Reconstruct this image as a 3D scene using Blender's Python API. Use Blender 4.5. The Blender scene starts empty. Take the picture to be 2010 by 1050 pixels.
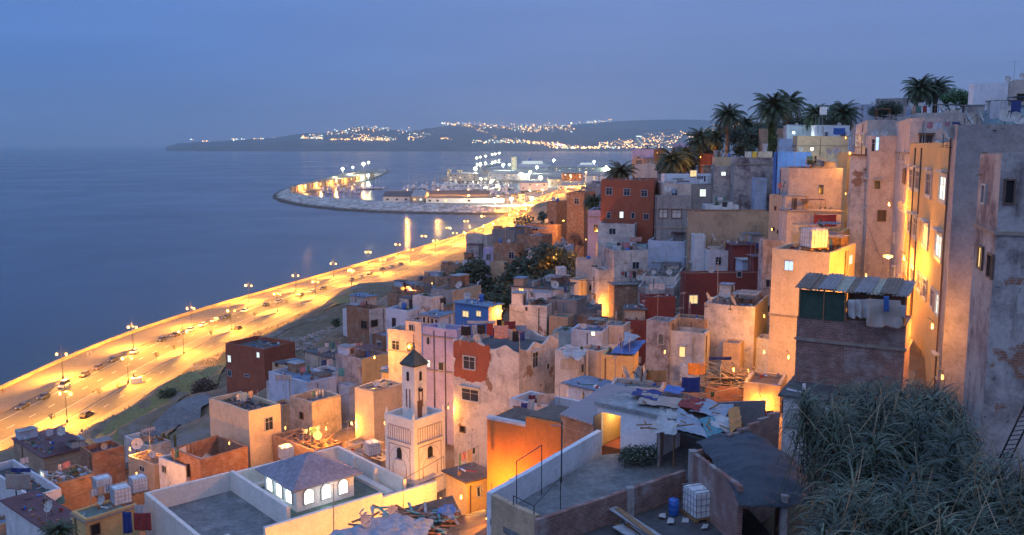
import bpy, bmesh, math, random
from mathutils import Vector, Matrix, noise
R=math.radians
SC=bpy.context.scene
COL=SC.collection
# ---------------------------------------------------------------- camera
F=1750.0; CX=1005.0; CY=525.0; ZC=73.0; PIT=math.atan(240/1750)
cd=bpy.data.cameras.new('camera'); cam=bpy.data.objects.new('camera',cd); COL.objects.link(cam)
cam.location=(0,0,ZC); cam.rotation_euler=(math.pi/2-PIT,0,0)
cd.sensor_width=36; cd.lens=36*F/2010; cd.clip_start=0.5; cd.clip_end=90000
SC.camera=cam
SC.view_settings.view_transform='Standard'; SC.view_settings.look='None'
SC.view_settings.exposure=0.8; SC.view_settings.gamma=1
SC.render.engine='CYCLES'
SC.cycles.max_bounces=5; SC.cycles.diffuse_bounces=2; SC.cycles.glossy_bounces=2
SC.cycles.transmission_bounces=2; SC.cycles.volume_bounces=1; SC.cycles.transparent_max_bounces=6
SC.cycles.sample_clamp_indirect=4; SC.cycles.sample_clamp_direct=0
SC.cycles.use_denoising=True
SC.cycles.use_light_tree=True
# ---------------------------------------------------------------- sky (dusk gradient by direction)
W=bpy.data.worlds.new('World'); SC.world=W; W.use_nodes=True
nt=W.node_tree; nt.nodes.clear()
def wn(t,**k):
    n=nt.nodes.new(t)
    for a,b in k.items(): setattr(n,a,b)
    return n
out=wn('ShaderNodeOutputWorld'); bg=wn('ShaderNodeBackground'); nt.links.new(bg.outputs[0],out.inputs[0])
tc=wn('ShaderNodeTexCoord'); sp=wn('ShaderNodeSeparateXYZ'); nt.links.new(tc.outputs['Generated'],sp.inputs[0])
def ramp(stops):
    r=wn('ShaderNodeValToRGB'); e=r.color_ramp.elements
    while len(e)<len(stops): e.new(0.5)
    for q,(p,c) in zip(e,stops): q.position=p; q.color=(*c,1)
    return r
rl=ramp([(0,(.055,.100,.225)),(.03,(.056,.115,.28)),(.09,(.056,.135,.355)),(.17,(.070,.155,.40)),(.5,(.18,.31,.64)),(1,(.19,.31,.60))])
rr=ramp([(0,(.150,.160,.235)),(.025,(.125,.155,.27)),(.07,(.100,.152,.31)),(.17,(.103,.168,.37)),(.5,(.19,.31,.60)),(1,(.19,.31,.60))])
for r in (rl,rr): nt.links.new(sp.outputs['Z'],r.inputs[0])
mr=wn('ShaderNodeMapRange'); mr.inputs[1].default_value=-.52; mr.inputs[2].default_value=.20; mr.interpolation_type='SMOOTHSTEP'
nt.links.new(sp.outputs['X'],mr.inputs[0])
mx=wn('ShaderNodeMix',data_type='RGBA'); nt.links.new(mr.outputs[0],mx.inputs[0]); nt.links.new(rl.outputs[0],mx.inputs[6]); nt.links.new(rr.outputs[0],mx.inputs[7])
mp=wn('ShaderNodeMapping'); mp.inputs['Scale'].default_value=(1.2,1.2,13); nt.links.new(tc.outputs['Generated'],mp.inputs[0])
nz=wn('ShaderNodeTexNoise'); nz.inputs['Scale'].default_value=2.6; nz.inputs['Detail'].default_value=5; nz.inputs['Roughness'].default_value=.5; nt.links.new(mp.outputs[0],nz.inputs['Vector'])
cr=wn('ShaderNodeMapRange'); cr.inputs[1].default_value=.38; cr.inputs[2].default_value=.68; cr.inputs[3].default_value=.965; cr.inputs[4].default_value=1.045; nt.links.new(nz.outputs[0],cr.inputs[0])
mm=wn('ShaderNodeMix',data_type='RGBA',blend_type='MULTIPLY'); mm.inputs[0].default_value=1
nt.links.new(mx.outputs[2],mm.inputs[6]); nt.links.new(cr.outputs[0],mm.inputs[7]); nt.links.new(mm.outputs[2],bg.inputs[0])
bg.inputs[1].default_value=.95
# last glow of the sunset sky, far below strength of day
sl=bpy.data.lights.new('sun','SUN'); sl.energy=0.22; sl.angle=R(60); sl.color=(.92,.84,.90)
so=bpy.data.objects.new('sun',sl); COL.objects.link(so); so.rotation_euler=(R(52),0,R(-25))

# ---------------------------------------------------------------- picture geometry
CP,SP=math.cos(PIT),math.sin(PIT)
def ray(px,py):
    x=(px-CX)/F; y=(CY-py)/F
    return Vector((x,CP+y*SP,-SP+y*CP))
def at(px,py,Y):
    d=ray(px,py); return Vector((0,0,ZC))+d*(Y/d.y)
def gp(px,py,z=3.0):
    d=ray(px,py); return Vector((0,0,ZC))+d*((z-ZC)/d.z)
# ---------------------------------------------------------------- objects
def tag(o,label=None,cat=None,group=None,kind=None):
    if label: o['label']=label
    if cat: o['category']=cat
    if group: o['group']=group
    if kind: o['kind']=kind
    return o
def empty(name,loc=(0,0,0),rz=0,label=None,cat=None,group=None):
    o=bpy.data.objects.new(name,None); COL.objects.link(o); o.location=loc; o.rotation_euler=(0,0,rz)
    o.empty_display_size=.1
    return tag(o,label,cat,group)
class MB:
    def __init__(s): s.v=[]; s.f=[]; s.m=[]
    def quad(s,a,b,c,d,mi=0):
        n=len(s.v); s.v+= [tuple(a),tuple(b),tuple(c),tuple(d)]; s.f.append((n,n+1,n+2,n+3)); s.m.append(mi)
    def tri(s,a,b,c,mi=0):
        n=len(s.v); s.v+=[tuple(a),tuple(b),tuple(c)]; s.f.append((n,n+1,n+2)); s.m.append(mi)
    def box(s,x0,y0,z0,x1,y1,z1,mi=0,M=None):
        n=len(s.v)
        p=[(x0,y0,z0),(x1,y0,z0),(x1,y1,z0),(x0,y1,z0),(x0,y0,z1),(x1,y0,z1),(x1,y1,z1),(x0,y1,z1)]
        if M is not None: p=[tuple(M@Vector(q)) for q in p]
        s.v+=p
        for q in ((0,3,2,1),(4,5,6,7),(0,1,5,4),(1,2,6,5),(2,3,7,6),(3,0,4,7)):
            s.f.append(tuple(n+i for i in q)); s.m.append(mi)
    def bar(s,a,b,r=.04,n=5,r2=None,mi=0,cap=True):
        a=Vector(a); b=Vector(b); d=(b-a)
        if d.length<1e-6: return
        d.normalize(); u=d.orthogonal().normalized(); w=d.cross(u); k=len(s.v); r2=r if r2 is None else r2
        for c,rr_ in ((a,r),(b,r2)):
            for i in range(n):
                t=2*math.pi*i/n; s.v.append(tuple(c+u*math.cos(t)*rr_+w*math.sin(t)*rr_))
        for i in range(n):
            j=(i+1)%n; s.f.append((k+i,k+j,k+n+j,k+n+i)); s.m.append(mi)
        if cap:
            s.f.append(tuple(k+n+i for i in range(n))); s.m.append(mi)
            s.f.append(tuple(k+n-1-i for i in range(n))); s.m.append(mi)
    def lathe(s,c,prof,n=10,mi=0,M=None):
        k=len(s.v)
        for r,z in prof:
            for i in range(n):
                t=2*math.pi*i/n; p=Vector((r*math.cos(t),r*math.sin(t),z))
                if M is not None: p=M@p
                s.v.append((p.x+c[0],p.y+c[1],p.z+c[2]))
        for q in range(len(prof)-1):
            for i in range(n):
                j=(i+1)%n; s.f.append((k+q*n+i,k+q*n+j,k+(q+1)*n+j,k+(q+1)*n+i)); s.m.append(mi)
    def prism(s,pts,z0,z1,mi=0,top=True):
        n=len(pts); k=len(s.v)
        ar=sum(pts[i][0]*pts[(i+1)%n][1]-pts[(i+1)%n][0]*pts[i][1] for i in range(n))
        if ar<0: pts=list(reversed(pts))
        for z in (z0,z1):
            for p in pts: s.v.append((p[0],p[1],z if len(p)<3 or z==z0 else z))
        for i in range(n):
            j=(i+1)%n; s.f.append((k+i,k+j,k+n+j,k+n+i)); s.m.append(mi)
        if top: s.f.append(tuple(k+n+i for i in range(n))); s.m.append(mi)
        s.f.append(tuple(k+n-1-i for i in range(n))); s.m.append(mi)
    def grid(s,fn,nu,nv,mi=0):
        k=len(s.v)
        for j in range(nv+1):
            for i in range(nu+1): s.v.append(tuple(fn(i/nu,j/nv)))
        for j in range(nv):
            for i in range(nu):
                a=k+j*(nu+1)+i; s.f.append((a,a+1,a+nu+2,a+nu+1)); s.m.append(mi)
    def build(s,name,mats,parent=None,smooth=False,loc=None):
        me=bpy.data.meshes.new(name); me.from_pydata(s.v,[],s.f)
        if not isinstance(mats,(list,tuple)): mats=[mats]
        for m in mats: me.materials.append(m)
        if len(mats)>1: me.polygons.foreach_set('material_index',s.m)
        if smooth: me.polygons.foreach_set('use_smooth',[True]*len(s.f))
        me.update()
        o=bpy.data.objects.new(name,me); COL.objects.link(o)
        if parent: o.parent=parent
        if loc is not None: o.location=loc
        return o
def copy_tree(o,parent=None):
    c=o.copy(); COL.objects.link(c)
    if parent: c.parent=parent
    for ch in list(o.children): copy_tree(ch,c)
    return c
# ---------------------------------------------------------------- materials
MC={}
def newmat(name):
    m=bpy.data.materials.new(name); m.use_nodes=True; n=m.node_tree; b=n.nodes['Principled BSDF']; return m,n,b
def N(n,t,**k):
    q=n.nodes.new(t)
    for a,b in k.items(): setattr(q,a,b)
    return q
def flat(name,col,rough=.7,metal=0,emit=None,es=0,bump=0,bs=8,var=.25):
    if name in MC: return MC[name]
    m,n,b=newmat(name); b.inputs['Roughness'].default_value=rough; b.inputs['Metallic'].default_value=metal
    b.inputs['Base Color'].default_value=(*col,1)
    if var>0 and not emit:
        t=N(n,'ShaderNodeTexCoord'); z=N(n,'ShaderNodeTexNoise'); z.inputs['Scale'].default_value=bs*.4; z.inputs['Detail'].default_value=6
        oi=N(n,'ShaderNodeObjectInfo'); ad=N(n,'ShaderNodeVectorMath',operation='ADD'); ml=N(n,'ShaderNodeMath',operation='MULTIPLY'); ml.inputs[1].default_value=50
        n.links.new(oi.outputs['Random'],ml.inputs[0]); n.links.new(t.outputs['Object'],ad.inputs[0]); n.links.new(ml.outputs[0],ad.inputs[1]); n.links.new(ad.outputs[0],z.inputs['Vector'])
        mr=N(n,'ShaderNodeMapRange'); mr.inputs[1].default_value=.3; mr.inputs[2].default_value=.7; mr.inputs[3].default_value=1-var; mr.inputs[4].default_value=1+var*.6
        n.links.new(z.outputs[0],mr.inputs[0])
        mx=N(n,'ShaderNodeMix',data_type='RGBA',blend_type='MULTIPLY'); mx.inputs[0].default_value=1; mx.inputs[6].default_value=(*col,1); n.links.new(mr.outputs[0],mx.inputs[7]); n.links.new(mx.outputs[2],b.inputs['Base Color'])
    if emit: b.inputs['Emission Color'].default_value=(*emit,1); b.inputs['Emission Strength'].default_value=es
    if bump:
        t=N(n,'ShaderNodeTexCoord'); z=N(n,'ShaderNodeTexNoise'); z.inputs['Scale'].default_value=bs; n.links.new(t.outputs['Object'],z.inputs['Vector'])
        bm=N(n,'ShaderNodeBump'); bm.inputs['Strength'].default_value=bump; bm.inputs['Distance'].default_value=.1; n.links.new(z.outputs[0],bm.inputs['Height']); n.links.new(bm.outputs[0],b.inputs['Normal'])
    MC[name]=m; return m
def coords(n,off=True):
    t=N(n,'ShaderNodeTexCoord'); oi=N(n,'ShaderNodeObjectInfo'); ml=N(n,'ShaderNodeMath',operation='MULTIPLY'); ml.inputs[1].default_value=73
    ad=N(n,'ShaderNodeVectorMath',operation='ADD'); n.links.new(oi.outputs['Random'],ml.inputs[0]); n.links.new(t.outputs['Object'],ad.inputs[0]); n.links.new(ml.outputs[0],ad.inputs[1])
    return t,ad
def nz_(n,vec,scale,detail=5,rough=.6,lo=.4,hi=.6,a=0,b=1,sc=None):
    if sc:
        m=N(n,'ShaderNodeMapping'); m.inputs['Scale'].default_value=sc; n.links.new(vec,m.inputs[0]); vec=m.outputs[0]
    z=N(n,'ShaderNodeTexNoise'); z.inputs['Scale'].default_value=scale; z.inputs['Detail'].default_value=detail; z.inputs['Roughness'].default_value=rough; n.links.new(vec,z.inputs['Vector'])
    r=N(n,'ShaderNodeMapRange'); r.inputs[1].default_value=lo; r.inputs[2].default_value=hi; r.inputs[3].default_value=a; r.inputs[4].default_value=b; n.links.new(z.outputs[0],r.inputs[0])
    return r.outputs[0],z.outputs[0]
def mix(n,f,a,b,mode='MIX'):
    x=N(n,'ShaderNodeMix',data_type='RGBA',blend_type=mode)
    for s,i in ((f,0),(a,6),(b,7)):
        if isinstance(s,(int,float)): x.inputs[i].default_value=s
        elif isinstance(s,tuple): x.inputs[i].default_value=(*s,1)
        else: n.links.new(s,x.inputs[i])
    return x.outputs[2]
def bricknode(n,t,c1,c2,mort,w=.30,h=.11):
    s=N(n,'ShaderNodeSeparateXYZ'); n.links.new(t.outputs['Object'],s.inputs[0])
    a=N(n,'ShaderNodeMath',operation='ADD'); n.links.new(s.outputs[0],a.inputs[0]); n.links.new(s.outputs[1],a.inputs[1])
    c=N(n,'ShaderNodeCombineXYZ'); n.links.new(a.outputs[0],c.inputs[0]); n.links.new(s.outputs[2],c.inputs[1])
    b=N(n,'ShaderNodeTexBrick'); n.links.new(c.outputs[0],b.inputs['Vector']); b.inputs['Scale'].default_value=1
    b.inputs['Brick Width'].default_value=w; b.inputs['Row Height'].default_value=h; b.inputs['Mortar Size'].default_value=.014; b.inputs['Bias'].default_value=0
    b.inputs['Color1'].default_value=(*c1,1); b.inputs['Color2'].default_value=(*c2,1); b.inputs['Mortar'].default_value=(*mort,1)
    return b
def plaster(name,col,dirt=.5,patch=.0,stain=None,patchcol=(.30,.12,.07),upper=None):
    if name in MC: return MC[name]
    m,n,b=newmat(name); t,v=coords(n); b.inputs['Roughness'].default_value=.9
    hk=(sum(ord(q)*(i+3) for i,q in enumerate(name))%97)/97; s1=.3+.6*hk
    stain=stain or tuple(c*.45+.02 for c in col)
    f1,_=nz_(n,v.outputs[0],s1,9,.66+.1*hk,.46-.04*hk,.60+.08*hk,0,dirt)
    c=mix(n,f1,col,stain)
    f2,_=nz_(n,v.outputs[0],1.0,8,.7,.5,.7,0,dirt*.9,sc=(1.3,1.3,.24)); f2b,_=nz_(n,v.outputs[0],.4,3,.5,.48,.6,.1,1)
    mu=N(n,'ShaderNodeMath',operation='MULTIPLY'); n.links.new(f2,mu.inputs[0]); n.links.new(f2b,mu.inputs[1])
    c=mix(n,mu.outputs[0],c,tuple(x*.55 for x in stain))
    f3,h=nz_(n,v.outputs[0],5,5,.7,.3,.7,.84,1.1)
    c=mix(n,1.0,c,f3,'MULTIPLY')
    f5,_=nz_(n,v.outputs[0],1.2+2*hk,8,.75,.60,.66,0,min(1,dirt*1.1))
    c=mix(n,f5,c,tuple(x*.62 for x in stain))
    if patch>0:
        br=bricknode(n,t,patchcol,tuple(x*.7 for x in patchcol),(.25,.2,.17))
        lo=.72-patch*.3
        f4,_=nz_(n,v.outputs[0],.33,8,.62,lo,lo+.025,0,1)
        c=mix(n,f4,c,br.outputs[0])
    n.links.new(c,b.inputs['Base Color'])
    bm=N(n,'ShaderNodeBump'); bm.inputs['Strength'].default_value=.5; bm.inputs['Distance'].default_value=.06; n.links.new(h,bm.inputs['Height']); n.links.new(bm.outputs[0],b.inputs['Normal'])
    MC[name]=m; return m
def brick(name,c1,c2,mort=(.28,.22,.18),smear=.5,smearcol=(.35,.27,.22),w=.30,h=.11):
    if name in MC: return MC[name]
    m,n,b=newmat(name); t,v=coords(n); b.inputs['Roughness'].default_value=.92
    br=bricknode(n,t,c1,c2,mort,w,h)
    f1,hh=nz_(n,v.outputs[0],.8,7,.65,.5,.62,0,smear); c=mix(n,f1,br.outputs[0],smearcol)
    f3,_=nz_(n,v.outputs[0],1.6,6,.7,.3,.7,.6,1.2); c=mix(n,1.0,c,f3,'MULTIPLY')
    f6,_=nz_(n,v.outputs[0],2,4,.7,.45,.75,0,.6,sc=(.4,.4,5)); c=mix(n,f6,c,tuple(x*.5 for x in c1))
    n.links.new(c,b.inputs['Base Color'])
    bm=N(n,'ShaderNodeBump'); bm.inputs['Strength'].default_value=.6; bm.inputs['Distance'].default_value=.03; n.links.new(br.outputs['Fac'],bm.inputs['Height']); bm.invert=True; n.links.new(bm.outputs[0],b.inputs['Normal'])
    MC[name]=m; return m
def corr(name,c1,c2,per=.25,axis=0,rust=.5):
    if name in MC: return MC[name]
    m,n,b=newmat(name); t,v=coords(n); b.inputs['Roughness'].default_value=.6
    f,_=nz_(n,v.outputs[0],1.3,6,.65,.42,.6,0,rust); c=mix(n,f,c1,c2); n.links.new(c,b.inputs['Base Color'])
    wv=N(n,'ShaderNodeTexWave'); wv.bands_direction='XY'[axis]; wv.inputs['Scale'].default_value=.314/per; n.links.new(t.outputs['Object'],wv.inputs['Vector'])
    bm=N(n,'ShaderNodeBump'); bm.inputs['Strength'].default_value=1; bm.inputs['Distance'].default_value=.12; n.links.new(wv.outputs[0],bm.inputs['Height']); n.links.new(bm.outputs[0],b.inputs['Normal'])
    MC[name]=m; return m
ORG=(1,.42,.085)
P=dict(
 white=plaster('plaster_white',(.62,.62,.66),.55), white2=plaster('plaster_white_clean',(.72,.73,.78),.28),
 whitep=plaster('plaster_white_patched',(.60,.56,.53),.8,.35,stain=(.26,.24,.24),patchcol=(.3,.17,.11)),
 cream=plaster('plaster_cream',(.62,.50,.36),.4), creamd=plaster('plaster_cream_stained',(.52,.44,.36),.85,.15),
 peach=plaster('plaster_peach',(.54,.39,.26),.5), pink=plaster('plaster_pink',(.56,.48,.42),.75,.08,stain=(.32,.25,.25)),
 grey=plaster('plaster_grey',(.34,.31,.31),.8,.15), greyd=plaster('plaster_dark_grey',(.2,.2,.22),.7),
 greyp=plaster('plaster_grey_blotched',(.42,.38,.38),1.0,.3,stain=(.16,.13,.13)),
 red=plaster('plaster_terracotta',(.34,.10,.055),.45,stain=(.18,.05,.035)), redd=plaster('plaster_oxblood',(.20,.045,.04),.4,stain=(.10,.03,.03)),
 orange=plaster('plaster_orange',(.62,.20,.045),.35,stain=(.30,.11,.05)),
 ochre=plaster('plaster_ochre',(.60,.40,.17),.4,stain=(.34,.22,.12)), yellow=plaster('plaster_yellow',(.62,.44,.20),.35),  # yellow also serves lamp lit walls, their glow put into the colour
 lilac=plaster('plaster_lilac',(.42,.38,.56),.4), blue=plaster('plaster_blue',(.10,.20,.50),.4), blued=plaster('plaster_deep_blue',(.11,.24,.52),.3),
 teal=plaster('plaster_teal',(.30,.42,.46),.6), tan=plaster('plaster_tan',(.42,.29,.20),.6,.1),
 mauve=plaster('plaster_mauve_stained',(.42,.39,.37),1.0,.2,stain=(.15,.11,.12)), mosque=plaster('plaster_mosque',(.72,.69,.64),.3,stain=(.40,.40,.42)),
 bluewh=plaster('plaster_pale_blue',(.46,.54,.68),.6,stain=(.25,.28,.34)),
 brick=brick('brick_orange',(.42,.18,.09),(.33,.13,.07)), brickd=brick('brick_dark',(.33,.15,.12),(.24,.11,.09),mort=(.32,.28,.26),smear=.85,smearcol=(.32,.27,.26)),
 brickt=brick('brick_tan',(.40,.22,.13),(.32,.17,.10),smear=.8,smearcol=(.38,.28,.21)),
)
def roofm(name,col,dirt=.6):
    if name in MC: return MC[name]
    m,n,b=newmat(name); t,v=coords(n); b.inputs['Roughness'].default_value=.85
    f1,_=nz_(n,v.outputs[0],.5,8,.7,.4,.62,0,dirt); c=mix(n,f1,col,tuple(x*.4 for x in col))
    f2,h=nz_(n,v.outputs[0],3,7,.7,.35,.7,.7,1.25); c=mix(n,1.0,c,f2,'MULTIPLY')
    f3,_=nz_(n,v.outputs[0],.9,6,.6,.58,.7,0,.5); c=mix(n,f3,c,tuple(min(1,x*1.6) for x in col))
    n.links.new(c,b.inputs['Base Color'])
    bm=N(n,'ShaderNodeBump'); bm.inputs['Strength'].default_value=.6; bm.inputs['Distance'].default_value=.08; n.links.new(h,bm.inputs['Height']); n.links.new(bm.outputs[0],b.inputs['Normal'])
    MC[name]=m; return m
RF=dict(grey=roofm('roof_grey',(.20,.21,.22)),dark=roofm('roof_dark',(.09,.09,.10)),green=roofm('roof_green',(.13,.19,.17)),blue=roofm('roof_blue',(.16,.24,.36)),
 red=corr('roof_red_corrugated',(.16,.065,.075),(.10,.05,.05)),pale=roofm('roof_pale',(.32,.34,.36)),brown=roofm('roof_brown',(.15,.11,.09)),
 cgrey=corr('roof_grey_corrugated',(.30,.29,.32),(.18,.15,.14),.35),cdark=corr('roof_dark_corrugated',(.13,.13,.15),(.12,.08,.07),.3))
glass=flat('glass_dark',(.03,.035,.05),.12,var=0)
glasslit=flat('glass_lit_warm',(.6,.5,.3),.5,emit=(1,.66,.24),es=.6)
glasslw=flat('glass_lit_white',(.7,.7,.7),.5,emit=(.88,1,.80),es=.62)
glassbl=flat('glass_lit_blue',(.2,.4,.7),.5,emit=(.35,.6,1),es=.9)
frwhite=flat('frame_white',(.42,.42,.43),.6); frbrown=flat('frame_brown',(.12,.07,.05),.6); wood=flat('wood',(.25,.14,.07),.8)
metal=flat('metal_dark',(.07,.07,.08),.5,.6); metalg=flat('metal_grey',(.35,.36,.38),.45,.5)
dishm=flat('dish_offwhite',(.45,.42,.40),.6); plastw=flat('plastic_white',(.68,.70,.74),.45); plastb=flat('plastic_blue',(.03,.12,.45),.4)
shadow=flat('void_dark',(.012,.012,.014),.9,var=0)
# ================================================================ houses
HL=[]; BASE=[]; ROOFS={}
def house(label,cx,cy,xl,xr,Y,mat,a=38,roof='grey',par=.6,h=7.0,wins=(),auto=0,mr=None,clut='',name='house',cat='house',z=None,group=None,base=None,cornice=False,dmax=15,patch=None,scal=0):
    if cx<900 and a<50: a+=13
    HL.append(dict(label=label,cx=cx,cy=cy,xl=xl,xr=xr,Y=Y,mat=mat,a=a,roof=roof,par=par,h=h,wins=list(wins),auto=auto,mr=mr,clut=clut,name=name,cat=cat,z=z,group=group,base=base,cornice=cornice,dmax=dmax,patch=patch,scal=scal))
def solve(P0,d,px):
    k=(px-CX)/F; D0=P0.y*CP+(ZC-P0.z)*SP; den=d.x-k*d.y*CP
    if abs(den)<1e-5: return 6
    return (k*D0-P0.x)/den
WARN=[]
def prep(H):
    H['P0']=P0=at(H['cx'],H['cy'],H['Y']); a=R(H['a'])
    H['r']=Vector((math.cos(a),math.sin(a),0)); H['l']=Vector((-math.sin(a),math.cos(a),0))
    w=solve(P0,H['r'],H['xr']); d=solve(P0,H['l'],H['xl'])
    for nm,q in (('w',w),('d',d)):
        if q<.8 or q>70: WARN.append((H['label'],nm,round(q,1)))
    H['w']=min(max(w,2.4),18) if w>0 else 5; H['d']=min(max(d,2.4),H['dmax']) if d>0 else 5
    if H['name']=='rooftop_room': H['w']=min(w,3); H['d']=min(d,3)
    H['c']=P0+H['r']*H['w']/2+H['l']*H['d']/2
    b=P0.z-H['h']
    if H['name']=='rooftop_room' or H.get('rt'): return
    BASE.append((H['c'].x,H['c'].y,b,1.0))
CTRL=[]
def terr(x,y):
    s=0;t=0
    for (a,b,z,w) in BASE+CTRL:
        q=(x-a)**2+(y-b)**2+4
        k=w/(q*q); s+=k*z; t+=k
    return s/t
def window(mb_f,mb_g,face,u,z,w,h,H,fr=.07,style=0):
    # face 'r': plane y=0, outward -y ; face 'l': plane x=0, outward -x
    def B(mb,u0,z0,u1,z1,o0,o1):
        if face=='r': mb.box(u0,-o1,z0,u1,-o0,z1)
        else: mb.box(-o1,u0,z0,-o0,u1,z1)
    f=max(fr,w*.09)
    B(mb_f,u-w/2-f,z-h/2-f,u+w/2+f,z-h/2,-.02,.10); B(mb_f,u-w/2-f,z+h/2,u+w/2+f,z+h/2+f,-.02,.10)
    B(mb_f,u-w/2-f,z-h/2,u-w/2,z+h/2,-.02,.09); B(mb_f,u+w/2,z-h/2,u+w/2+f,z+h/2,-.02,.09)
    if w>.6: B(mb_f,u-.022,z-h/2,u+.022,z+h/2,.012,.045)
    if h>1.0: B(mb_f,u-w/2,z+h*.15,u+w/2,z+h*.15+.035,.012,.04)
    B(mb_g,u-w/2,z-h/2,u+w/2,z+h/2,-.02,.01)
    if style==1: B(mb_f,u-w/2-.18,z+h/2+f+.05,u+w/2+.18,z+h/2+f+.17,-.02,.35)
    if style==4:
        B(mb_f,u-w-f*2,z-h/2,u-w/2-f,z+h/2,.10,.14); B(mb_f,u+w/2+f,z-h/2,u+w+f*2,z+h/2,.10,.14)
    if style==5:
        for q in range(5): B(mb_f,u-w/2+w*(q+.5)/5-.012,z-h/2,u-w/2+w*(q+.5)/5+.012,z+h/2,.10,.12)
    if style==2:
        B(mb_f,u-w/2-f-w*.5,z-h/2,u-w/2-f,z+h/2,.0,.06)
def addwin(o,H,w,fm,gm,fr=.07,style=0):
    f,g=MB(),MB(); face,u,z,ww,hh=w
    window(f,g,face,u,z,ww,hh,H,fr,style)
    fo=f.build('window',fm,o); g.build('pane',gm,fo); return fo
def px2face(H,face,px,py):
    P0=H['P0']; d=ray(px,py); nrm=H['l'] if face=='r' else H['r']
    C0=Vector((0,0,ZC)); den=d.dot(nrm)
    if abs(den)<1e-5: return None
    t=(P0-C0).dot(nrm)/den; q=C0+d*t; loc=q-P0
    return loc.dot(H['r'] if face=='r' else H['l']), q.z-H['zb']
GL=dict(d=glass,y=glasslit,w=glasslw,b=glassbl,v=shadow,p=P['whitep'])
def build_house(H):
    P0=H['P0']; w,d=H['w'],H['d']; rnd=random.Random(hash_(H['label']))
    cor=[P0,P0+H['r']*w,P0+H['l']*d,P0+H['r']*w+H['l']*d]
    zb=min(terr(c.x,c.y) for c in cor)-.8
    zb=min(zb,P0.z-2)
    if H['name']=='rooftop_room': zb=P0.z-H['h']
    H['zb']=zb; h=P0.z-zb
    o=empty(H['name'],(P0.x,P0.y,zb),R(H['a']),H['label'],H['cat'],H['group']); H['o']=o
    m=P[H['mat']] if isinstance(H['mat'],str) else H['mat']
    t=.22; p=H['par']; mb=MB()
    # outer walls as sheets with thickness at the parapet
    J=lambda: rnd.uniform(-.05,.05)
    O=[(0,0),(w,0),(w,d),(0,d)]; I=[(t,t),(w-t,t),(w-t,d-t),(t,d-t)]
    hz=[h+J() if p>0.1 else h for _ in range(4)]
    for i in range(4):
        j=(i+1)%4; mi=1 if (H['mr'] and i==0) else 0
        n=(30 if H['scal'] else max(1,int(math.dist(O[i],O[j])/1.5))) if p>.1 else 1
        for k in range(n):
            u0,u1=k/n,(k+1)/n
            def L(A,B,u): return (A[0]+(B[0]-A[0])*u,A[1]+(B[1]-A[1])*u)
            a0,a1=L(O[i],O[j],u0),L(O[i],O[j],u1); b0,b1=L(I[i],I[j],u0),L(I[i],I[j],u1)
            z0=hz[i]+(hz[j]-hz[i])*u0; z1=hz[i]+(hz[j]-hz[i])*u1
            z0+=.10*noise.noise(Vector((O[i][0]*3+u0*7,i*5,h)))*(p>.1); z1+=.10*noise.noise(Vector((O[i][0]*3+u1*7,i*5,h)))*(p>.1)
            if H['scal']:
                sc_=lambda q: -H['scal']*abs(math.sin(math.pi*q*2.5))**1.5
                z0+=sc_(u0); z1+=sc_(u1)
            mb.quad((*a0,0),(*a1,0),(*a1,z1),(*a0,z0),mi)
            mb.quad((*a0,z0),(*a1,z1),(*b1,z1),(*b0,z0),0)
            mb.quad((*b0,z0),(*b1,z1),(*b1,h-p-.1),(*b0,h-p-.1),0)
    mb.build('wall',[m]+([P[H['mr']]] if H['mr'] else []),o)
    rb=MB()
    if p>.1: rb.box(t-.01,t-.01,h-p-.2,w-t+.01,d-t+.01,h-p)
    else:
        rb.box(-.25,-.25,h+.003,w+.25,d+.25,h+.12)
    rb.build('roof',RF[H['roof']],o)
    H['zr']=h-p if p>.1 else h+.12
    if H['cornice']:
        c=MB()
        for z in ([h-p-.3] if H['cornice'] is True else H['cornice']):
            zz=z if z>0 else h+z
            c.box(-.1,-.1,zz,w+.1,-.002,zz+.16); c.box(-.1,-.002,zz,-.002,d+.1,zz+.16)
        c.build('cornice',MC['cornice_stone'],o)
    if H['patch']:
        pf,pp,pm,pn,plb=H['patch']; L=[px2face(H,pf,x,y) for x,y in pp]; dn=[]
        for q0,q1 in zip(L,L[1:]+L[:1]):
            for i in range(7):
                t_=i/7; qx=q0[0]+(q1[0]-q0[0])*t_; qz=q0[1]+(q1[1]-q0[1])*t_; k_=.14*math.sin(math.pi*t_)+.05
                dn.append((min(max(qx+k_*2*noise.noise(Vector((qx*2,qz*2,3))),.02),(w if pf=='r' else d)-.02),min(qz+k_*2*noise.noise(Vector((qx*2,qz*2,9))),h-.02)))
        me_=MB(); k0=len(dn)
        for off in (.006,0.0):
            for (x_,z_) in dn: me_.v.append((x_,-off,z_) if pf=='r' else (-off,x_,z_))
        me_.f.append(tuple(range(k0)) if pf=='r' else tuple(reversed(range(k0)))); me_.m.append(0)
        for i in range(k0): j=(i+1)%k0; me_.f.append((i,k0+i,k0+j,j)); me_.m.append(0)
        po=me_.build(pn,P[pm],o)
        if plb: po['label']=plb
    # pixel windows
    for q in H['wins']:
        face,x0,y0,x1,y1,k=q[:6]; st=q[6] if len(q)>6 else 0
        c=px2face(H,face,(x0+x1)/2,(y0+y1)/2)
        if c: H.setdefault('used',{}).setdefault(face,[]).append(c)
        A=px2face(H,face,x0,(y0+y1)/2); B=px2face(H,face,x1,(y0+y1)/2)
        T=px2face(H,face,(x0+x1)/2,y0); Bo=px2face(H,face,(x0+x1)/2,y1)
        if not (c and A and B): continue
        ww=abs(B[0]-A[0]); hh=abs(T[1]-Bo[1]); L=w if face=='r' else d
        ww=min(max(ww,.3),3.2); hh=min(max(hh,.35),3.2)
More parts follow.
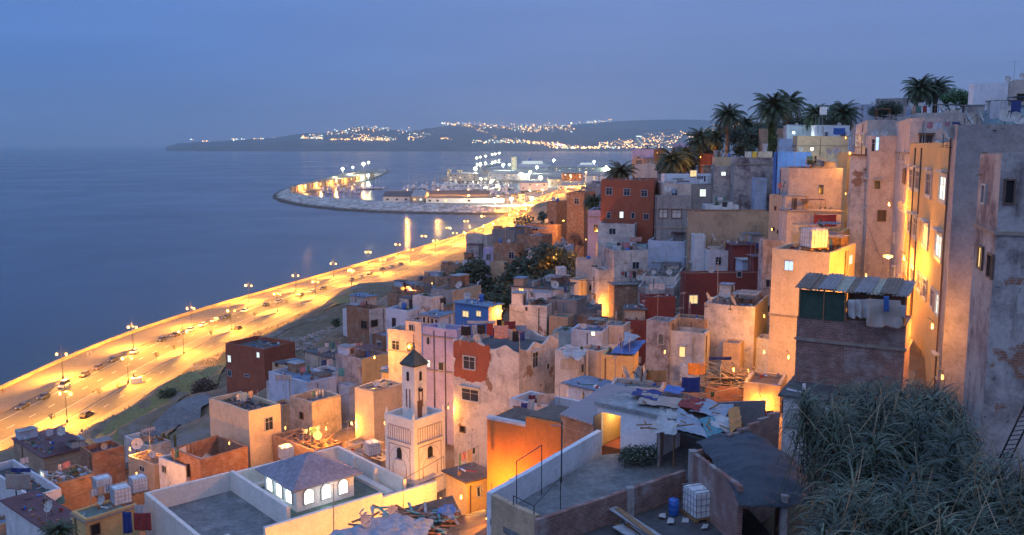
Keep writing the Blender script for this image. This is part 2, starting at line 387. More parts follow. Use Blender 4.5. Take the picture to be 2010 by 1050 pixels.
        if c[0]-ww/2<.05 or c[0]+ww/2>L-.05: WARN.append((H['label'],'win',q[1],round(c[0],1),round(L,1)))
        addwin(o,H,(face,c[0],c[1],ww*.86,hh*.9),frbrown if (st==3 or k=='v') else frwhite,GL[k],style=(0 if st==3 else st))
    # roof rooms, partition walls and pipes, all parts of the house
    if not H['scal'] and H['name']=='house' and p<1.5 and not any(k_ in H['label'] for k_ in ('shuttered','dark flat roof house in front','brick tower','tall narrow cream','weathered cream','junk boards','rubble roof','terracotta house','lit windows','corner house','plank')):
        pal=['brickt','brick','whitep','bluewh','greyp','tan','mauve','whitep',H['mat'] if isinstance(H['mat'],str) else 'grey']
        zr=H['zr']
        if w>3.2 and d>3.2:
            for k_ in range(2 if w*d>34 else 1):
                rw=rnd.uniform(1.2,min(2.4,w*.45)); rd=rnd.uniform(1.2,min(2.4,d*.45)); rh_=rnd.uniform(.7,1.7)
                x0=rnd.choice([t+.01,w-t-rw-.01]); y0=d-t-rd-.01 if k_==0 else t+.4
                if k_==1: x0=w-t-rw-.01; rh_*=.6
                q_=MB(); q_.box(x0,y0,zr+.002,x0+rw,y0+rd,zr+rh_); so=q_.build('stair_head',P[rnd.choice(pal)],o)
                q_=MB(); q_.box(x0-.12,y0-.12,zr+rh_+.002,x0+rw+.1,y0+rd+.1,zr+rh_+.09); q_.build('roof',RF[rnd.choice(['grey','dark','blue','cgrey','pale','brown'])],so)
                if rh_>1.2: q_=MB(); q_.box(x0+rw*.3,y0-.03,zr+.01,x0+rw*.3+.6,y0-.002,zr+rh_-.15); q_.build('door',frbrown,so)
        if w*d>14 and rnd.random()<.6:
            q_=MB(); yy_=d*rnd.uniform(.4,.6); hh_=rnd.uniform(.3,.8); q_.box(t+.01,yy_,zr+.002,w-t-.01,yy_+.15,zr+hh_); q_.build('partition_wall',P[rnd.choice(pal)],o)
        for k_ in range(rnd.choice([0,1,1,2])):
            q_=MB(); f_=rnd.choice('rl'); L_=w if f_=='r' else d; u_=rnd.uniform(.1,.9)*L_
            a_=(u_,-.07) if f_=='r' else (-.07,u_); q_.bar((a_[0],a_[1],.5),(a_[0],a_[1],h-.3),.05,5); q_.build('drainpipe',rnd.choice([metalg,metal,frbrown]),o)
        if w>2.6 and d>2.6 and rnd.random()<.5:
            zz=zr+rnd.uniform(1.0,1.7); x0=rnd.uniform(.2,.35)*w; x1=x0+min(2.6,w*.5); y0=.3; y1=y0+min(2.4,d*.5); q_=MB(); nn_=8
            for k_ in range(nn_):
                a_,b_=x0+(x1-x0)*k_/nn_,x0+(x1-x0)*(k_+1)/nn_; e_=rnd.uniform(-.03,.03); q_.box(a_,y0-.1,zz+e_,b_-.01,y1,zz+e_+.03,M=Matrix.Translation((0,0,0)))
            ao=q_.build('awning',RF[rnd.choice(['cgrey','cdark','blue','pale','red'])],o)
            for (a_,b_) in ((x0+.05,y0),(x1-.05,y0),(x0+.05,y1-.1),(x1-.05,y1-.1)):
                q_=MB(); q_.bar((a_,b_,zr),(a_,b_,zz-.03),.03,4); q_.build('post',wood,ao)
    # automatic small windows
    if H['auto'] and (H['name']!='annex' or h>2) or (not H['wins'] and H['name']=='house' and H['h']>5):
        for face,L in (('r',w),('l',d)):
            if L<2.2: continue
            nf=max(1,int((h-p)/3.0)); nc=max(1,int(L/3.2))
            for fl in range(nf):
                z=h-p-1.5-3.0*fl
                if z<1.2: break
                for c_ in range(nc):
                    if rnd.random()>(H['auto'] or .22): continue
                    u=(c_+.5+rnd.uniform(-.18,.18))*L/nc; ww=rnd.choice([.55,.7,.9,1.0]); hh=rnd.choice([.8,1.0,1.2])
                    if u<ww or u>L-ww: continue
                    if any(abs(u-(q_[0]))<1.6 and abs(z-q_[1])<1.8 for q_ in H.get('used',{}).get(face,[])): continue
                    k=rnd.random(); gm=glasslit if k<.07 else (glasslw if k<.09 else glass)
                    addwin(o,H,(face,u,z,ww,hh),rnd.choice([frwhite,frbrown,frwhite]),gm,style=rnd.choice([0,1,1,4,5]))
def hash_(s):
    v=7
    for ch in s: v=(v*131+ord(ch))%1000003
    return v
def roofpt(H,u,v,dz=0):
    """point on the roof of a house at fractions u (right) v (back)"""
    return H['P0']+H['r']*H['w']*u+H['l']*H['d']*v+Vector((0,0,H['zb']+H['zr']-H['P0'].z+dz))
# ---------------------------------------------------------------- roof things
def make_dish():
    o=empty('satellite_dish'); r=MB(); n=14
    M=Matrix.Rotation(R(62),4,'X')
    r.lathe((0,-.12,.75),[(.02,0),(.22,.02),(.38,.07),(.48,.13)],n,M=M); r.lathe((0,-.12,.75),[(.485,.135),(.38,.06),(.22,.01),(.02,-.01)],n,M=M)
    r.build('reflector',dishm,o,smooth=True)
    a=MB(); a.bar((0,-.05,.45),(0,-.62,.88),.015,4); a.lathe((0,-.62,.86),[(.05,0),(.05,.08)],6); a.build('feed_arm',metal,o)
    b=MB(); b.bar((0,0,0),(0,0,.75),.025,5); b.box(-.14,-.14,0,.14,.14,.03); b.build('bracket',metal,o); return o
def make_tank():
    o=empty('water_tank'); b=MB()
    b.box(-.5,-.5,.14,.5,.5,1.1); b.box(-.46,-.46,1.1,.46,.46,1.14); b.lathe((0,0,1.14),[(.1,0),(.1,.05),(.001,.05)],8)
    t=b.build('bottle',plastw,o); bv=t.modifiers.new('b','BEVEL'); bv.width=.05; bv.segments=2
    c=MB(); s=.53
    for i in range(6):
        q=-s+2*s*i/5
        for y in (-s,s): c.bar((q,y,.14),(q,y,1.16),.012,4); c.bar((y,q,.14),(y,q,1.16),.012,4)
    for z in (.16,.4,.65,.9,1.16):
        c.bar((-s,-s,z),(s,-s,z),.012,4); c.bar((-s,s,z),(s,s,z),.012,4); c.bar((-s,-s,z),(-s,s,z),.012,4); c.bar((s,-s,z),(s,s,z),.012,4)
    for q in (-.25,.25): c.bar((-s,q,1.16),(s,q,1.16),.012,4)
    c.build('cage',metalg,o)
    p=MB()
    for q in (-.5,-.17,.17,.5): p.box(-.58,q-.07,.09,.58,q+.07,.12)
    for q in (-.5,0,.5): p.box(q-.07,-.58,0,q+.07,.58,.09)
    p.build('pallet',wood,o); return o
def make_drum():
    o=empty('water_drum'); b=MB(); b.lathe((0,0,0),[(.27,0),(.29,.05),(.29,.3),(.30,.32),(.29,.34),(.29,.6),(.30,.62),(.29,.64),(.29,.88),(.25,.92),(.001,.92)],14); b.build('drum_body',plastb,o,smooth=True)
    c=MB(); c.lathe((.1,0,.92),[(.05,0),(.05,.03),(.001,.03)],8); c.build('cap',metal,o); return o
def make_antenna():
    o=empty('tv_antenna'); b=MB(); b.bar((0,0,0),(0,0,2.6),.022,5); b.build('mast',metalg,o)
    a=MB(); a.bar((-.7,0,2.45),(.5,0,2.45),.012,4)
    for i in range(7): x=-.65+i*.18; q=.14+.03*i; a.bar((x,-q,2.45),(x,q,2.45),.008,4)
    a.build('aerial',metalg,o); return o
def make_shed():
    o=empty('rooftop_shed'); b=MB(); b.box(-1,-.9,0,1,.9,2.1); b.build('wall',P['grey'],o)
    r=MB(); r.box(-1.12,-1.02,2.103,1.12,1.02,2.2); r.build('roof',RF['cdark'],o)
    d=MB(); d.box(-.35,-.93,.01,.35,-.88,1.8); d.build('door',frbrown,o); return o
def make_pot():
    o=empty('potted_plant'); b=MB(); b.lathe((0,0,0),[(.12,0),(.18,.3),(.15,.3),(.001,.27)],10); b.build('pot',flat('terracotta_pot',(.35,.13,.07),.8),o)
    l=MB(); rn=random.Random(4)
    for i in range(70):
        a=rn.uniform(0,6.28); e=rn.uniform(.1,1.4); q=Vector((math.cos(a)*math.cos(e),math.sin(a)*math.cos(e),math.sin(e)))*rn.uniform(.15,.55)+Vector((0,0,.35)); u=Vector((rn.uniform(-1,1),rn.uniform(-1,1),rn.uniform(-1,1))).normalized()*.08; v=u.orthogonal().normalized()*.05
        l.quad(q-u-v,q+u-v,q+u+v,q-u+v)
    l.build('foliage',flat('leaf_green',(.05,.09,.04),.7),o); return o
PRO={}
LN=[0]
def make_line():
    LN[0]+=1; rn=random.Random(LN[0]); o=empty('washing_line'); L=rn.uniform(1.6,2.6); m=MB()
    for x in (-L/2,L/2): m.bar((x,0,0),(x,0,1.7),.025,4)
    m.build('post',metalg,o); m=MB(); m.bar((-L/2,0,1.65),(L/2,0,1.65),.01,3); m.build('line',metal,o)
    x=-L/2+.1
    while x<L/2-.35:
        w_=rn.choice([.25,.35,.5,.8]); w_=min(w_,L/2-x-.05); h_=rn.uniform(.4,1.0); m=MB(); sd=rn.random()*9
        m.grid(lambda u,v:(x+w_*u,.05*math.sin(u*9+sd)*(.3+v),1.65-h_*v*(1-.05*math.sin(u*7+sd))),6,4); m.build('cloth',CLM[rn.randrange(len(CLM))],o); x+=w_+rn.uniform(.04,.2)
    return o
CLM=[flat('washing_%d'%i,c,.85,var=.15) for i,c in enumerate([(.5,.5,.54),(.5,.5,.54),(.30,.05,.05),(.04,.06,.2),(.03,.03,.035),(.22,.32,.45),(.42,.3,.22),(.4,.18,.22),(.08,.2,.18)])]
def thing(kind,loc,rz,label,group,scale=1):
    mk=dict(dish=make_dish,tank=make_tank,drum=make_drum,ant=make_antenna,shed=make_shed,pot=make_pot,line=make_line)[kind]
    if kind=='line': o=mk()
    elif kind not in PRO: PRO[kind]=mk(); o=PRO[kind]
    else: o=copy_tree(PRO[kind])
    o.location=loc; o.rotation_euler=(0,0,rz); o.scale=(scale,)*3
    cat=dict(dish='satellite dish',tank='water tank',drum='water drum',ant='tv antenna',shed='rooftop shed',pot='potted plant',line='washing line')[kind]
    o['label']=label; o['category']=cat; o['group']=group; return o
GRP=dict(dish='satellite dishes on the rooftops',tank='caged water tanks on the rooftops',drum='blue water drums on the rooftops',ant='tv antennas on the rooftops',shed='small sheds on the rooftops',pot='potted plants on the rooftops',line='washing lines on the rooftops')
NAMES=dict(dish='satellite dish',tank='caged water tank',drum='blue water drum',ant='tv antenna',shed='small grey shed',pot='potted plant',line='hung washing line')
def clutter(H):
    rnd=random.Random(hash_(H['label'])+5); ks={'d':'dish','t':'tank','b':'drum','a':'ant','s':'shed','p':'pot','w':'line'}
    n={}
    cl=H['clut']
    if H['name']=='annex':
        cl=cl if len(H['label'].split())<=11 else ''
    if H['name']=='annex': pass
    elif not cl and H['name']=='house' and H['w']*H['d']>9: cl=rnd.choice(['da','aw','pw','w','dw','bd','wda','ad'])
    elif H['P0'].y<150 and H['name']=='house' and 'w' not in cl: cl+=rnd.choice(['w','a','wa','a'])
    if H['P0'].y>80 and H['cx']>1660: cl=cl.replace('w','')
    for ch in cl:
        k=ks[ch]; n[k]=n.get(k,0)+1; u=rnd.uniform(.2,.8); v=rnd.uniform(.2,.8)
        if ch=='s':
            if H['w']<4 or H['d']<4: continue
            u=v=.6
        if ch=='a': u,v=rnd.choice([(.12,.15),(.88,.85),(.1,.9)])
        if ch=='w': u,v=.5,rnd.uniform(.3,.7)
        thing(k,roofpt(H,u,v),rnd.uniform(-.7,.5) if ch=='d' else rnd.uniform(-.3,.3)+R(H['a']),('second ' if n[k]>1 else '')+NAMES[k]+' on the '+H['label'],GRP[k],rnd.uniform(.7,1.0) if ch=='d' else 1)
flat('cornice_stone',(.30,.24,.20),.9)
# ================================================================ the town, house by house
# ---- lower left, towards the road
house('low house under dark red corrugated roof beside the road',86,899,26,176,104,'tan',34,'red',0,5,clut='d')
house('grey house with ribbed roof at the left edge',20,950,-10,78,92,'greyd',34,'cdark',.0,5)
house('orange brick block beside the ribbed red roof',180,890,157,243,94,'brick',34,'red',.5,7.5)
house('brick house with a roof full of junk boards',107,950,75,186,80,'brickt',35,'pale',.5,6,wins=[('l',80,925,88,942,'w')])
house('small peach house with brown eaves and lit walls',303,913,251,318,87,'peach',40,'brown',.35,6,wins=[('l',274,915,285,925,'d')],clut='d')
house('little whitewashed roof hut beside the cactus plants',292,876,243,335,100,'whitep',38,'pale',.3,5)
house('speckled lilac white house with dark doorway by courtyard',364,916,311,401,83,'white',42,'grey',.4,6,wins=[('l',318,914,328,928,'d'),('r',366,910,377,935,'v')])
house('roofless brick shell with bare concrete floor',393,903,336,486,82,'brick',36,'grey',2.1,7)
house('tall cream block with one shuttered window',488,808,410,550,88,'cream',37,'dark',.55,10,wins=[('r',519,818,536,845,'d')],mr=None)
house('weathered cream cube with blue grey walled roof',612,790,568,669,97,'creamd',38,'blue',.9,9,wins=[('l',589,809,596,822,'v')],clut='')
house('grey stained block with a yellow lit side',710,705,658,761,111,'greyp',38,'dark',.45,10,mr='yellow',clut='b')  # right face in yellow plaster: the lamp light is put into its colour
house('small dark roofed house with flaking wall beside stained block',657,705,599,672,117,'creamd',34,'dark',.0,7)
house('blocky terracotta house nearest the hillside road',518,686,442,579,150,'red',58,'dark',.7,11,wins=[('l',447,697,454,711,'w'),('l',447,726,455,738,'d'),('l',504,691,510,702,'w'),('l',480,735,490,739,'d')],clut='a')
house('low peach house with a blue railed roof',571,722,534,612,124,'peach',34,'blue',.7,6,wins=[('l',541,712,546,719,'v')],clut='')
house('low blue grey rooftops between terracotta and cream blocks',603,751,527,660,108,'bluewh',35,'blue',.5,7,clut='p')
house('wide pink white annex below the dark gable roof',650,733,613,668,112,'white',36,'dark',.4,7)
house('tall narrow cream block with brown rooftop cube',733,769,696,792,91,'cream',38,'grey',.15,11)
house('brown rooftop cube above the tall narrow cream block',734,768,707,761,91.2,'tan',38,'brown',.35,1.3,name='rooftop_room',cat='rooftop room')
house('green flat roofed house behind the minaret',846,751,750,881,99,'yellow',38,'green',.0,6)
house('small clothes strewn terrace above the green roof',775,727,748,800,106,'bluewh',38,'dark',.4,5,clut='p')
house('brick house with a collapsing tile rubble roof',616,884,535,672,85,'brickt',36,'brown',.3,6)
house('low grey terrace between mosque courtyard and minaret',748,905,672,772,80,'grey',38,'grey',.4,6)
house('low peach wall house above the mosque terrace',722,880,676,756,87,'peach',38,'grey',.3,6)
# ---- left bottom corner
house('dark maroon flat roof hut under the green tarpaulin',100,1046,8,164,63,'white',36,'red',.0,5)
house('greenish flat roofed house with ochre cornice',168,1020,150,268,62,'ochre',36,'green',.12,6,wins=[('r',178,1028,196,1050,'v')],cornice=[-.3])
house('small white walled terrace with a laundry frame',60,975,-30,120,76,'white',35,'dark',.8,4)
# ---- centre
house('tall white house with a big terracotta patch',1019,682,889,1096,80,'whitep',58,'dark',.95,14,scal=.55,patch=('l',[(891,668),(925,672),(962,676),(964,700),(957,725),(955,745),(925,752),(905,742),(891,735)],'red','render_patch','terracotta render patch around the upper window'),wins=[('l',909,699,934,725,'d'),('l',905,763,942,787,'d',1),('r',1044,690,1056,722,'d',1),('r',1072,713,1078,724,'d'),('l',903,836,913,848,'v')])
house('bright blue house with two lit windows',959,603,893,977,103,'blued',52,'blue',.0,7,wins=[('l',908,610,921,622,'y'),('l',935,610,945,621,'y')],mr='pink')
house('blue roofed wing with a row of white windows',862,622,829,890,97,'blue',48,'blue',.0,7,wins=[('l',830,621,836,634,'d'),('l',838,622,844,635,'d'),('l',846,624,852,637,'d'),('l',854,626,860,639,'d')],mr='bluewh')
house('pinkish white house with two framed windows',829,652,761,842,99,'pink',62,'blue',.8,10,wins=[('l',769,668,785,687,'d'),('l',799,673,814,691,'d')],cornice=[-2.6])
house('small pinkish penthouse above the framed windows',829,632,796,838,98.8,'pink',62,'dark',.12,2.5,wins=[('l',803,637,813,650,'d')],name='rooftop_room',cat='rooftop room')
house('lilac house with pink bands behind the minaret',897,648,830,907,89,'lilac',62,'grey',.6,12,wins=[('l',838,661,844,676,'d'),('l',839,706,845,720,'w'),('l',861,711,872,727,'d')],cornice=[-1.0,-4.6])
house('ruined brick shell with big broken holes',724,608,680,758,134,'brick',36,'brown',.9,10,wins=[('l',709,630,721,645,'v'),('r',728,628,741,641,'v')],mr='whitep')
house('bluish hut on top of the ruined brick shell',716,584,687,733,140,'pink',36,'blue',.0,5)
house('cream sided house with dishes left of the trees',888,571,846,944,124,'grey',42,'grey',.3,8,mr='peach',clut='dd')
house('low stained white house with a blotchy parapet',848,584,810,868,119,'whitep',42,'dark',.6,6,clut='p')
house('long low blue grey shed roofs beside ruined shell',800,610,757,842,118,'bluewh',42,'grey',.4,6)
house('brown brick yard lit by a wall lamp',812,582,760,838,140,'brickt',38,'brown',.6,5)
house('flat grey roof house left of the lamp yard',806,566,770,832,155,'brickt',38,'grey',.4,5)
house('dark roofed house with white patched side wall',1096,569,1004,1128,119,'white',66,'dark',.0,9,wins=[('l',1018,565,1029,582,'y')])
house('stained white wall house below the dark roof',1073,601,1000,1092,107,'whitep',72,'grey',.35,8,wins=[('l',1031,602,1036,610,'d')])
house('slate grey block right of the stained white wall',1132,590,1075,1152,108,'greyd',66,'grey',.3,9)
house('grey rooftop with crossed dishes beside slate block',1160,606,1133,1182,116,'greyd',66,'dark',.3,7,clut='d')
house('yellow lit tower house with three floors',1180,510,1130,1186,140,'pink',72,'dark',.5,18,wins=[('l',1160,520,1174,532,'d'),('l',1156,559,1169,571,'d')],cornice=[-4,-7.2],clut='b')
house('low yellow wing left of the lit tower',1137,550,1118,1150,137,'cream',52,'grey',.2,7,wins=[('l',1122,556,1126,568,'d')])
house('tall lilac buttress house with brick lower wall',1206,492,1181,1272,131,'greyp',13,'green',.8,17,mr='whitep',clut='tb')
house('lower brick wall of the house beside buttress',1206,560,1196,1272,128,'brickt',12,'grey',.1,9)
house('long blotched mauve wall with high parapet',1276,486,1262,1386,149,'mauve',8,'grey',1.0,9)
house('small white house with vine stains and a bicycle',1328,544,1260,1343,127,'whitep',74,'grey',.3,6,clut='d')
house('railed terrace with washing in front of vine house',1322,566,1252,1345,121,'mauve',74,'grey',.5,8,clut='p')
house('wide oxblood red house with lit corner windows',1346,537,1338,1516,115,'redd',4,'brown',.5,12,wins=[('r',1352,579,1370,596,'y'),('r',1389,583,1407,591,'y'),('r',1490,540,1503,563,'d'),('r',1503,541,1514,563,'v'),('r',1446,533,1456,544,'d')],clut='ad')
house('stepped oxblood red gable below the ribbed roof',1480,505,1474,1518,117,'redd',4,'red',.0,8)
house('rusty red wall block in front of oxblood house',1268,583,1262,1326,105,'redd',10,'dark',.3,12)
house('small grey shack with pale yellow wall',1266,609,1229,1269,104,'creamd',78,'dark',.0,5)
house('low maroon wall under the pale yellow shack',1268,630,1226,1275,103,'redd',78,'dark',.2,8)
house('peeling white tower block with an orange lit side',1482,602,1383,1508,87,'whitep',64,'brown',.15,12,mr='yellow',clut='dd')  # lit side: the orange glow is coloured in with yellow plaster
house('lower peeling white block with brown roof wall',1384,655,1313,1392,85.5,'whitep',66,'brown',.5,7,clut='')
house('brown walled roof recess above lower peeling block',1384,628,1322,1392,88.2,'tan',66,'brown',.2,5)
house('narrow grey column house beside blue tarpaulins',1314,632,1299,1320,86.5,'greyp',60,'grey',.3,8)
house('tall smooth tower glowing orange beside the alley',1629,496,1516,1680,71,'cream',55,'dark',.35,18,wins=[('l',1540,512,1558,531,'b'),('r',1665,500,1672,519,'w')],cornice=[-5.6],clut='b')
# ---- lower middle
house('grey white hut with one bright lit window',1183,650,1121,1196,97,'bluewh',70,'blue',.3,6,wins=[('l',1160,650,1169,659,'w')],clut='d')
house('blue grey low roofs beside the bright window hut',1124,652,1098,1140,99,'teal',66,'blue',.3,5,clut='p')
house('pink rooftop room lit by the balcony lamp',1224,640,1186,1238,99,'pink',66,'grey',.2,6)
house('long pink wall house with tented terrace',1172,690,1138,1190,84,'pink',50,'grey',.3,7)
house('white sheeted tent house beside the scalloped roof',1134,694,1098,1150,82,'white',60,'pale',.15,6)
house('yellow brown house below the blue tarpaulins',1244,700,1181,1246,76,'ochre',72,'dark',.2,6)
house('blue roofed shed on the terrace edge',1184,770,1110,1209,62,'white',48,'blue',.0,3.4)
house('pink walled roof strip with crossed satellite dishes',1300,765,1196,1306,62,'pink',74,'grey',.3,5)
house('white walled roof garden with potted plants',1110,805,1000,1132,57,'white',52,'brown',.9,5,clut='pp')
house('dark roofed yellow lit house below the minaret',916,947,875,957,62,'yellow',38,'brown',.0,9,wins=[('r',937,955,941,975,'d')])
house('brick room under a pile of planks',1467,765,1384,1472,61,'brick',72,'brown',.25,6)
house('peach alley wall house beside the plank pile',1532,758,1470,1545,58,'peach',66,'brown',.2,8)
house('brown walled junk yard roof under blue washing',1386,772,1330,1392,62,'tan',72,'dark',.4,5)
# ---- upper centre, terraces of the slope
house('low terraced house with teal parapet and washing',1270,480,1190,1292,144,'teal',70,'blue',.5,7,clut='pd')
house('flat grey roofed house among the middle terraces',1345,474,1272,1362,138,'bluewh',72,'grey',.5,7,clut='db')
house('small brick roof room below graffiti wall',1346,444,1304,1360,150,'brickd',70,'dark',.3,6,clut='p')
house('white house under a ragged ribbed roof',1391,492,1384,1478,126,'white',3,'cdark',.25,8,wins=[('r',1404,504,1416,520,'d')],clut='d')
house('maroon ribbed roof shed beside the white house',1440,482,1420,1514,124,'redd',5,'red',.0,6,clut='d')
house('dark flat roof house left of middle terraces',1216,478,1170,1240,152,'mauve',66,'dark',.4,7,clut='b')
house('graffiti covered white wall house under terracotta house',1246,440,1174,1262,147,'whitep',76,'grey',.25,8,wins=[('l',1195,448,1209,460,'d')],clut='')
house('big terracotta house with three white windows',1284,353,1180,1292,150,'red',76,'green',.3,16,wins=[('l',1189,368,1202,383,'d'),('l',1224,370,1237,384,'d'),('l',1258,373,1271,386,'d'),('l',1191,416,1199,429,'d'),('l',1216,415,1224,428,'w'),('l',1239,417,1246,429,'d'),('l',1263,419,1274,431,'d')])
house('white lilac house left of the big terracotta house',1181,413,1154,1192,158,'lilac',78,'dark',.3,14,wins=[('l',1165,440,1174,456,'d')],cornice=[-1.2])
house('grey block with boarded openings right of terracotta',1291,384,1286,1355,143,'grey',0,'grey',.6,14,wins=[('r',1293,410,1311,428,'p',3),('r',1318,411,1338,428,'p',3)],cornice=[-2.2,-5.3])
house('white terrace room with a round dish',1303,360,1289,1357,147,'pink',-2,'pale',.3,6,wins=[('r',1318,372,1330,384,'d')],clut='')
house('white stepped roof house left of brick tower',1304,342,1298,1401,158,'white2',-3,'pale',.8,9,wins=[('r',1354,334,1368,347,'y')],clut='d')
house('grey cube house with a small white window',1357,362,1352,1402,150,'grey',-2,'grey',.3,8,wins=[('r',1373,371,1386,386,'w')])
house('brown blotched tower with one small white window',1401,326,1396,1440,149,'mauve',-2,'dark',.3,15,wins=[('r',1415,337,1425,345,'w')])
house('wide grey pink block with long parapet',1442,309,1437,1549,146,'mauve',-1,'grey',.9,20,wins=[('r',1519,336,1532,350,'d')],cornice=[-1.2],clut='a')
house('beige ruin wall with a chimney pier',1353,416,1348,1510,134,'tan',-2,'grey',.25,10,clut='')
house('white roofed room with washing above beige ruin',1385,402,1378,1450,141,'white',-2,'pale',.5,6,clut='dp')
house('pink white cube house beside the glowing alley',1549,330,1531,1655,105,'pink',-1,'grey',.25,14,wins=[('r',1606,362,1617,382,'d'),('l',1540,355,1543,362,'d')],clut='d')
house('lower pink patio house under grey awning',1546,411,1530,1652,101,'pink',-1,'dark',.2,12,cornice=[-.3])
house('orange lit side wall with small square windows',1547,385,1511,1562,103,'peach',6,'dark',.3,16,wins=[('l',1517,447,1521,452,'v'),('l',1526,452,1530,458,'v'),('l',1533,460,1537,466,'v'),('l',1521,405,1524,412,'v')])
house('broken yellow lit wall behind the water tank',1640,462,1556,1668,84,'yellow',60,'brown',.5,12,clut='')
house('narrow glowing wall at the head of the alley',1664,300,1655,1690,112,'yellow',10,'brown',.3,24)
# ---- far left of the slope, beyond the trees
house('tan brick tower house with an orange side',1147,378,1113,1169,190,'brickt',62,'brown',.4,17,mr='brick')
house('lower tan block left of the brick tower house',1093,396,1076,1114,196,'brickt',60,'brown',.3,12)
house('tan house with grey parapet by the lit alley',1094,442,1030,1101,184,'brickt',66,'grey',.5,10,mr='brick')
house('brick house with orange lit side above trees',1064,463,1014,1084,166,'brickt',66,'pale',.3,15,mr='brick',wins=[('l',1038,499,1046,507,'w')])  # side in orange brick carries the lamp light as colour
house('lower brick house with white framed window',1014,478,968,1024,164,'brickt',66,'grey',.3,15,wins=[('l',998,494,1010,508,'d')])
house('pale house with horned parapet beside the road',956,461,915,966,200,'pink',66,'dark',.9,12,wins=[('l',926,480,934,491,'d'),('l',938,481,946,491,'d')],clut='d')
house('small lilac house below the horned parapet house',969,488,950,980,182,'lilac',66,'grey',.3,14,auto=.6)
house('white round edged house below the horned parapet',944,512,908,962,186,'white',64,'grey',.3,8,auto=.5)
house('brown roofed house with white arched gable',905,522,865,925,205,'brickt',60,'brown',.3,5)
house('low brick house near the bend in road',880,545,830,905,190,'brickt',58,'brown',.4,5,clut='p')
house('small brown house with terrace above the verge',850,548,822,868,205,'tan',58,'dark',.4,5)
house('grey roofed shed above the verge',830,560,790,848,176,'greyd',52,'grey',.2,5)
house('dark roofed house under the bare palm stumps',1010,452,966,1040,215,'greyd',62,'dark',.4,7,clut='a')
house('low white walled shed under the thin tree',1100,485,1080,1128,168,'bluewh',62,'grey',.2,6)
house('peach building with dark roof beyond tan tower',1178,365,1150,1194,230,'grey',60,'brown',.6,12)
# ---- ridge behind
house('lilac white house with orange lit flank',1283,293,1240,1306,330,'lilac',60,'grey',.4,14,mr='orange',auto=.2)  # lit flank: orange light put into the plaster of that face
house('pink house with gabled parapet among palms',1290,322,1246,1304,300,'pink',64,'green',.5,10)
house('small brown roof house beside pink gable house',1262,312,1241,1285,320,'tan',60,'brown',.4,8)
house('pale stacked house behind the dark palms',1352,282,1322,1366,300,'lilac',66,'pale',.4,12,auto=.3)
house('white roofed house with orange lit wall',1404,308,1398,1440,185,'peach',-2,'pale',.3,9)
house('tan house with long parapet below palm trees',1565,267,1560,1666,136,'peach',-2,'brown',.9,17,cornice=[-1.5],clut='a')
house('bright pale blue house behind the ridge palms',1545,246,1538,1600,180,'bluewh',-3,'pale',.5,8,auto=.4)
house('white villa with blue awning on the ridge',1600,246,1595,1668,172,'white2',-3,'pale',.4,8,auto=.5)
house('low house with vivid blue roof wall',1527,298,1522,1593,134,'blue',-2,'pale',.3,8)
house('small domed pale house between palm and wall',1530,272,1523,1560,168,'bluewh',-3,'pale',.2,9)
house('tan garden wall house behind the ivy palm',1494,252,1490,1540,200,'tan',-3,'grey',.2,8)
house('terracotta wall house below the leaning palms',1395,302,1375,1404,210,'red',30,'brown',.3,8)
house('white house with blue rooftop rooms on skyline',1680,205,1676,1740,190,'bluewh',-5,'pale',.4,12,auto=.2)
house('grey flat house high on the skyline',1726,193,1722,1800,185,'grey',-5,'grey',.4,14,auto=.2)
house('big white cube house on the skyline',1912,163,1908,2060,110,'white2',-14,'pale',.3,20)
house('pink corner wing of the skyline white house',1992,157,1985,2080,104,'pink',-14,'pale',.2,20,wins=[('r',1996,184,2010,198,'v')])
house('teal stepped roof house below the skyline',1960,212,1930,2080,84,'teal',-14,'green',.3,18,clut='')
house('pink washed roofs behind the yellow building',1800,222,1762,1940,92,'pink',-16,'pale',.3,20,clut='')
# ---- the right hand row along the alley
house('tall pink house with brick roof loggia',1703,235,1680,1760,95,'pink',-18,'brown',.5,28,dmax=40,auto=.55,cornice=[-3,-6.2],wins=[('l',1682,263,1687,274,'d'),('l',1691,263,1698,277,'y'),('l',1679,310,1684,328,'w'),('l',1684,355,1688,366,'y'),('l',1697,355,1701,365,'y')],clut='')
house('pink terraced house with blue door curtains',1710,266,1700,1760,88,'pink',-18,'grey',.3,28,auto=.5,wins=[('r',1712,272,1716,298,'d'),('r',1720,268,1724,296,'b')],clut='dd')
house('slender pink house with orange glowing foot',1788,231,1758,1850,75,'pink',-18.8,'brown',.4,30,dmax=40,auto=.5,wins=[('l',1762,395,1766,410,'d'),('l',1768,394,1771,413,'d'),('l',1774,398,1777,418,'d'),('l',1764,300,1768,316,'d'),('l',1772,298,1777,316,'d')],cornice=[-3],clut='')
house('yellow alley building with canopied windows',1873,281,1787,1950,50,'ochre',-18.8,'dark',.15,24,dmax=40,wins=[
 ('l',1786,331,1793,370,'d',1),('l',1797,334,1807,372,'d',1),('l',1817,339,1831,385,'d',1),('l',1845,345,1859,394,'w',1),
 ('l',1783,420,1788,456,'d',1),('l',1792,426,1803,466,'d',1),('l',1811,440,1825,484,'y',1),('l',1837,459,1851,507,'w',1),
 ('l',1776,513,1780,537,'d'),('l',1787,524,1795,554,'d'),('l',1801,538,1810,571,'d'),('l',1813,545,1820,588,'d'),('l',1828,566,1835,606,'d'),('l',1838,575,1846,620,'w')])
house('tall grey rendered block beside yellow building',1880,244,1874,2100,49,'grey',-18.8,'brown',.35,26,auto=.15,clut='')
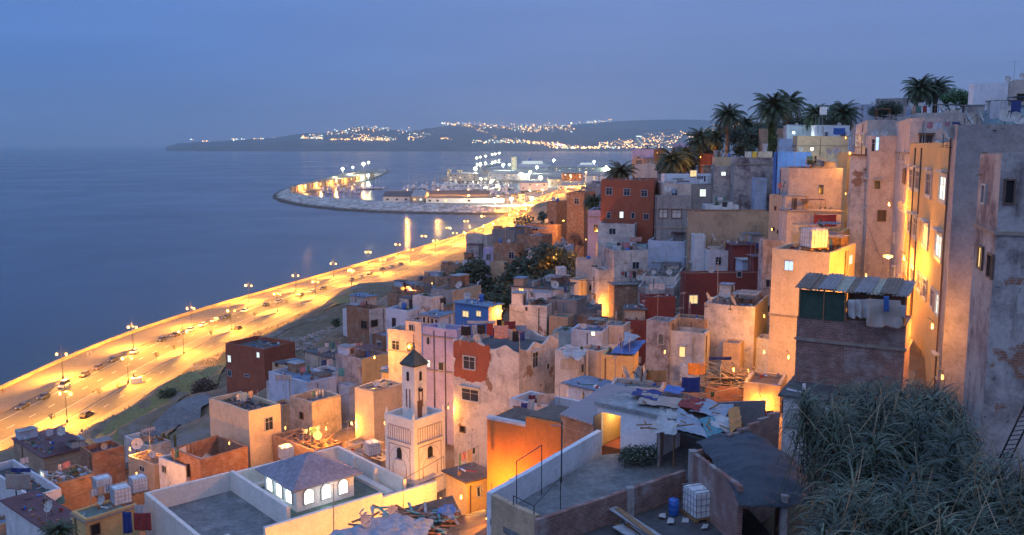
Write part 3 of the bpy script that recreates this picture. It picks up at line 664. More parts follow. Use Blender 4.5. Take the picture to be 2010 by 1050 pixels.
house('old stained corner house with balcony roof',1967,300,1925,2100,36,'mauve',-16,'grey',1.0,24,auto=.3,wins=[('r',1972,352,1990,400,'v'),('l',1929,362,1937,400,'d'),('l',1921,483,1931,528,'y',3),('l',1940,498,1951,546,'d',3)],cornice=[-3.3],mr='greyp')
house('brick tower with a ragged shelter roof',1779,638,1565,1790,46,'brickd',60,'grey',.15,9,cornice=[-1.4])
house('dark flat roof house in front of brick tower',1765,806,1538,1790,43.5,'white',62,'dark',.1,5)
# ================================================================ ground, sea, road
for H in HL: prep(H)
def lerp(a,b,t): return a+(b-a)*t
OUT=[gp(x,y,3.6) for x,y in ((-330,905),(-150,828),(0,765),(118,706),(265,648),(375,612),(470,586),(560,560),(655,533),(740,509),(820,487),(880,470),(935,452),(975,432),(1010,411),(1040,396),(1068,383),(1090,374),(1130,362),(1190,352))]
INN=[gp(x,y,3.0) for x,y in ((-330,1120),(-150,1020),(0,930),(100,888),(200,838),(300,770),(370,722),(440,687),(520,645),(600,608),(700,577),(850,520),(905,488),(985,455),(1040,425),(1068,407),(1090,392),(1112,380),(1150,368),(1215,358))]
def atY(pts,Y):
    if Y<=pts[0].y: a,b=pts[0],pts[1]
    elif Y>=pts[-1].y: a,b=pts[-2],pts[-1]
    else:
        for a,b in zip(pts,pts[1:]):
            if a.y<=Y<=b.y: break
    t=(Y-a.y)/(b.y-a.y); return a.x+(b.x-a.x)*t
def sm(pts):
    # resample evenly in depth, smoothed
    ys=[pts[0].y*(pts[-1].y/pts[0].y)**(i/90) for i in range(91)]
    xs=[atY(pts,y) for y in ys]
    for _ in range(14): xs=[xs[0]]+[(xs[i-1]+xs[i]*2+xs[i+1])/4 for i in range(1,90)]+[xs[-1]]
    return [(x,y) for x,y in zip(xs,ys)]
Y0=140
OUTS=sm([p for p in OUT if p.y>Y0-30]); INNS=sm([p for p in INN if p.y>Y0-30])
def xo(Y): return atY([Vector((a,b,0)) for a,b in OUTS],Y)
def xi(Y): return atY([Vector((a,b,0)) for a,b in INNS],Y)
TAB=[]
yy=120.0
while yy<2300: TAB.append((yy,xo(yy),xi(yy))); yy*=1.02
def coast(Y):
    import bisect
    i=bisect.bisect([q[0] for q in TAB],Y); i=max(1,min(i,len(TAB)-1)); a,b=TAB[i-1],TAB[i]; t=(Y-a[0])/(b[0]-a[0])
    return a[1]+(b[1]-a[1])*t, a[2]+(b[2]-a[2])*t
for Y_ in (130,160,190,220,250,300,350,400,460,520,600,700):
    a,b=coast(Y_); CTRL.append((b+2,Y_,3.0,4.0)); CTRL.append((b+8,Y_,4.2 if Y_<260 else 6,2.0))
for px,py,Y in ((250,840,170),(330,800,180),(400,745,190),(330,880,140),(450,720,190),(520,670,230),(620,640,250),(640,670,190),(700,600,260),(760,560,290),(400,790,150),(60,880,150),(640,690,165)):
    q=at(px,py,Y); CTRL.append((q.x,q.y,q.z,2.0))
for q in ((8,25,50.5),(14,20,55),(22,26,58),(14,30,57),(-10,30,40),(-30,40,38),(-50,60,36),(-80,90,28),(0,10,52),(20,5,60),(40,60,66),(60,90,70),(60,150,66),(120,200,66),(200,300,60),(90,260,56),(60,400,45),(100,600,40),(160,900,30),(20,250,30),(40,330,24),(10,420,10),(30,600,12)):
    CTRL.append((*q,2.0))
for q in ((-12,55,40),(-20,52,39),(-10,47,42),(-26,54,38),(-16,48,40),(-35,50,37),(-8,44,44)): CTRL.append((*q,5.0))
for px,py,Y in ((900,1005,60),(960,1010,55),(1000,1040,50),(940,1040,50),(700,860,96),(690,840,98),(1745,560,76),(1730,620,60),(1835,770,52),(1850,800,42)):
    q=at(px,py,Y); CTRL.append((q.x,q.y,q.z,2.5))
def ground_mat():
    m,n,b=newmat('ground_earth'); t=N(n,'ShaderNodeTexCoord'); v=t.outputs['Object']; b.inputs['Roughness'].default_value=.95
    g,_=nz_(n,v,.02,5,.6,.45,.58); c=mix(n,g,(.15,.11,.065),(.20,.14,.09))
    g2,h=nz_(n,v,.5,8,.7,.3,.7,.55,1.3); c=mix(n,1.0,c,g2,'MULTIPLY'); g3,_=nz_(n,v,.12,6,.7,.55,.62); c=mix(n,g3,c,(.20,.17,.15))
    n.links.new(c,b.inputs['Base Color']); bm=N(n,'ShaderNodeBump'); bm.inputs['Distance'].default_value=.5; bm.inputs['Strength'].default_value=.6; n.links.new(h,bm.inputs['Height']); n.links.new(bm.outputs[0],b.inputs['Normal']); return m
mb=MB(); ny=190; nx=150
rows=[]
for j in range(ny+1):
    Y=4*(1500/4)**(j/ny); cx_,ix_=coast(max(Y,120)) if Y>120 else (-150,-104)
    row=[]
    x0=ix_-.5; x1=max(150,Y*.85)
    for i in range(nx+1):
        u=i/nx; x=x0+(x1-x0)*(u**1.15); z=terr(x,Y)
        if Y>700: z=lerp(z,6,min(1,(Y-700)/400))
        z=max(z,2.9)
        if i==0: z=2.9
        z+=noise.noise(Vector((x*.15,Y*.15,0)))*min(.5,abs(z-2.9)*.2)
        row.append((x,Y,z))
    rows.append(row)
TR=rows
mb.grid(lambda u,v:rows[int(round(v*ny))][int(round(u*nx))],nx,ny)
g=mb.build('ground',ground_mat(),smooth=True); tag(g,kind='structure')
# sea
def sea_mat():
    m,n,b=newmat('sea_water'); t=N(n,'ShaderNodeTexCoord'); b.inputs['Base Color'].default_value=(.010,.034,.060,1)
    b.inputs['Roughness'].default_value=.24; b.inputs['Specular IOR Level'].default_value=.27; b.inputs['IOR'].default_value=1.33
    mp=N(n,'ShaderNodeMapping'); mp.inputs['Scale'].default_value=(.02,.02,.02); n.links.new(t.outputs['Object'],mp.inputs[0])
    z=N(n,'ShaderNodeTexNoise'); z.inputs['Scale'].default_value=1.2; z.inputs['Detail'].default_value=6; z.inputs['Roughness'].default_value=.55; n.links.new(mp.outputs[0],z.inputs['Vector'])
    bm=N(n,'ShaderNodeBump'); bm.inputs['Strength'].default_value=.05; bm.inputs['Distance'].default_value=2.0; n.links.new(z.outputs[0],bm.inputs['Height']); n.links.new(bm.outputs[0],b.inputs['Normal'])
    f,_=nz_(n,t.outputs['Object'],.004,4,.6,.35,.65,.12,.22); n.links.new(f,b.inputs['Roughness'])
    return m
mb=MB(); mb.quad((-60000,-3000,0),(60000,-3000,0),(60000,70000,0),(-60000,70000,0)); tag(mb.build('sea',sea_mat()),kind='structure')
# road ribbons between seaward line (t=0) and inner line (t=1)
def strip(name,t0,t1,z,m,z1=None,edge=True,dash=None,ya=125,yb=2100):
    mb=MB(); prev=None; k=0
    Y=ya; pts=[]
    while Y<yb:
        a,b=coast(Y); pts.append((Vector((lerp(a,b,t0),Y,z)),Vector((lerp(a,b,t1),Y,z if z1 is None else z1)))); Y+= (3 if dash else 4 if Y<500 else 12)
    for i in range(len(pts)-1):
        if dash and (i%3): continue
        a,b=pts[i]; c,d=pts[i+1]; mb.quad(a,b,d,c)
        if edge:
            for p,q in ((a,c),(d,b)): mb.quad(p,q,q-Vector((0,0,1.0)),p-Vector((0,0,1.0)))
    o=mb.build(name,m); tag(o,kind='structure'); return o
asph=roofm('asphalt',(.125,.11,.085),.35); pave=roofm('paving',(.23,.18,.12),.3); paint=flat('road_paint',(.62,.6,.55),.6,var=.1)
verge=flat('verge_grass',(.21,.17,.06),.95,bump=.5,bs=3)
strip('promenade',0.0,.30,3.14,pave); strip('road',.30,.64,3.0,asph,edge=False); strip('pavement',.64,.745,3.13,pave); strip('inner_road',.745,.93,3.0,asph,edge=False); strip('pavement',.93,1.03,3.13,pave)
strip('road_marking',.385,.389,3.008,paint,edge=False); strip('road_marking',.51,.515,3.008,paint,edge=False,dash=1); strip('road_marking',.625,.629,3.008,paint,edge=False); strip('road_marking',.84,.844,3.008,paint,edge=False,dash=1)
strip('road_marking',.755,.758,3.008,paint,edge=False)
# sea wall with coping, and rocks under it
mb=MB(); Y=125
while Y<1600:
    dy=4 if Y<500 else 12; a,_=coast(Y); b,_=coast(Y+dy)
    for (x0,x1,z0,z1) in ((-.5,0,-1,4.05),(-.6,.08,4.053,4.2)):
        p=[(a+x0,Y,z0),(a+x1,Y,z0),(b+x1,Y+dy,z0),(b+x0,Y+dy,z0),(a+x0,Y,z1),(a+x1,Y,z1),(b+x1,Y+dy,z1),(b+x0,Y+dy,z1)]
        mb.quad(p[4],p[5],p[6],p[7]); mb.quad(p[1],p[2],p[6],p[5]); mb.quad(p[3],p[0],p[4],p[7])
    Y+=dy
tag(mb.build('sea_wall',P['tan']),'long low stone sea wall along the promenade edge','sea wall')
def rock_mat():
    m,n,b=newmat('rock'); t=N(n,'ShaderNodeTexCoord'); b.inputs['Roughness'].default_value=.9
    v=N(n,'ShaderNodeTexVoronoi'); v.inputs['Scale'].default_value=.22; n.links.new(t.outputs['Object'],v.inputs['Vector'])
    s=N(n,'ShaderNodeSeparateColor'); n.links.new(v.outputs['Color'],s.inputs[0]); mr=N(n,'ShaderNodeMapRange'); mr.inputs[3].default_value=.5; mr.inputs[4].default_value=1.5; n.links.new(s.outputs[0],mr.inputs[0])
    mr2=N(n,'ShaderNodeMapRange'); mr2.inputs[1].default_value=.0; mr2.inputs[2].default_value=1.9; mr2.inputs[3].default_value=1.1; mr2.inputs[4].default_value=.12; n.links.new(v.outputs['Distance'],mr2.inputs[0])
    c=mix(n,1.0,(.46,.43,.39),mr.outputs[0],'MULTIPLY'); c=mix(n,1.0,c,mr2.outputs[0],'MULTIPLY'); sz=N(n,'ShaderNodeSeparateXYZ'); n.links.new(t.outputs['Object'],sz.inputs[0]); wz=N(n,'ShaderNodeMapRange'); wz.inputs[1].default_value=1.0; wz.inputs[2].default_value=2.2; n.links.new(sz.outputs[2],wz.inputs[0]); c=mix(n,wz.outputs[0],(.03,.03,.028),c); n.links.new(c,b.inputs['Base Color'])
    bm=N(n,'ShaderNodeBump'); bm.invert=True; bm.inputs['Distance'].default_value=1.5; n.links.new(v.outputs['Distance'],bm.inputs['Height']); n.links.new(bm.outputs[0],b.inputs['Normal']); return m
rock=rock_mat()
rn=random.Random(3); mb=MB(); Y=150
while Y<950:
    a,_=coast(Y)
    for k in range(2):
        x=a-.8-rn.random()*4.5; r=rn.uniform(.5,1.25); z=max(.0,2.2-(a-x)*.5); q=Matrix.Rotation(rn.uniform(0,3),4,'Z')@Matrix.Rotation(rn.uniform(-.5,.5),4,'X')
        mb.box(-r,-r*.8,-r,r,r*.8,r*.7,M=Matrix.Translation((x,Y+rn.random()*2,z))@q)
    Y+=1.7 if Y<400 else 3
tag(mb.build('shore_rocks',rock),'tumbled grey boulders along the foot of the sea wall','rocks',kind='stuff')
# grass bank beside the road and paved footpath, draped on the ground
def drape(name,pxs,mat,dz=.06,kind='structure',Ymid=None):
    # pxs: (px,py) left/right edge pairs, projected onto the terrain surface by marching
    def hit(px,py):
        d=ray(px,py); s=60
        while s<900:
            q=Vector((0,0,ZC))+d*s
            if q.z<max(2.9,terr(q.x,q.y)): return Vector((q.x,q.y,max(2.9,terr(q.x,q.y))+dz))
            s+=.7
        return gp(px,py,3)
    mb=MB(); P_=[(hit(*a),hit(*b)) for a,b in pxs]
    for (a,b),(c,d) in zip(P_,P_[1:]):
        n=12
        for i in range(n):
            for j in range(3):
                def pt(u,v):
                    q=a.lerp(b,v).lerp(c.lerp(d,v),u); return (q.x,q.y,max(2.95,terr(q.x,q.y))+dz+noise.noise(Vector((q.x*.15,q.y*.15,0)))*.3+.12)
                mb.quad(pt(i/n,j/3),pt(i/n,(j+1)/3),pt((i+1)/n,(j+1)/3),pt((i+1)/n,j/3))
    o=mb.build(name,mat,smooth=True); tag(o,kind=kind); return o
drape('grass_bank',[((160,868),(200,905)),((215,830),(262,870)),((290,785),(345,800)),((370,732),(430,745)),((440,692),(500,690)),((520,650),(560,650)),((600,613),(620,622)),((700,582),(712,592))],verge)
drape('footpath',[((250,880),(285,890)),((300,835),(345,845)),((345,800),(395,805)),((400,775),(425,790))],roofm('path_paving',(.2,.19,.2),.4),dz=.12)
# stone paved drain across the bank, rubble slope
rn=random.Random(19); mb=MB()
for i in range(5200):
    Y=rn.uniform(140,420); a,b=coast(Y); x=b+1+abs(rn.gauss(0,16)); z=terr(x,Y); r=rn.uniform(.05,.22)
    if z<3: z=3
    for k in range(4):
        an=rn.uniform(0,6.28); d=Vector((math.cos(an),math.sin(an),rn.uniform(.6,2)))*r*2.2; q=Vector((x,Y,z)); s_=Vector((-d.y,d.x,0)).normalized()*r*.35; mb.tri(q-s_,q+s_,q+d)
tag(mb.build('scrub',flat('scrub_dry',(.14,.13,.06),.9)),'dry scrub and tufts scattered over the roadside slope','scrub',kind='stuff')
rn=random.Random(9); mb=MB()
for i in range(500):
    px=rn.uniform(560,680); py=rn.uniform(655,700)-(px-560)*.25; q=at(px,py,rn.uniform(160,235)); z=terr(q.x,q.y); r=rn.uniform(.1,.5)
    mb.box(-r,-r,-r*.5,r,r,r*.6,M=Matrix.Translation((q.x,q.y,z+.1))@Matrix.Rotation(rn.uniform(0,6),4,(rn.random(),rn.random(),1)))
tag(mb.build('rubble',flat('rubble_pale',(.30,.26,.24),.9,var=.4)),'pale rubble strewn down the bare slope by the ruin','rubble',kind='stuff')
# ================================================================ build houses
for H in HL: build_house(H)
# small annexes leaning against the bigger walls
def inside(q,G,m=.25):
    v=Vector((q.x-G['P0'].x,q.y-G['P0'].y,0)); a=v.dot(G['r']); b=v.dot(G['l']); return -m<a<G['w']+m and -m<b<G['d']+m
rn=random.Random(101); PH=list(HL); NA=[]; CN=dict(whitep='patchy white',bluewh='pale blue',greyp='blotchy grey',tan='tan',mauve='stained grey',brickt='tan brick',brick='orange brick',cream='cream',greyd='dark grey',teal='dull teal',peach='peach',white='whitewashed')
SKIP=('brick tower','dark flat roof house in front','old stained','grey rendered','yellow alley','tall smooth','big terracotta','ochre cornice','patched','terracotta patch','slender','tall pink','skyline','pink washed','villa','minaret','mosque','cream block with','weathered cream','blue house','blocky terracotta','ribbed red','corrugated','junk boards','oxblood')
for H in PH:
    if any(k in H['label'] for k in SKIP) or H['name']!='house' or H['P0'].y<56 or H['P0'].y>200 or H.get('rt'): continue
    for face in 'lr':
        L=H['d'] if face=='l' else H['w']
        if L<2.6 or rn.random()<.12: continue
        for tr in range(4):
            wv=rn.uniform(1.6,min(3.4,L*.8)); dv=rn.uniform(1.4,2.8); u0=rn.uniform(0,L-wv); zt=H['P0'].z-rn.uniform(1.6,3.8)
            if face=='l': base=H['P0']+H['l']*u0-H['r']*(dv+.01); aw,ad=dv,wv
            else: base=H['P0']+H['r']*u0-H['l']*(dv+.01); aw,ad=wv,dv
            P_=Vector((base.x,base.y,zt)); pts=[P_+H['r']*aw*a+H['l']*ad*b for a in (0,.5,1) for b in (0,.5,1)]
            if any(inside(q,G) for q in pts for G in PH+NA if G is not H): continue
            mt=rn.choice(list(CN)); 
            G=dict(label='small %s annex against the %s'%(CN[mt],H['label']),cx=H['cx'],cy=H['cy'],xl=0,xr=0,Y=P_.y,mat=mt,a=H['a'],roof=rn.choice(['grey','dark','blue','pale','cgrey','red','brown','green']),par=rn.choice([.12,.3,.5,0]),h=4,wins=[],auto=.35,mr=None,clut=rn.choice(['','','d','a','w','p']),name='annex',cat='annex',z=None,group='small annexes leaning against bigger houses',base=None,cornice=False,dmax=9,patch=None,scal=0,P0=P_,r=H['r'],l=H['l'],w=aw,d=ad,c=P_+H['r']*aw/2+H['l']*ad/2)
            if len(G['label'].split())>16: G['label']='%s annex against the %s'%(CN[mt],H['label'])
            if any(G['label']==K['label'] for K in NA): G['label']=G['label'].replace('annex','second annex')
            NA.append(G); break
for G in NA: build_house(G)
HL.extend(NA)
print('ANNEX',len(NA))
BYL={H['label']:H for H in HL}
for H in HL: clutter(H)
# ================================================================ far shore, port
def hill(name,prof,Yf,Yt,foot_z,mat,seed):
    mb=MB(); xs=[]; a=prof[0][0]
    while a<=prof[-1][0]:
        for (x0,y0),(x1,y1) in zip(prof,prof[1:]):
            if x0<=a<=x1: y=y0+(y1-y0)*(a-x0)/(x1-x0); break
        xs.append((a,y)); a+=5
    def top(i):
        x,y=xs[i]; q=at(x,y+noise.noise(Vector((x*.05,seed,0)))*1.6+noise.noise(Vector((x*.16,seed,4)))*1.1,Yt); return q
    n=len(xs)-1
    def fn(u,v):
        i=int(round(u*n)); T=top(i); X=T.x*(Yf+(Yt-Yf)*v)/Yt; Y=Yf+(Yt-Yf)*v
        z=foot_z+(T.z-foot_z)*(v**.8)*(1+.25*noise.noise(Vector((X*.0012,Y*.0012,seed)))*(1-v))
        return (X,Y,z if v>0 else -5)
    mb.grid(fn,n,10)
    o=mb.build(name,mat,smooth=True); tag(o,kind='structure'); return fn
hm=flat('hill_scrub',(.09,.10,.10),.95,var=.4,bs=.01)
f1=hill('hills',[(325,288),(350,281),(380,279),(470,275),(545,269),(600,261),(640,262),(700,249),(740,252),(800,258),(850,250),(905,243),(960,247),(1020,250),(1100,247),(1180,252),(1500,256),(1700,262)],11000,15000,10,hm,1.0)
f2=hill('far_hills',[(960,250),(1100,247),(1180,240),(1250,236),(1330,234),(1400,236),(1500,240),(1700,244)],15500,19000,10,hm,5.0)
lw=flat('town_light_warm',(1,.7,.3),emit=(1,.52,.16),es=2.2); lc=flat('town_light_cool',(1,1,.9),emit=(.85,1,.80),es=1.3); lp=flat('town_light_pink',(1,.5,.9),emit=(1,.45,.8),es=1.2)
facb=flat('far_facade',(.3,.3,.3),.9)
def lights(name,label,regs,seed,pop=.6):
    rn=random.Random(seed); mb=MB()
    for (x0,y0,x1,y1,n,warm,sz) in regs:
        for _ in range(int(n*1.05)):
            t=rn.random(); px=lerp(x0,x1,t); py=lerp(y0,y1,t)+rn.gauss(0,sz)
            Y=rn.uniform(10700,10950) if py>286 else lerp(11000,14500,min(1,max(0,(288-py)/38)))
            q=at(px,min(py,290.5),Y*.985); s=rn.choice([2,3,4,6.5]); mi=0 if rn.random()<warm else 1
            if warm<0: mi=2
            mb.box(q.x-s,q.y-s,q.z-s,q.x+s,q.y+s,q.z+s*.8,mi)
    o=mb.build(name,[lw,lc,lp]); tag(o,label,'town lights',kind='stuff')
lights('far_town','scattered window and street lights of the town across the bay',[
 (371,274,380,275,4,.3,.6),(395,277,412,277,6,.9,.4),(455,273,480,273,18,.2,.7),(497,272,518,272,14,.9,.4),(535,270,540,270,4,.9,.5),
 (590,269,635,271,50,.5,1.2),(600,268,645,264,25,.8,2),(645,273,700,273,40,1,.6),(640,262,690,256,40,.7,2.5),(690,254,770,252,60,.6,3),(700,272,780,273,80,.7,2),(690,268,760,272,50,.8,3),(780,258,850,262,30,.5,4),
 (800,270,835,268,20,.6,2),(866,271,892,272,26,.95,.7),(866,242,900,245,40,.6,1.5),(895,243,980,247,90,.8,3),(915,247,975,270,80,.95,1.8),(925,276,1000,278,70,.3,1.8),(980,248,1060,254,70,.7,3),(1000,250,1060,258,40,.3,4),
 (1030,248,1120,247,80,.8,3),(1060,250,1130,255,40,.6,4),(1120,242,1200,237,40,.3,1.6),(985,274,1040,279,50,.6,2),(1035,278,1100,284,110,.9,1.8),(1085,288,1130,290,40,.6,1.4),(1100,285,1175,291,70,.9,1.5),(1175,284,1240,279,90,.85,2.4),
 (1210,284,1330,276,130,.85,4),(1260,272,1400,262,110,.9,5),(1380,262,1480,240,120,.95,4),(1120,289,1330,289,100,.7,1.2),(1440,244,1520,262,80,.9,5)],11)
lights('far_town_signs','magenta lit strip on the waterfront across the bay',[(1088,283,1102,284,22,-1,.5)],12)
# dark water lights: small far boats
# far tower blocks
def farblock(label,x0,x1,y0,y1,Y,warm=0,mat=None):
    A=at(x0,y1,Y); B=at(x1,y1,Y); T=at(x0,y0,Y); o=empty('tower_block',A,0,label,'tower block'); w=B.x-A.x; h=T.z-A.z
    m=MB(); m.box(0,0,-20,w,w,h); m.build('wall',mat or facb,o); f=MB()
    for i in range(5):
        for j in range(6):
            if (i*7+j*3)%4: continue
            f.box(w*(i+.25)/5,-2,h*(j+.3)/6,w*(i+.75)/5,-.5,h*(j+.7)/6)
    f.build('window',[lw,lc][warm],o); r=MB(); r.box(w*.1,w*.1,h+.01,w*.9,w*.9,h*1.08); r.build('roof_room',lc if warm else facb,o)
farblock('pale hotel tower with lit crown across the bay',1249,1261,268,284,10800,1)
farblock('broad pale block on far shore left of hotel tower',1205,1225,275,285,10850)
# ---- breakwater
bo=[(1052,414),(1000,421),(920,421),(820,420),(720,418),(640,413),(585,406),(545,397),(532,389),(536,380),(552,372),(600,356),(650,345),(700,335),(742,331),(762,331)]
bc=[(1052,402),(1000,404),(920,402),(820,398),(760,395),(700,390),(640,386),(600,382),(578,379),(567,375),(572,371),(606,357),(655,345),(700,336),(740,332),(758,332)]
def resamp(pts,n):
    L=[0]
    for a,b in zip(pts,pts[1:]): L.append(L[-1]+(b-a).length)
    o=[]
    for i in range(n+1):
        s=L[-1]*i/n
        for k in range(len(pts)-1):
            if L[k]<=s<=L[k+1]+1e-6: break
        o.append(pts[k].lerp(pts[k+1],(s-L[k])/max(1e-6,L[k+1]-L[k])))
    for _ in range(6): o=[o[0]]+[(o[i-1]+o[i]*2+o[i+1])/4 for i in range(1,n)]+[o[-1]]
    return o
NB=420
BO=resamp([gp(x,y,0) for x,y in bo],NB); BC=resamp([gp(x,y,8) for x,y in bc],NB)
mb=MB(); rn=random.Random(2)
def bfn(u,v):
    i=int(round(u*NB)); a,b=BO[i],BC[i]
    if v<.8: q=a.lerp(b,v/.8); q.z=7*(v/.8)-.5
    else: q=b+ (b-a).normalized()*((v-.8)/.2*6); q.z=7 if v<.99 else 2
    if 0.05<v<.85: q+=Vector((rn.uniform(-.9,.9),rn.uniform(-.9,.9),rn.uniform(-.6,.6)))
    return q
mb.grid(bfn,NB,10)
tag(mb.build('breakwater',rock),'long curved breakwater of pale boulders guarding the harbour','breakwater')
# inner quay and wall lit orange
wl=[gp(x,y,3) for x,y in ((572,379),(600,373),(640,366),(690,357),(735,347))]
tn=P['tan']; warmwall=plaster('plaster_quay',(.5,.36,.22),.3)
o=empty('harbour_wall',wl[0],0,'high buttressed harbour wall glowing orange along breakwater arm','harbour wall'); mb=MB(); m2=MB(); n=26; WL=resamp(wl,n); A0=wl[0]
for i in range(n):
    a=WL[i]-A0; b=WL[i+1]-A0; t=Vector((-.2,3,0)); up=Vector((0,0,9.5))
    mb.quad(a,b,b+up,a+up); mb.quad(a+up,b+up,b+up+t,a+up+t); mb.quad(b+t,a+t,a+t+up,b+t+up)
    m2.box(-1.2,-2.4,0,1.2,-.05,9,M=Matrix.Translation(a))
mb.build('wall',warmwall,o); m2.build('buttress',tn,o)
def slab(name,pts,z,mat,kind='structure',zb=-2):
    mb=MB(); mb.prism([gp(x,y,z)[:2] for x,y in pts],zb,z); o=mb.build(name,mat); tag(o,kind=kind); return o
pq=roofm('port_concrete',(.30,.28,.25),.4)
slab('quay',[(574,380),(640,368),(735,348),(765,335),(742,331),(700,336),(640,352),(572,374)],2.4,pq)
slab('port_ground',[(748,397),(900,402),(1040,404),(1075,390),(1150,372),(1300,352),(1300,327),(1180,329),(1090,328),(1060,331),(1085,345),(1060,356),(1030,362),(1075,372),(1040,384),(870,385),(760,386)],2.2,pq)
slab('pier',[(862,352),(1060,356),(1085,344),(1060,331),(1000,326),(920,335),(872,344)],2.0,pq)
slab('outer_pier',[(925,330),(990,318),(996,319),(940,331)],2.0,pq)
slab('pontoon',[(700,372),(760,366),(762,367),(702,373.2)],1.0,pq); slab('pontoon',[(900,372),(1010,368),(1012,369),(902,373.2)],1.0,pq); slab('pontoon',[(850,365),(960,361),(962,362),(852,366.2)],1.0,pq)
# port buildings
def pbuild(label,x0,x1,ytop,ybot,dep,mat,roof,ybk=None,lit=0,a=0,name='warehouse',cat='warehouse',gable=False,gap=9):
    A=gp(x0,ybot,2.2); B=gp(x1,ybot,2.2); w=(B-A).length; ang=math.atan2(B.y-A.y,B.x-A.x); T=at(x0,ytop,A.y); h=max(3,T.z-2.2)
    o=empty(name,A,ang,label,cat); m=MB(); m.box(0,0,-.5,w,dep,h); m.build('wall',P[mat],o)
    r=MB()
    if gable:
        for s in (0,1):
            r.quad((-1,-1,h+.02),(w+1,-1,h+.02),(w+1,dep/2,h+dep*.09),(-1,dep/2,h+dep*.09)) if s==0 else r.quad((-1,dep/2,h+dep*.09),(w+1,dep/2,h+dep*.09),(w+1,dep+1,h+.02),(-1,dep+1,h+.02))
        r.tri((-.0,0,h),(0,dep,h),(0,dep/2,h+dep*.08)); r.tri((w,0,h),(w,dep,h),(w,dep/2,h+dep*.08))
    else: r.box(-.6,-.6,h+.02,w+.6,dep+.6,h+.6)
    r.build('roof',RF[roof],o)
    n=max(2,int(w/gap)); rn=random.Random(hash_(label))
    nf=max(1,int(h/4))
    cnt=0
    for f in range(nf):
        zz=h*(f+.5)/nf
        for i in range(n):
            if rn.random()<.25 or cnt>40: continue
            cnt+=1; q=MB(); u=w*(i+.5)/n; q.box(u-1.5,-.08,zz-1.1,u+1.5,.05,zz+1.1); q.build('window',glasslit if rn.random()<lit*.5 else (glasslw if rn.random()<lit*.4 else glass),o)
    return o
pbuild('white warehouse with grey roof nearest the breakwater head',752,806,386,396.5,60,'white','dark',lit=.1,gable=True)
pbuild('lit gabled shed end beside the first warehouse',808,832,386,397,70,'cream','pale',lit=.8,gable=True)
pbuild('long low white warehouse behind the breakwater',836,990,389,398.5,55,'white','dark',lit=.3)
pbuild('second row harbour shed with orange lit eaves',842,958,382,389,50,'peach','dark',lit=.6,gable=True)
pbuild('small peach port house right of the warehouses',1003,1020,383,393,30,'peach','brown',lit=.3,name='port_house',cat='port building')
pbuild('tall narrow peach port house near the road',1018,1030,381,395,25,'cream','brown',lit=.3,name='port_house',cat='port building')
pbuild('small white boathouse at the breakwater tip',762,790,375,384,25,'white','pale',lit=.3,name='port_house',cat='port building')
pbuild('white port office with two rows of windows',1020,1075,359,373,60,'white2','pale',lit=.4,name='port_house',cat='port building')
pbuild('pale terminal hall with tall lit openings',880,936,342,355,90,'whitep','pale',lit=.7,name='port_house',cat='port building')
pbuild('left roof tower of the terminal hall',878,884,333,350,40,'cream','pale',lit=.6,name='port_house',cat='port building')
pbuild('right roof tower of the terminal hall',897,906,335,350,40,'cream','pale',lit=.6,name='port_house',cat='port building')
pbuild('long white ferry hall behind the marina',958,1040,341,352,80,'white','pale',lit=.4,name='port_house',cat='port building')
pbuild('pale hall beside the tall silo tower',948,962,333,342,60,'cream','pale',lit=.4,name='port_house',cat='port building')
pbuild('tall pale silo tower above the harbour',1004,1014,308,333,30,'cream','pale',lit=.0,name='silo_tower',cat='tower')
pbuild('long pale green customs shed along the far quay',1076,1245,329,336,90,'teal','green',lit=.5,name='port_house',cat='port building')
pbuild('orange lit port house beside the coast road',1105,1143,341,354,50,'orange','brown',lit=.6,name='port_house',cat='port building')  # orange plaster holds the lamp light on this building as colour
pbuild('small pale port house right of the orange one',1143,1160,344,352,40,'white','pale',lit=.4,name='port_house',cat='port building')
pbuild('white walled port house with flat grey roof',1152,1190,345,358,50,'white','grey',lit=.4,name='port_house',cat='port building')
pbuild('grey ribbed depot between port and road',1078,1102,352,366,90,'grey','grey',lit=.1,name='port_house',cat='port building')
pbuild('low white wall building below the depot',1096,1150,365,370,30,'white','pale',lit=.5,name='port_house',cat='port building')
# ferries
def ferry(label,px,py,L,ang):
    q=gp(px,py,0); o=empty('ferry',(q.x,q.y,0),ang,label,'ferry'); m=MB(); w=L*.09
    pr=[(-L/2,-w),(L*.36,-w),(L/2,0),(L*.36,w),(-L/2,w)]; m.prism(pr,-1,L*.09); m.build('hull',P['white2'],o)
    s=MB()
    for k,(a,b) in enumerate(((-.42,.32),(-.38,.28),(-.3,.24))): s.box(a*L,-w*.85,L*(.092+.035*k),b*L,w*.85,L*(.122+.035*k))
    s.build('superstructure',P['white2'],o)
    wn_=MB()
    for k in range(3): wn_.box(-.38*L,-w*.87,L*(.10+.035*k),.24*L,-w*.852,L*(.113+.035*k))
    wn_.build('window_band',glasslw,o); f=MB(); f.box(-.2*L,-w*.3,L*.197,-.1*L,w*.3,L*.26); f.build('funnel',P['blue'],o)
ferry('white ferry with lit decks at the far quay',1049,328,110,.1)
ferry('brightly lit white ship right of the ferry terminal',1154,327,70,-.3)
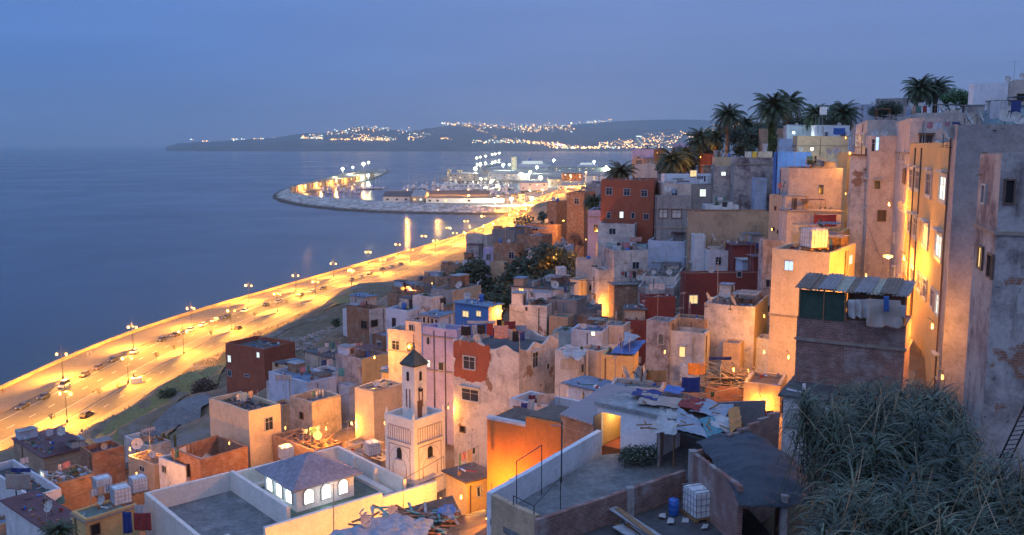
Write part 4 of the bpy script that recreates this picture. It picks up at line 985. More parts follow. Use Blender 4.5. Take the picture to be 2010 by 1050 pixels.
# boats in the marina
def boat(kind):
    o=empty('sailing_boat' if kind==0 else 'motor_boat'); m=MB(); L=9 if kind==0 else 11; w=1.5
    def fn(u,v):
        x=(u-.5)*L; ww=w*(1-max(0,(u-.55)/.45)**2)*(.75+.25*v); return (x,ww*math.cos(math.pi*(1-v)) if False else (v*2-1)*ww,.1+1.1*abs(v*2-1)**.5)
    m.grid(fn,8,6); m.prism([(-L/2,-w),(L*.2,-w),(L/2,0),(L*.2,w),(-L/2,w)],.9,1.2); m.build('hull',P['white2'],o)
    c=MB(); c.box(-L*.25,-w*.6,1.203,L*.12,w*.6,2.0 if kind==0 else 2.9); c.build('cabin',P['white'],o)
    if kind==0:
        k=MB(); k.bar((L*.05,0,1.2),(L*.05,0,13),.12,4); k.bar((L*.05,0,2.6),(-L*.4,0,2.6),.1,4); k.bar((L*.05,-1.2,8),(L*.05,1.2,8),.06,3); k.build('mast',metalg,o)
    else:
        k=MB(); k.box(-L*.15,-w*.5,2.903,L*.05,w*.5,3.9); k.build('flybridge',P['white2'],o)
    return o
b0,b1=boat(0),boat(1); rn=random.Random(21); first={0:1,1:1}
spots=[(rn.uniform(632,705),rn.uniform(374,382)) for _ in range(12)]+[(rn.uniform(640,690),rn.uniform(366,374)) for _ in range(5)]+[(700+i*7.5,371.3) for i in range(8)]+[(850+i*5.5,364.2) for i in range(20)]+[(900+i*5.5,370.8) for i in range(20)]+[(800+rn.uniform(0,70),rn.uniform(366,376)) for _ in range(16)]+[(rn.uniform(870,1010),rn.uniform(358,381)) for _ in range(60)]+[(rn.uniform(790,1040),rn.uniform(359,383)) for _ in range(70)]
for px,py in spots:
    k=0 if rn.random()<.62 else 1; q=gp(px,py,0); s=b0 if k==0 else b1
    o=s if first[k] else copy_tree(s); first[k]=0
    o.location=(q.x,q.y,0); o.rotation_euler=(0,0,rn.choice([1.4,1.6,-1.5])+rn.uniform(-.15,.15)); sc_=rn.uniform(1.1,2.0); o.scale=(sc_,)*3
    tag(o,'white sailing boat moored among others in the harbour marina' if k==0 else 'white motor boat moored among others in the harbour marina','boat','boats moored in the harbour marina')
# ---- port flood lights
def pointlight(name,loc,power,col,rad=.05,parent=None):
    l=bpy.data.lights.new(name,'POINT'); l.energy=power; l.color=col; l.shadow_soft_size=rad; o=bpy.data.objects.new(name,l); COL.objects.link(o); o.location=loc
    if parent: o.parent=parent
    return o
fl=flat('flood_lamp_white',(1,1,1),emit=(1,1,.62),es=4); flw=flat('flood_lamp_warm',(1,1,1),emit=(1,.50,.10),es=3.5); flb=flat('flood_lamp_cool',(1,1,1),emit=(.8,1,.95),es=4)
ORD=['first','second','third','fourth','fifth','sixth','seventh','eighth','ninth','tenth','eleventh','twelfth','thirteenth','fourteenth','fifteenth','sixteenth','seventeenth','eighteenth','nineteenth','twentieth']+['twenty '+w for w in ('first','second','third','fourth','fifth','sixth','seventh','eighth','ninth')]+['thirtieth','thirty first','thirty second','thirty third','thirty fourth','thirty fifth','thirty sixth','thirty seventh','thirty eighth']
FLD=sorted([(673,334,350,2.2,0),(693,330,344,1.4,2),(714,325,343,2.6,0),(724,321,342,1.8,0),(723,347,353,2.2,2),(933,335,352,2.8,0),(943,325,350,2.0,0),(965,359,368,2.4,0),(1023,347,362,3.4,0),(1061,352,366,3.0,0),(970,395,404,2.2,2),(1004,395,404,2.8,0),(1044,393,404,2.8,0),(1087,317,332,2.0,2),(1166,320,332,2.0,2),(1190,330,336,1.8,0),(944,352,360,1.2,0),(988,326,334,2.2,2),(1000,325,334,1.6,2),(1041,340,352,2.2,0),(1054,331,340,2.2,2),(936,312,318,1.6,0),(943,310,317,1.4,0),(953,308,316,1.4,0),(966,305,314,1.4,0),(972,304,313,1.4,0),(980,302,311,1.4,0),(1120,347,356,1.4,1),(1180,346,356,1.4,1),(830,383,392,1.6,1),(920,387,395,1.6,1),(978,388,396,1.4,1),(1150,340,350,1.4,1),(1065,375,388,1.4,1)])
for i,(px,py,pb,s,k) in enumerate(FLD):
    b=gp(px,pb,2.2); t=at(px,py,b.y); o=empty('floodlight_mast',(b.x,b.y,2.2),0,['white','orange','bluish'][k]+' floodlight mast in the port, '+ORD[i]+' from the left','floodlight','floodlight masts in the port')
    h=max(6,t.z-2.2); m=MB(); m.bar((0,0,0),(0,0,h),.35,5,.2); m.build('pole',metal,o)
    d=b.y/1000*.62; g_=MB(); g_.lathe((0,0,h),[(.01,0),(1.0*s*d,.6*s*d),(1.3*s*d,1.3*s*d),(.9*s*d,2.1*s*d),(.01,2.4*s*d)],8); g_.build('lamp_head',[fl,flw,flb][k],o)
    col=[(1,.93,.55),(1,.42,.06),(.8,1,.85)][k]; p_=pointlight('lamp_light',(0,-3,h-1),(7e4 if k!=1 else 4e4)*(s/2.2),col,.4,o)
for i,(x,y) in enumerate(((600,372),(630,366),(660,361),(690,356),(712,351))):
    q=gp(x,y+4,2.4); o=empty('quay_lamp',(q.x,q.y,2.4),0,'orange quay lamp under the harbour wall, '+ORD[i]+' from the left','quay lamp','orange lamps along the harbour wall')
    m=MB(); m.bar((0,0,0),(0,0,8),.15,5); m.build('pole',metal,o); g_=MB(); g_.lathe((0,0,8),[(.01,0),(.5,.3),(.5,.8),(.01,1.1)],6); g_.build('lamp_head',flw,o); pointlight('lamp_light',(0,-1,7.5),6e4,ORG,.2,o)
for i,x in enumerate((800,860,920,980)):
    q=gp(x,391,2.2); o=empty('quay_lamp',(q.x,q.y,2.2),0,'orange yard lamp behind the breakwater, '+ORD[i]+' from the left','quay lamp','orange yard lamps behind the breakwater')
    m=MB(); m.bar((0,0,0),(0,0,12),.15,5); m.build('pole',metal,o); g_=MB(); g_.lathe((0,0,12),[(.01,0),(.6,.3),(.6,.9),(.01,1.3)],6); g_.build('lamp_head',flw,o); pointlight('lamp_light',(0,-6,14),5e4,ORG,.2,o)
# ================================================================ street lamps, cars
lamp_w=flat('sodium_lamp',(1,.7,.3),emit=(1,.5,.09),es=3)
lamp_dim=flat('sodium_lamp_small',(1,.7,.3),emit=(1,.5,.1),es=3)
def make_lamp():
    o=empty('street_lamp'); m=MB(); m.lathe((0,0,0),[(.28,0),(.28,.5),(.16,.9),(.1,1.0),(.075,9.2),(.03,10.6)],8); m.bar((-1.5,0,8.0),(1.5,0,8.0),.05,5); m.bar((-1.5,0,8.0),(0,0,8.9),.03,4); m.bar((1.5,0,8.0),(0,0,8.9),.03,4); m.build('pole',metal,o)
    for s in (-1.5,1.5):
        g=MB(); g.lathe((s,0,7.15),[(.02,0),(.27,.12),(.34,.4),(.27,.62),(.05,.72),(.05,.85)],8); g.build('lantern',lamp_w,o)
    return o
LP=make_lamp(); lf=[1]
def street_lamp(x,y,z,rz,label,group,power):
    o=LP if lf[0] else copy_tree(LP); lf[0]=0
    o.location=(x,y,z); o.rotation_euler=(0,0,rz); tag(o,label,'street lamp',group)
    pointlight('lamp_light',(0,-.35,6.9),power*1.2,(1,.40,.04),.05,o)
pl=[(-75,842),(124,743),(262,684),(376,643),(489,593),(581,571),(655,545),(723,520),(781,503),(832,485),(880,467),(915,452),(948,441),(975,428),(998,416),(1018,406),(1036,397),(1058,387)]
for i,(px,py) in enumerate(pl):
    q=gp(px,py,3.14); a,_=coast(q.y); b=coast(q.y+5)[0]-a
    street_lamp(q.x,q.y,3.14,math.atan2(5,b)+math.pi/2,'double lantern lamp on the seaside promenade, '+ORD[i]+' from the left','lamps along the seaside promenade',15000 if q.y<700 else 30000)
ml=[(-60,905),(132,829),(252,752),(361,694),(455,648),(545,612),(620,585),(690,560),(752,537),(806,515),(855,495),(893,478)]
for i,(px,py) in enumerate(ml):
    q=gp(px,py,3.14); a,_=coast(q.y); b=coast(q.y+5)[0]-a
    street_lamp(q.x,q.y,3.14,math.atan2(5,b)+math.pi/2,'double lantern lamp on the paved median, '+ORD[i]+' from the left','lamps along the paved median',14000)
k=0; Y=640
while Y<1500:
    a,b=coast(Y); street_lamp(lerp(a,b,.69),Y,3.14,1.5,'distant double lamp on the coast road median, '+ORD[k]+' from the left','distant lamps of the coast road',30000); 
    street_lamp(lerp(a,b,.98),Y+20,3.14,1.5,'distant double lamp on the inner kerb of the coast road, '+ORD[k]+' from the left','distant lamps on the inner kerb',26000); k+=1; Y+=55 if Y<900 else 90
k=0
for px,py in ((40,905),(225,800),(342,740),(432,690),(515,648),(600,606),(680,580),(760,552)):
    pass
# cars
tyre=flat('tyre',(.015,.015,.016),.8,var=0); cg=flat('car_glass',(.02,.022,.028),.08,var=0)
def carpaint(n,c): 
    m=flat('car_paint_'+n,c,.28,var=0); m.node_tree.nodes['Principled BSDF'].inputs['Coat Weight'].default_value=.6; return m
CPN=dict(dark=carpaint('dark',(.03,.032,.04)),white=carpaint('white',(.65,.65,.65)),silver=carpaint('silver',(.35,.36,.38)),red=carpaint('red',(.3,.04,.03)),brown=carpaint('brown',(.10,.06,.045)))
def make_car(col,van=0):
    o=empty('parked_car'); L=4.3 if not van else 4.7; w=.86; m=MB(); H_=1.45 if not van else 1.95
    # body lofted across stations: x, belt z
    st=[(-L/2,.45,.62,.78),(-L/2+.12,.3,.85,.83),(-L/2+.7,.24,.93,w),(-.6,.22,.95,w),(.7,.22,.92,w),(L/2-.75,.24,.82,w),(L/2-.15,.3,.70,.82),(L/2,.42,.58,.72)]
    rings=[]
    for x,z0,z1,ww in st: rings.append([(x,-ww,z0),(x,-ww*1.02,(z0+z1)/2),(x,-ww*.93,z1),(x,ww*.93,z1),(x,ww*1.02,(z0+z1)/2),(x,ww,z0)])
    for a,b in zip(rings,rings[1:]):
        for i in range(6): j=(i+1)%6; m.quad(a[i],b[i],b[j],a[j])
    for r_,f in ((rings[0],1),(rings[-1],0)):
        k=len(m.v); m.v+=r_; m.f.append(tuple(range(k,k+6)) if f else tuple(range(k+5,k-1,-1))); m.m.append(0)
    # roof
    xr0,xr1=(-L/2+.75,.35) if not van else (-L/2+.35,.75)
    m.prism([(xr0,-w*.72),(xr1,-w*.72),(xr1,w*.72),(xr0,w*.72)],H_-.06,H_)
    m.build('body',col,o,smooth=False)
    c=MB(); b0,b1=(-L/2+.25,1.05) if not van else (-L/2+.12,1.35)
    lo=[(b0,-w*.9,.92),(b1,-w*.9,.90),(b1,w*.9,.90),(b0,w*.9,.92)]; hi=[(xr0,-w*.7,H_-.061),(xr1,-w*.7,H_-.061),(xr1,w*.7,H_-.061),(xr0,w*.7,H_-.061)]
    for i in range(4): j=(i+1)%4; c.quad(lo[i],lo[j],hi[j],hi[i])
    c.build('window',cg,o)
    for x in (-L/2+.78,L/2-.82):
        for s in (-1,1):
            q=MB(); M=Matrix.Translation((x,s*w*.93,.32))@Matrix.Rotation(R(90),4,'X'); q.lathe((0,0,0),[(.01,-.11),(.24,-.11),(.32,-.08),(.32,.08),(.24,.11),(.01,.11)],12,M=M); q.build('wheel',tyre,o)
    for s in (-1,1):
        q=MB(); q.box(L/2-.12,s*.62-.16,.56,L/2+.01,s*.62+.16,.70); q.build('headlight',plastw,o)
        q=MB(); q.box(-L/2-.01,s*.64-.12,.62,-L/2+.08,s*.64+.12,.78); q.build('tail_light',flat('tail_lens',(.25,.01,.01),.3,var=0),o)
    return o
CARP={}
cars=[(45,798,'dark'),(86,779,'dark'),(126,756,'white',1),(166,735,'brown'),(192,722,'brown'),(222,706,'dark'),(264,690,'white'),(317,666,'dark'),(344,657,'brown'),(373,647,'white'),(398,637,'white'),(421,628,'white'),(445,621,'dark'),(480,609,'white'),(522,597,'dark'),(546,591,'silver'),(590,577,'dark'),(612,571,'silver'),(634,565,'dark'),(690,548,'dark'),(708,542,'silver'),(726,536,'dark'),(750,527,'dark'),(768,522,'silver'),(786,517,'dark')]
for i,cc in enumerate(cars):
    px,py,c=cc[:3]; van=len(cc)>3; key=(c,van)
    if key not in CARP: CARP[key]=o=make_car(CPN[c],van)
    else: o=copy_tree(CARP[key])
    q=gp(px,py+3,3.0); a,bb=coast(q.y); a2,b2=coast(q.y+5); q.z=3.145 if (q.x-a)/(bb-a)<.3 else 3.0
    o.location=q; o.rotation_euler=(0,0,math.atan2(5,a2-a)+math.pi); tag(o,('white estate van' if van else c+' parked car')+' on the sea side of the road, '+ORD[i]+' from the left','car','cars parked along the sea side')
for i,(px,py,c) in enumerate(((170,814,'dark'),(468,643,'brown'))):
    o=copy_tree(CARP[(c,False)]); q=gp(px,py+3,3.0); a,bb=coast(q.y); a2,_=coast(q.y+5); o.location=q; o.rotation_euler=(0,0,math.atan2(5,a2-a)); tag(o,['dark car on the inner carriageway near the grass bank','reddish brown car on the inner carriageway beyond the monument'][i],'car')
# monument, sign, saplings
q=gp(268,751,3.14); o=empty('monument',q,.5,'stone block monument with curved dark emblem on the median','monument'); m=MB(); m.box(-1.5,-1,0,1.5,1,1.5); m.box(-1.7,-1.2,0,1.7,1.2,.25) if False else None; m.build('plinth',P['white'],o)
m=MB()
for i in range(14):
    t=R(60)+R(240)*i/13; u=R(60)+R(240)*(i+1)/13
    m.bar((math.cos(t)*.8,0,2.5+math.sin(t)*.8),(math.cos(u)*.8,0,2.5+math.sin(u)*.8),.08+.14*math.sin(math.pi*i/13),5)
m.build('emblem',metal,o)
q=gp(184,786,3.14); o=empty('road_sign',q,0,'round red road sign on a thin post by the road','road sign'); m=MB(); m.bar((0,0,0),(0,0,2.4),.04,5); m.build('post',metalg,o); m=MB(); m.lathe((0,-.05,2.5),[(.01,0),(.35,0),(.35,.04),(.01,.04)],14,M=Matrix.Rotation(R(90),4,'X')); m.build('disc',flat('sign_red',(.4,.02,.02),.5,var=0),o)
def leafball(mb,c,rad,n,size,rn,sq=1,noise_s=.5,hollow=.45):
    for _ in range(n):
        d=Vector((rn.gauss(0,1),rn.gauss(0,1),rn.gauss(0,1))).normalized()
        k=rad*(.72+.55*noise.noise(d*2.1+Vector(c)*.37))
        rr_=1.3*k*(hollow+(1-hollow)*rn.random()**.6); p=Vector(c)+Vector((d.x*rr_,d.y*rr_,d.z*rr_*sq))
        u=Vector((rn.uniform(-1,1),rn.uniform(-1,1),rn.uniform(-1,1))).normalized()*size*rn.uniform(.6,1.4); v=u.orthogonal().normalized()*size*rn.uniform(.35,.8)
        mb.quad(p-u,p-v*.8,p+u,p+v*.8)
leafm={}
def leaf(name,col,var=.5):
    if name in leafm: return leafm[name]
    m,n,b=newmat(name); t,v=coords(n); f,_=nz_(n,v.outputs[0],1.1,4,.6,.35,.65,.5,1.5); f2,_=nz_(n,v.outputs[0],14,2,.6,.3,.7,.7,1.35)
    c=mix(n,1.0,col,f,'MULTIPLY'); c=mix(n,1.0,c,f2,'MULTIPLY'); n.links.new(c,b.inputs['Base Color']); b.inputs['Roughness'].default_value=.6; leafm[name]=m; return m
bark=flat('bark',(.10,.075,.055),.95,bump=.6,bs=5)
# saplings on the median
sap=None; k=0
for px,py in ((103,840),(234,826-50),(195,818-30),(308,713),(343,703-5),(415,668),(500,630),(563,604),(590,596),(640,577),(700,556)):
    q=gp(px,py,3.14)
    if sap is None:
        sap=o=empty('sapling'); m=MB(); m.bar((0,0,0),(0,0,2.6),.05,5,.03); m.build('trunk',bark,o); m=MB(); leafball(m,(0,0,2.9),.8,60,.22,random.Random(1)); m.build('crown',leaf('sapling_leaf',(.08,.08,.03)),o)
    else: o=copy_tree(sap)
    o.location=q; k+=1; tag(o,'thin sapling on the paved median, '+ORD[k-1]+' from the left','sapling','saplings along the median')
# people strolling on the promenade
def person(label,px,py,rz,col,z=3.14):
    q=gp(px,py,z); me=bpy.data.meshes.new('person'); 
    V=[(0,0,.95),(0,0,1.2),(0,0,1.42),(0,0,1.54),(0,.01,1.66),(-.19,0,1.38),(-.25,.03,1.1),(-.24,-.08,.85),(.19,0,1.38),(.25,-.03,1.1),(.24,-.1,.86),(-.1,0,.88),(-.11,-.08,.48),(-.11,.02,.07),(-.11,-.14,.04),(.1,0,.88),(.11,.12,.48),(.11,.18,.07),(.11,.04,.04)]
    E=[(0,1),(1,2),(2,3),(3,4),(2,5),(5,6),(6,7),(2,8),(8,9),(9,10),(0,11),(11,12),(12,13),(13,14),(0,15),(15,16),(16,17),(17,18)]
    RD=[.15,.14,.12,.055,.11,.07,.05,.035,.07,.05,.035,.095,.07,.045,.04,.095,.07,.045,.04]
    me.from_pydata(V,E,[]); 
    o=bpy.data.objects.new('person',me); COL.objects.link(o); s=o.modifiers.new('s','SKIN')
    for i,r_ in enumerate(RD): me.skin_vertices[0].data[i].radius=(r_,r_)
    me.skin_vertices[0].data[0].use_root=True
    o.modifiers.new('d','SUBSURF').levels=1; o.modifiers['d'].render_levels=1
    o.location=q; o.rotation_euler=(0,0,rz); me.materials.append(flat('cloth_person_'+label.split()[0],col,.9)); tag(o,label,'person')
    h=MB(); h.lathe((0,0.02,1.60),[(.09,0),(.115,.06),(.10,.14),(.02,.185)],8); h.build('hair',flat('hair_dark',(.02,.015,.012),.8,var=0),o,smooth=True)
person('pale figure walking beside the sea wall, left of the pair',172,699,.4,(.45,.40,.36)); person('light clothed figure walking beside the sea wall, right of the pair',180,696,.5,(.5,.46,.42)); person('dark figure strolling on the promenade near the left edge',6,773,.2,(.2,.12,.08)); person('lone figure sitting high by the sea wall far up the promenade',421,607,.2,(.4,.3,.2))
# ================================================================ alley lamps (wall lanterns; most are unseen, added to light the walls orange)
ALN=[0]
def alley(px,py,Y,power,label,vis=.12,col=(1,.355,.035)):
    q=at(px,py,Y); o=empty('wall_lamp',q,0,label,'wall lamp','sodium lamps in the alleys'); m=MB(); m.bar((0,.6,.35),(0,0,.3),.025,4); m.bar((0,0,.3),(0,0,.12),.02,4); m.build('bracket',metal,o)
    g=MB(); g.lathe((0,0,-.14),[(.03,0),(vis,.07),(vis*1.1,.2),(.04,.26)],8); g.build('lantern',lamp_w if vis>.15 else lamp_dim,o); pointlight('lamp_light',(0,-.02,-.2),power*.58,col,.03,o)
AL=[(1743,503,68,4200,'starry bright lamp in the narrow alley on the right'),
(1775,505,60,1300,'small lamp on the yellow building facade'),
(1700,540,73,700,'hidden lamp low in the alley behind the corrugated shelter'),
(1548,700,66,2600,'lamp at the foot of the glowing tower'),(1590,640,63,700,'lamp between glowing tower and brick tower'),
(1830,640,47,700,'lamp low on the yellow facade behind the brick tower'),(1850,740,45,150,'lamp near the garden fence at the alley foot'),
(1660,380,100,800,'glowing lamp in the slot beside the pink cube house'),(1668,300,104,900,'upper lamp in the slot beside the pink cube'),
(1745,400,74,1300,'lamp high in the alley between pink houses'),(1722,330,88,350,'lamp beneath the pink terraced house'),
(1590,450,90,70,'lamp in the ruined yard behind the water tank'),(1515,450,97,700,'lamp lighting the small square windows wall'),
(1500,620,84,900,'lamp in the gap beside the peeling tower block'),(1500,690,82,900,'lower lamp in the gap beside peeling tower'),
(1495,790,58,400,'lamp above the peach alley wall'),(1500,830,54,700,'lamp at the alley corner behind the black tarpaulin'),(1440,725,60,350,'lamp beside the heap of planks'),
(905,975,58,2200,'lamp in the bright alley below the minaret'),(955,1020,53,1500,'lamp low in the alley beside the orange wall'),(865,980,67,2600,'lamp at the foot of the minaret'),
(965,968,49.5,1500,'unseen lamp facing the big orange wall'),(700,1089,62,750,'unseen lamp below the mosque front wall'),(570,1105,59.5,750,'unseen lamp below the left part of mosque wall'),(800,1050,64,900,'unseen lamp below the right end of mosque wall'),
(690,830,93,2200,'lamp in the yard between cream houses'),(755,830,82,1500,'lamp beside the tall narrow cream block'),(560,840,84,1600,'lamp in front of the shuttered cream block'),
(640,840,87,1300,'lamp above the rubble roof'),(880,800,84,1200,'lamp behind the minaret near the patched house'),(1060,780,66,1500,'lamp below the scalloped patched house'),
(735,700,98,1800,'lamp beside the grey stained block'),(885,745,92,800,'lamp by the green flat roof'),
(268,930,80,1300,'lamp beside the small peach house'),(330,960,74,700,'lamp between peach house and courtyard'),(255,880,90,900,'lamp above the brick block on the left'),(450,870,78,400,'lamp beside the roofless brick shell'),
(1106,433,180,4200,'bright lamp on the tan tower house'),(1092,500,150,1600,'lamp over the dark trees'),(1150,470,150,1300,'lamp behind the thin bare tree'),(1175,600,132,1800,'lamp by the yellow lit tower house'),(1150,590,130,900,'lamp low beside the yellow wing'),
(805,567,142,2400,'lamp with starry glare on the brick yard wall'),(848,556,140,500,'little lamp right of the brick yard'),(985,610,104,700,'lamp above the orange wall by blue house'),(940,590,112,900,'lamp behind the cream sided house'),
(1232,660,92,900,'lamp on the little balcony'),(1200,700,78,600,'lamp under the blue tarpaulins'),(1305,690,80,250,'lamp by the narrow grey column house'),
(1375,308,200,2500,'lamp beneath the dark palms on the ridge'),(1290,300,310,3000,'lamp on the ridge behind the lilac house'),(1225,345,200,1500,'lamp lighting the low palm from below'),(1660,270,120,500,'lamp behind the tan parapet house')]
for px,py,Y,pw,lb in AL: alley(px,py,Y,pw,lb,.34 if px==1743 else .2 if px in (805,1106) else .055)
# cool lamps on the ridge
for px,py,Y,lb in ((1558,260,172,'white lamp on the pale blue ridge house'),(1594,292,128,'small white lamp beside the tan parapet house')):
    q=at(px,py,Y); o=empty('wall_lamp',q,0,lb,'wall lamp'); m=MB(); m.bar((0,.5,.2),(0,0,.1),.03,4); m.build('bracket',metal,o); g=MB(); g.lathe((0,0,-.2),[(.03,0),(.22,.12),(.2,.3),(.03,.4)],8); g.build('lantern',fl,o); pointlight('lamp_light',(0,-.1,-.4),700,(.75,1,.95),.2,o)
# ================================================================ palms, trees, reeds
def palm_mesh(seed,nf=62,L=3.6,droop=1.0):
    rn=random.Random(seed); m=MB()
    for k in range(nf):
        a=k*2.399+rn.uniform(-.2,.2); e=R(78)-R(112)*(k/nf)**.9+rn.uniform(-.12,.12); l=L*rn.uniform(.85,1.1)
        d=Vector((math.cos(a),math.sin(a),0)); s=Vector((-math.sin(a),math.cos(a),0)); p=Vector((0,0,0)); ang=e; n=9; pts=[p.copy()]
        for i in range(n):
            p=p+(d*math.cos(ang)+Vector((0,0,math.sin(ang))))*(l/n); ang-=R(11)*droop*(.5+i/n); pts.append(p.copy())
        for i in range(n):
            a0,a1=pts[i],pts[i+1]; m.bar(a0,a1,.035,3,cap=False)
            for j in range(3):
                q=a0.lerp(a1,j/3); t=(i+j/3)/n; ll=.8*math.sin(math.pi*min(1,t*.85+.16))+.08; dr=(a1-a0).normalized()
                for sg in (-1,1):
                    tip=q+s*sg*ll*.72+dr*ll*.55-Vector((0,0,ll*.42+rn.uniform(0,.1)))
                    m.tri(q-dr*.06,q+dr*.08,tip)
    return m
plm=leaf('palm_leaf',(.045,.07,.035)); plm2=leaf('palm_leaf_lit',(.10,.085,.03))  # second tone is a lit copy, warm glow put into the leaf colour
def palm(px,py,Y,ztrunk,cr,label,seed=1,ivy=False,lit=False,L=3.6):
    # px,py: heart of the crown
    q=at(px,py,Y); zb=terr(q.x,q.y)-1; zb=min(zb,q.z-3); h=q.z-zb
    o=empty('palm_tree',(q.x,q.y,zb),seed*1.3,label,'palm tree','palm trees on the ridge'); m=MB(); sc=cr/3.6*1.1
    prof=[]; n=int(h/.35)+2
    for i in range(n): z=h*i/(n-1); prof.append(((.42+.05*(i%2)+.08*max(0,1-z/2)+(.2*max(0,1-(h-z)/1.4)))*sc**.5,z))
    m.lathe((0,0,0),prof,9); m.build('trunk',bark,o)
    key='palm%d'%seed
    if key not in PRO: PRO[key]=palm_mesh(seed); 
    c=PRO[key].build('crown',plm2 if lit else plm,o,loc=(0,0,h)); c.scale=(sc,)*3; c.rotation_euler=(0,0,seed)
    if ivy:
        v=MB(); rn=random.Random(8)
        for _ in range(4200):
            z=rn.uniform(0,h-.6); a=rn.uniform(0,6.28); r_=(.75+.35*noise.noise(Vector((math.cos(a),math.sin(a),z*.6)))); p=Vector((math.cos(a)*r_,math.sin(a)*r_,z)); u=Vector((rn.uniform(-1,1),rn.uniform(-1,1),rn.uniform(-1,1))).normalized()*.13; w=u.orthogonal().normalized()*.1
            v.quad(p-u,p-w,p+u,p+w)
        v.build('ivy',leaf('ivy_leaf',(.07,.12,.025)),o)
PL=[(1430,228,200,0,4.0,'tall palm standing alone at the left of the ridge',1,0,0),(1518,212,170,0,4.4,'stout palm with ivy wrapped trunk',2,1,0),(1549,204,185,0,4.0,'highest palm just right of the ivy palm',3,0,0),
(1602,226,178,0,3.4,'shaggy brown palm behind the tan parapet house',4,0,0),(1656,225,180,0,3.6,'feathery pale palm beside the pointed dark tree',5,0,0),(1376,275,215,0,4.4,'bushy palm over the white stacked house',6,0,0),
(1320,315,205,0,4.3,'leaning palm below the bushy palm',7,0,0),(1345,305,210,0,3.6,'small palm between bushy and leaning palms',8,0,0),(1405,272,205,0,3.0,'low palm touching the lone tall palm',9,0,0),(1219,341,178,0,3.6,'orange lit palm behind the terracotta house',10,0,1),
(1806,176,170,0,3.6,'left palm of the skyline pair on the right',11,0,0),(1837,178,172,0,3.6,'right palm of the skyline pair',12,0,0),(1166,398,180,0,2.6,'small shaggy palm beside the tan tower house',13,0,0),(1465,245,215,0,3.2,'thin crowned palm left of the ivy palm',14,0,0)]
for p in PL: palm(p[0],p[1],p[2],p[3],p[4],p[5],p[6],p[7],p[8])
# young palm in corner and on slope
for px,py,Y,cr,lb,sd in ((115,1046,58,1.3,'young palm peeping over the bottom left wall',15),(660,632,205,1.6,'small palm bush on the bare slope',16)):
    palm(px,py,Y,0,cr,lb,sd)
def tree(label,blobs,Y,mat,size=.3,dens=260,name='tree',ground=None,bush=False):
    qs=[at(px,py,Y*(1+dy)) for px,py,r_,dy in blobs]; k0=qs[0]; zb=terr(k0.x,k0.y)-.6
    zb=min(zb,min(q.z for q in qs)-1.5)
    o=empty(name,(k0.x,k0.y,zb),0,label,'bush' if bush else 'tree'); rn=random.Random(hash_(label)); t=MB(); c=MB(); B=Vector((0,0,0))
    top=Vector((0,0,(k0.z-zb)*.55)); t.bar(B,top,.32 if not bush else .1,7,.2 if not bush else .06)
    for (px,py,r_,dy),q in zip(blobs,qs):
        rad=r_*Y/F; l=q-Vector((k0.x,k0.y,zb)); t.bar(top,l,.16 if not bush else .05,5,.05)
        for _ in range(7):
            d=Vector((rn.uniform(-1,1),rn.uniform(-1,1),rn.uniform(-.5,1)))*rad*.8; t.bar(l,l+d,.05,4,.015,cap=False)
        n=int(1.6*dens*(rad**2)/(size/.3)**2*.55)
        for _ in range(5):
            d=Vector((rn.uniform(-1,1),rn.uniform(-1,1),rn.uniform(-.7,.9)))*rad*.55; leafball(c,l+d,rad*.62,int(n/5),size,rn,.85)
        leafball(c,l,rad,n,size,rn,.85)
    t.build('trunk',bark,o); c.build('crown',mat,o)
dk=leaf('leaf_dark',(.035,.055,.03)); ol=leaf('leaf_olive',(.07,.085,.04)); pt=leaf('leaf_bright',(.05,.12,.04))  # leaf_bright puts the lamp light on the skyline tree into its colour
tree('broad dark tree mass left of the yellow lit tower',[(1075,510,42,0),(1030,530,38,.01),(1005,555,30,.0),(1105,515,30,0),(1020,560,26,-.01),(1110,545,28,-.02),(1060,555,30,-.03)],150,dk,.4,110)
tree('rounded dark tree above the cream sided house',[(935,530,30,0),(905,545,22,0),(960,560,20,0),(915,548,16,0),(950,580,20,-.03)],160,dk,.4,110)
tree('dark hedge tree below the lower brick house',[(985,575,22,0),(968,590,18,-.02),(1000,590,20,-.03)],128,dk,.35,120)
tree('bare brown tree beside the hillside road',[(402,762,24,0),(392,782,18,0),(412,775,18,0)],168,leaf('leaf_brown',(.10,.07,.055)),.22,130)
tree('green bushy tree at the foot of grass bank',[(326,778,17,0),(335,770,10,0),(316,785,9,0)],185,ol,.25,150)
tree('low brown shrubs beside the footpath',[(385,820,16,0),(372,832,12,0),(400,810,12,0)],150,leaf('leaf_brown',(.10,.07,.055)),.2,120,name='shrub',bush=True)
tree('pointed dark cypress like tree on the ridge',[(1641,212,13,0),(1641,226,16,0),(1640,242,17,0)],190,dk,.3,160)
tree('green lamp lit tree at the right skyline',[(1878,190,19,0),(1895,200,16,0),(1862,200,14,0),(1905,190,10,0)],165,pt,.28,160)
tree('dark rounded bush on skyline behind pink roofs',[(1735,215,18,0),(1755,214,16,0),(1716,219,12,0)],160,dk,.28,140,name='bush',bush=True)
tree('dark tree mass between the palms on the ridge',[(1478,275,26,0),(1452,268,22,.01),(1500,268,20,0),(1460,292,20,-.02),(1490,255,16,.02)],205,dk,.4,110)
tree('dark trees behind the shaggy brown palm',[(1578,240,18,0),(1605,245,18,.01),(1630,246,18,0),(1560,238,12,0),(1668,245,14,0)],215,dk,.4,110)
tree('dark foliage under the leaning palm',[(1310,330,22,0),(1345,322,26,0),(1382,300,22,0),(1400,290,20,.02)],220,dk,.4,110)
tree('round tree beside the coast road bend',[(1028,432,16,0),(1040,436,12,0),(1015,436,10,0)],520,ol,1.0,30)
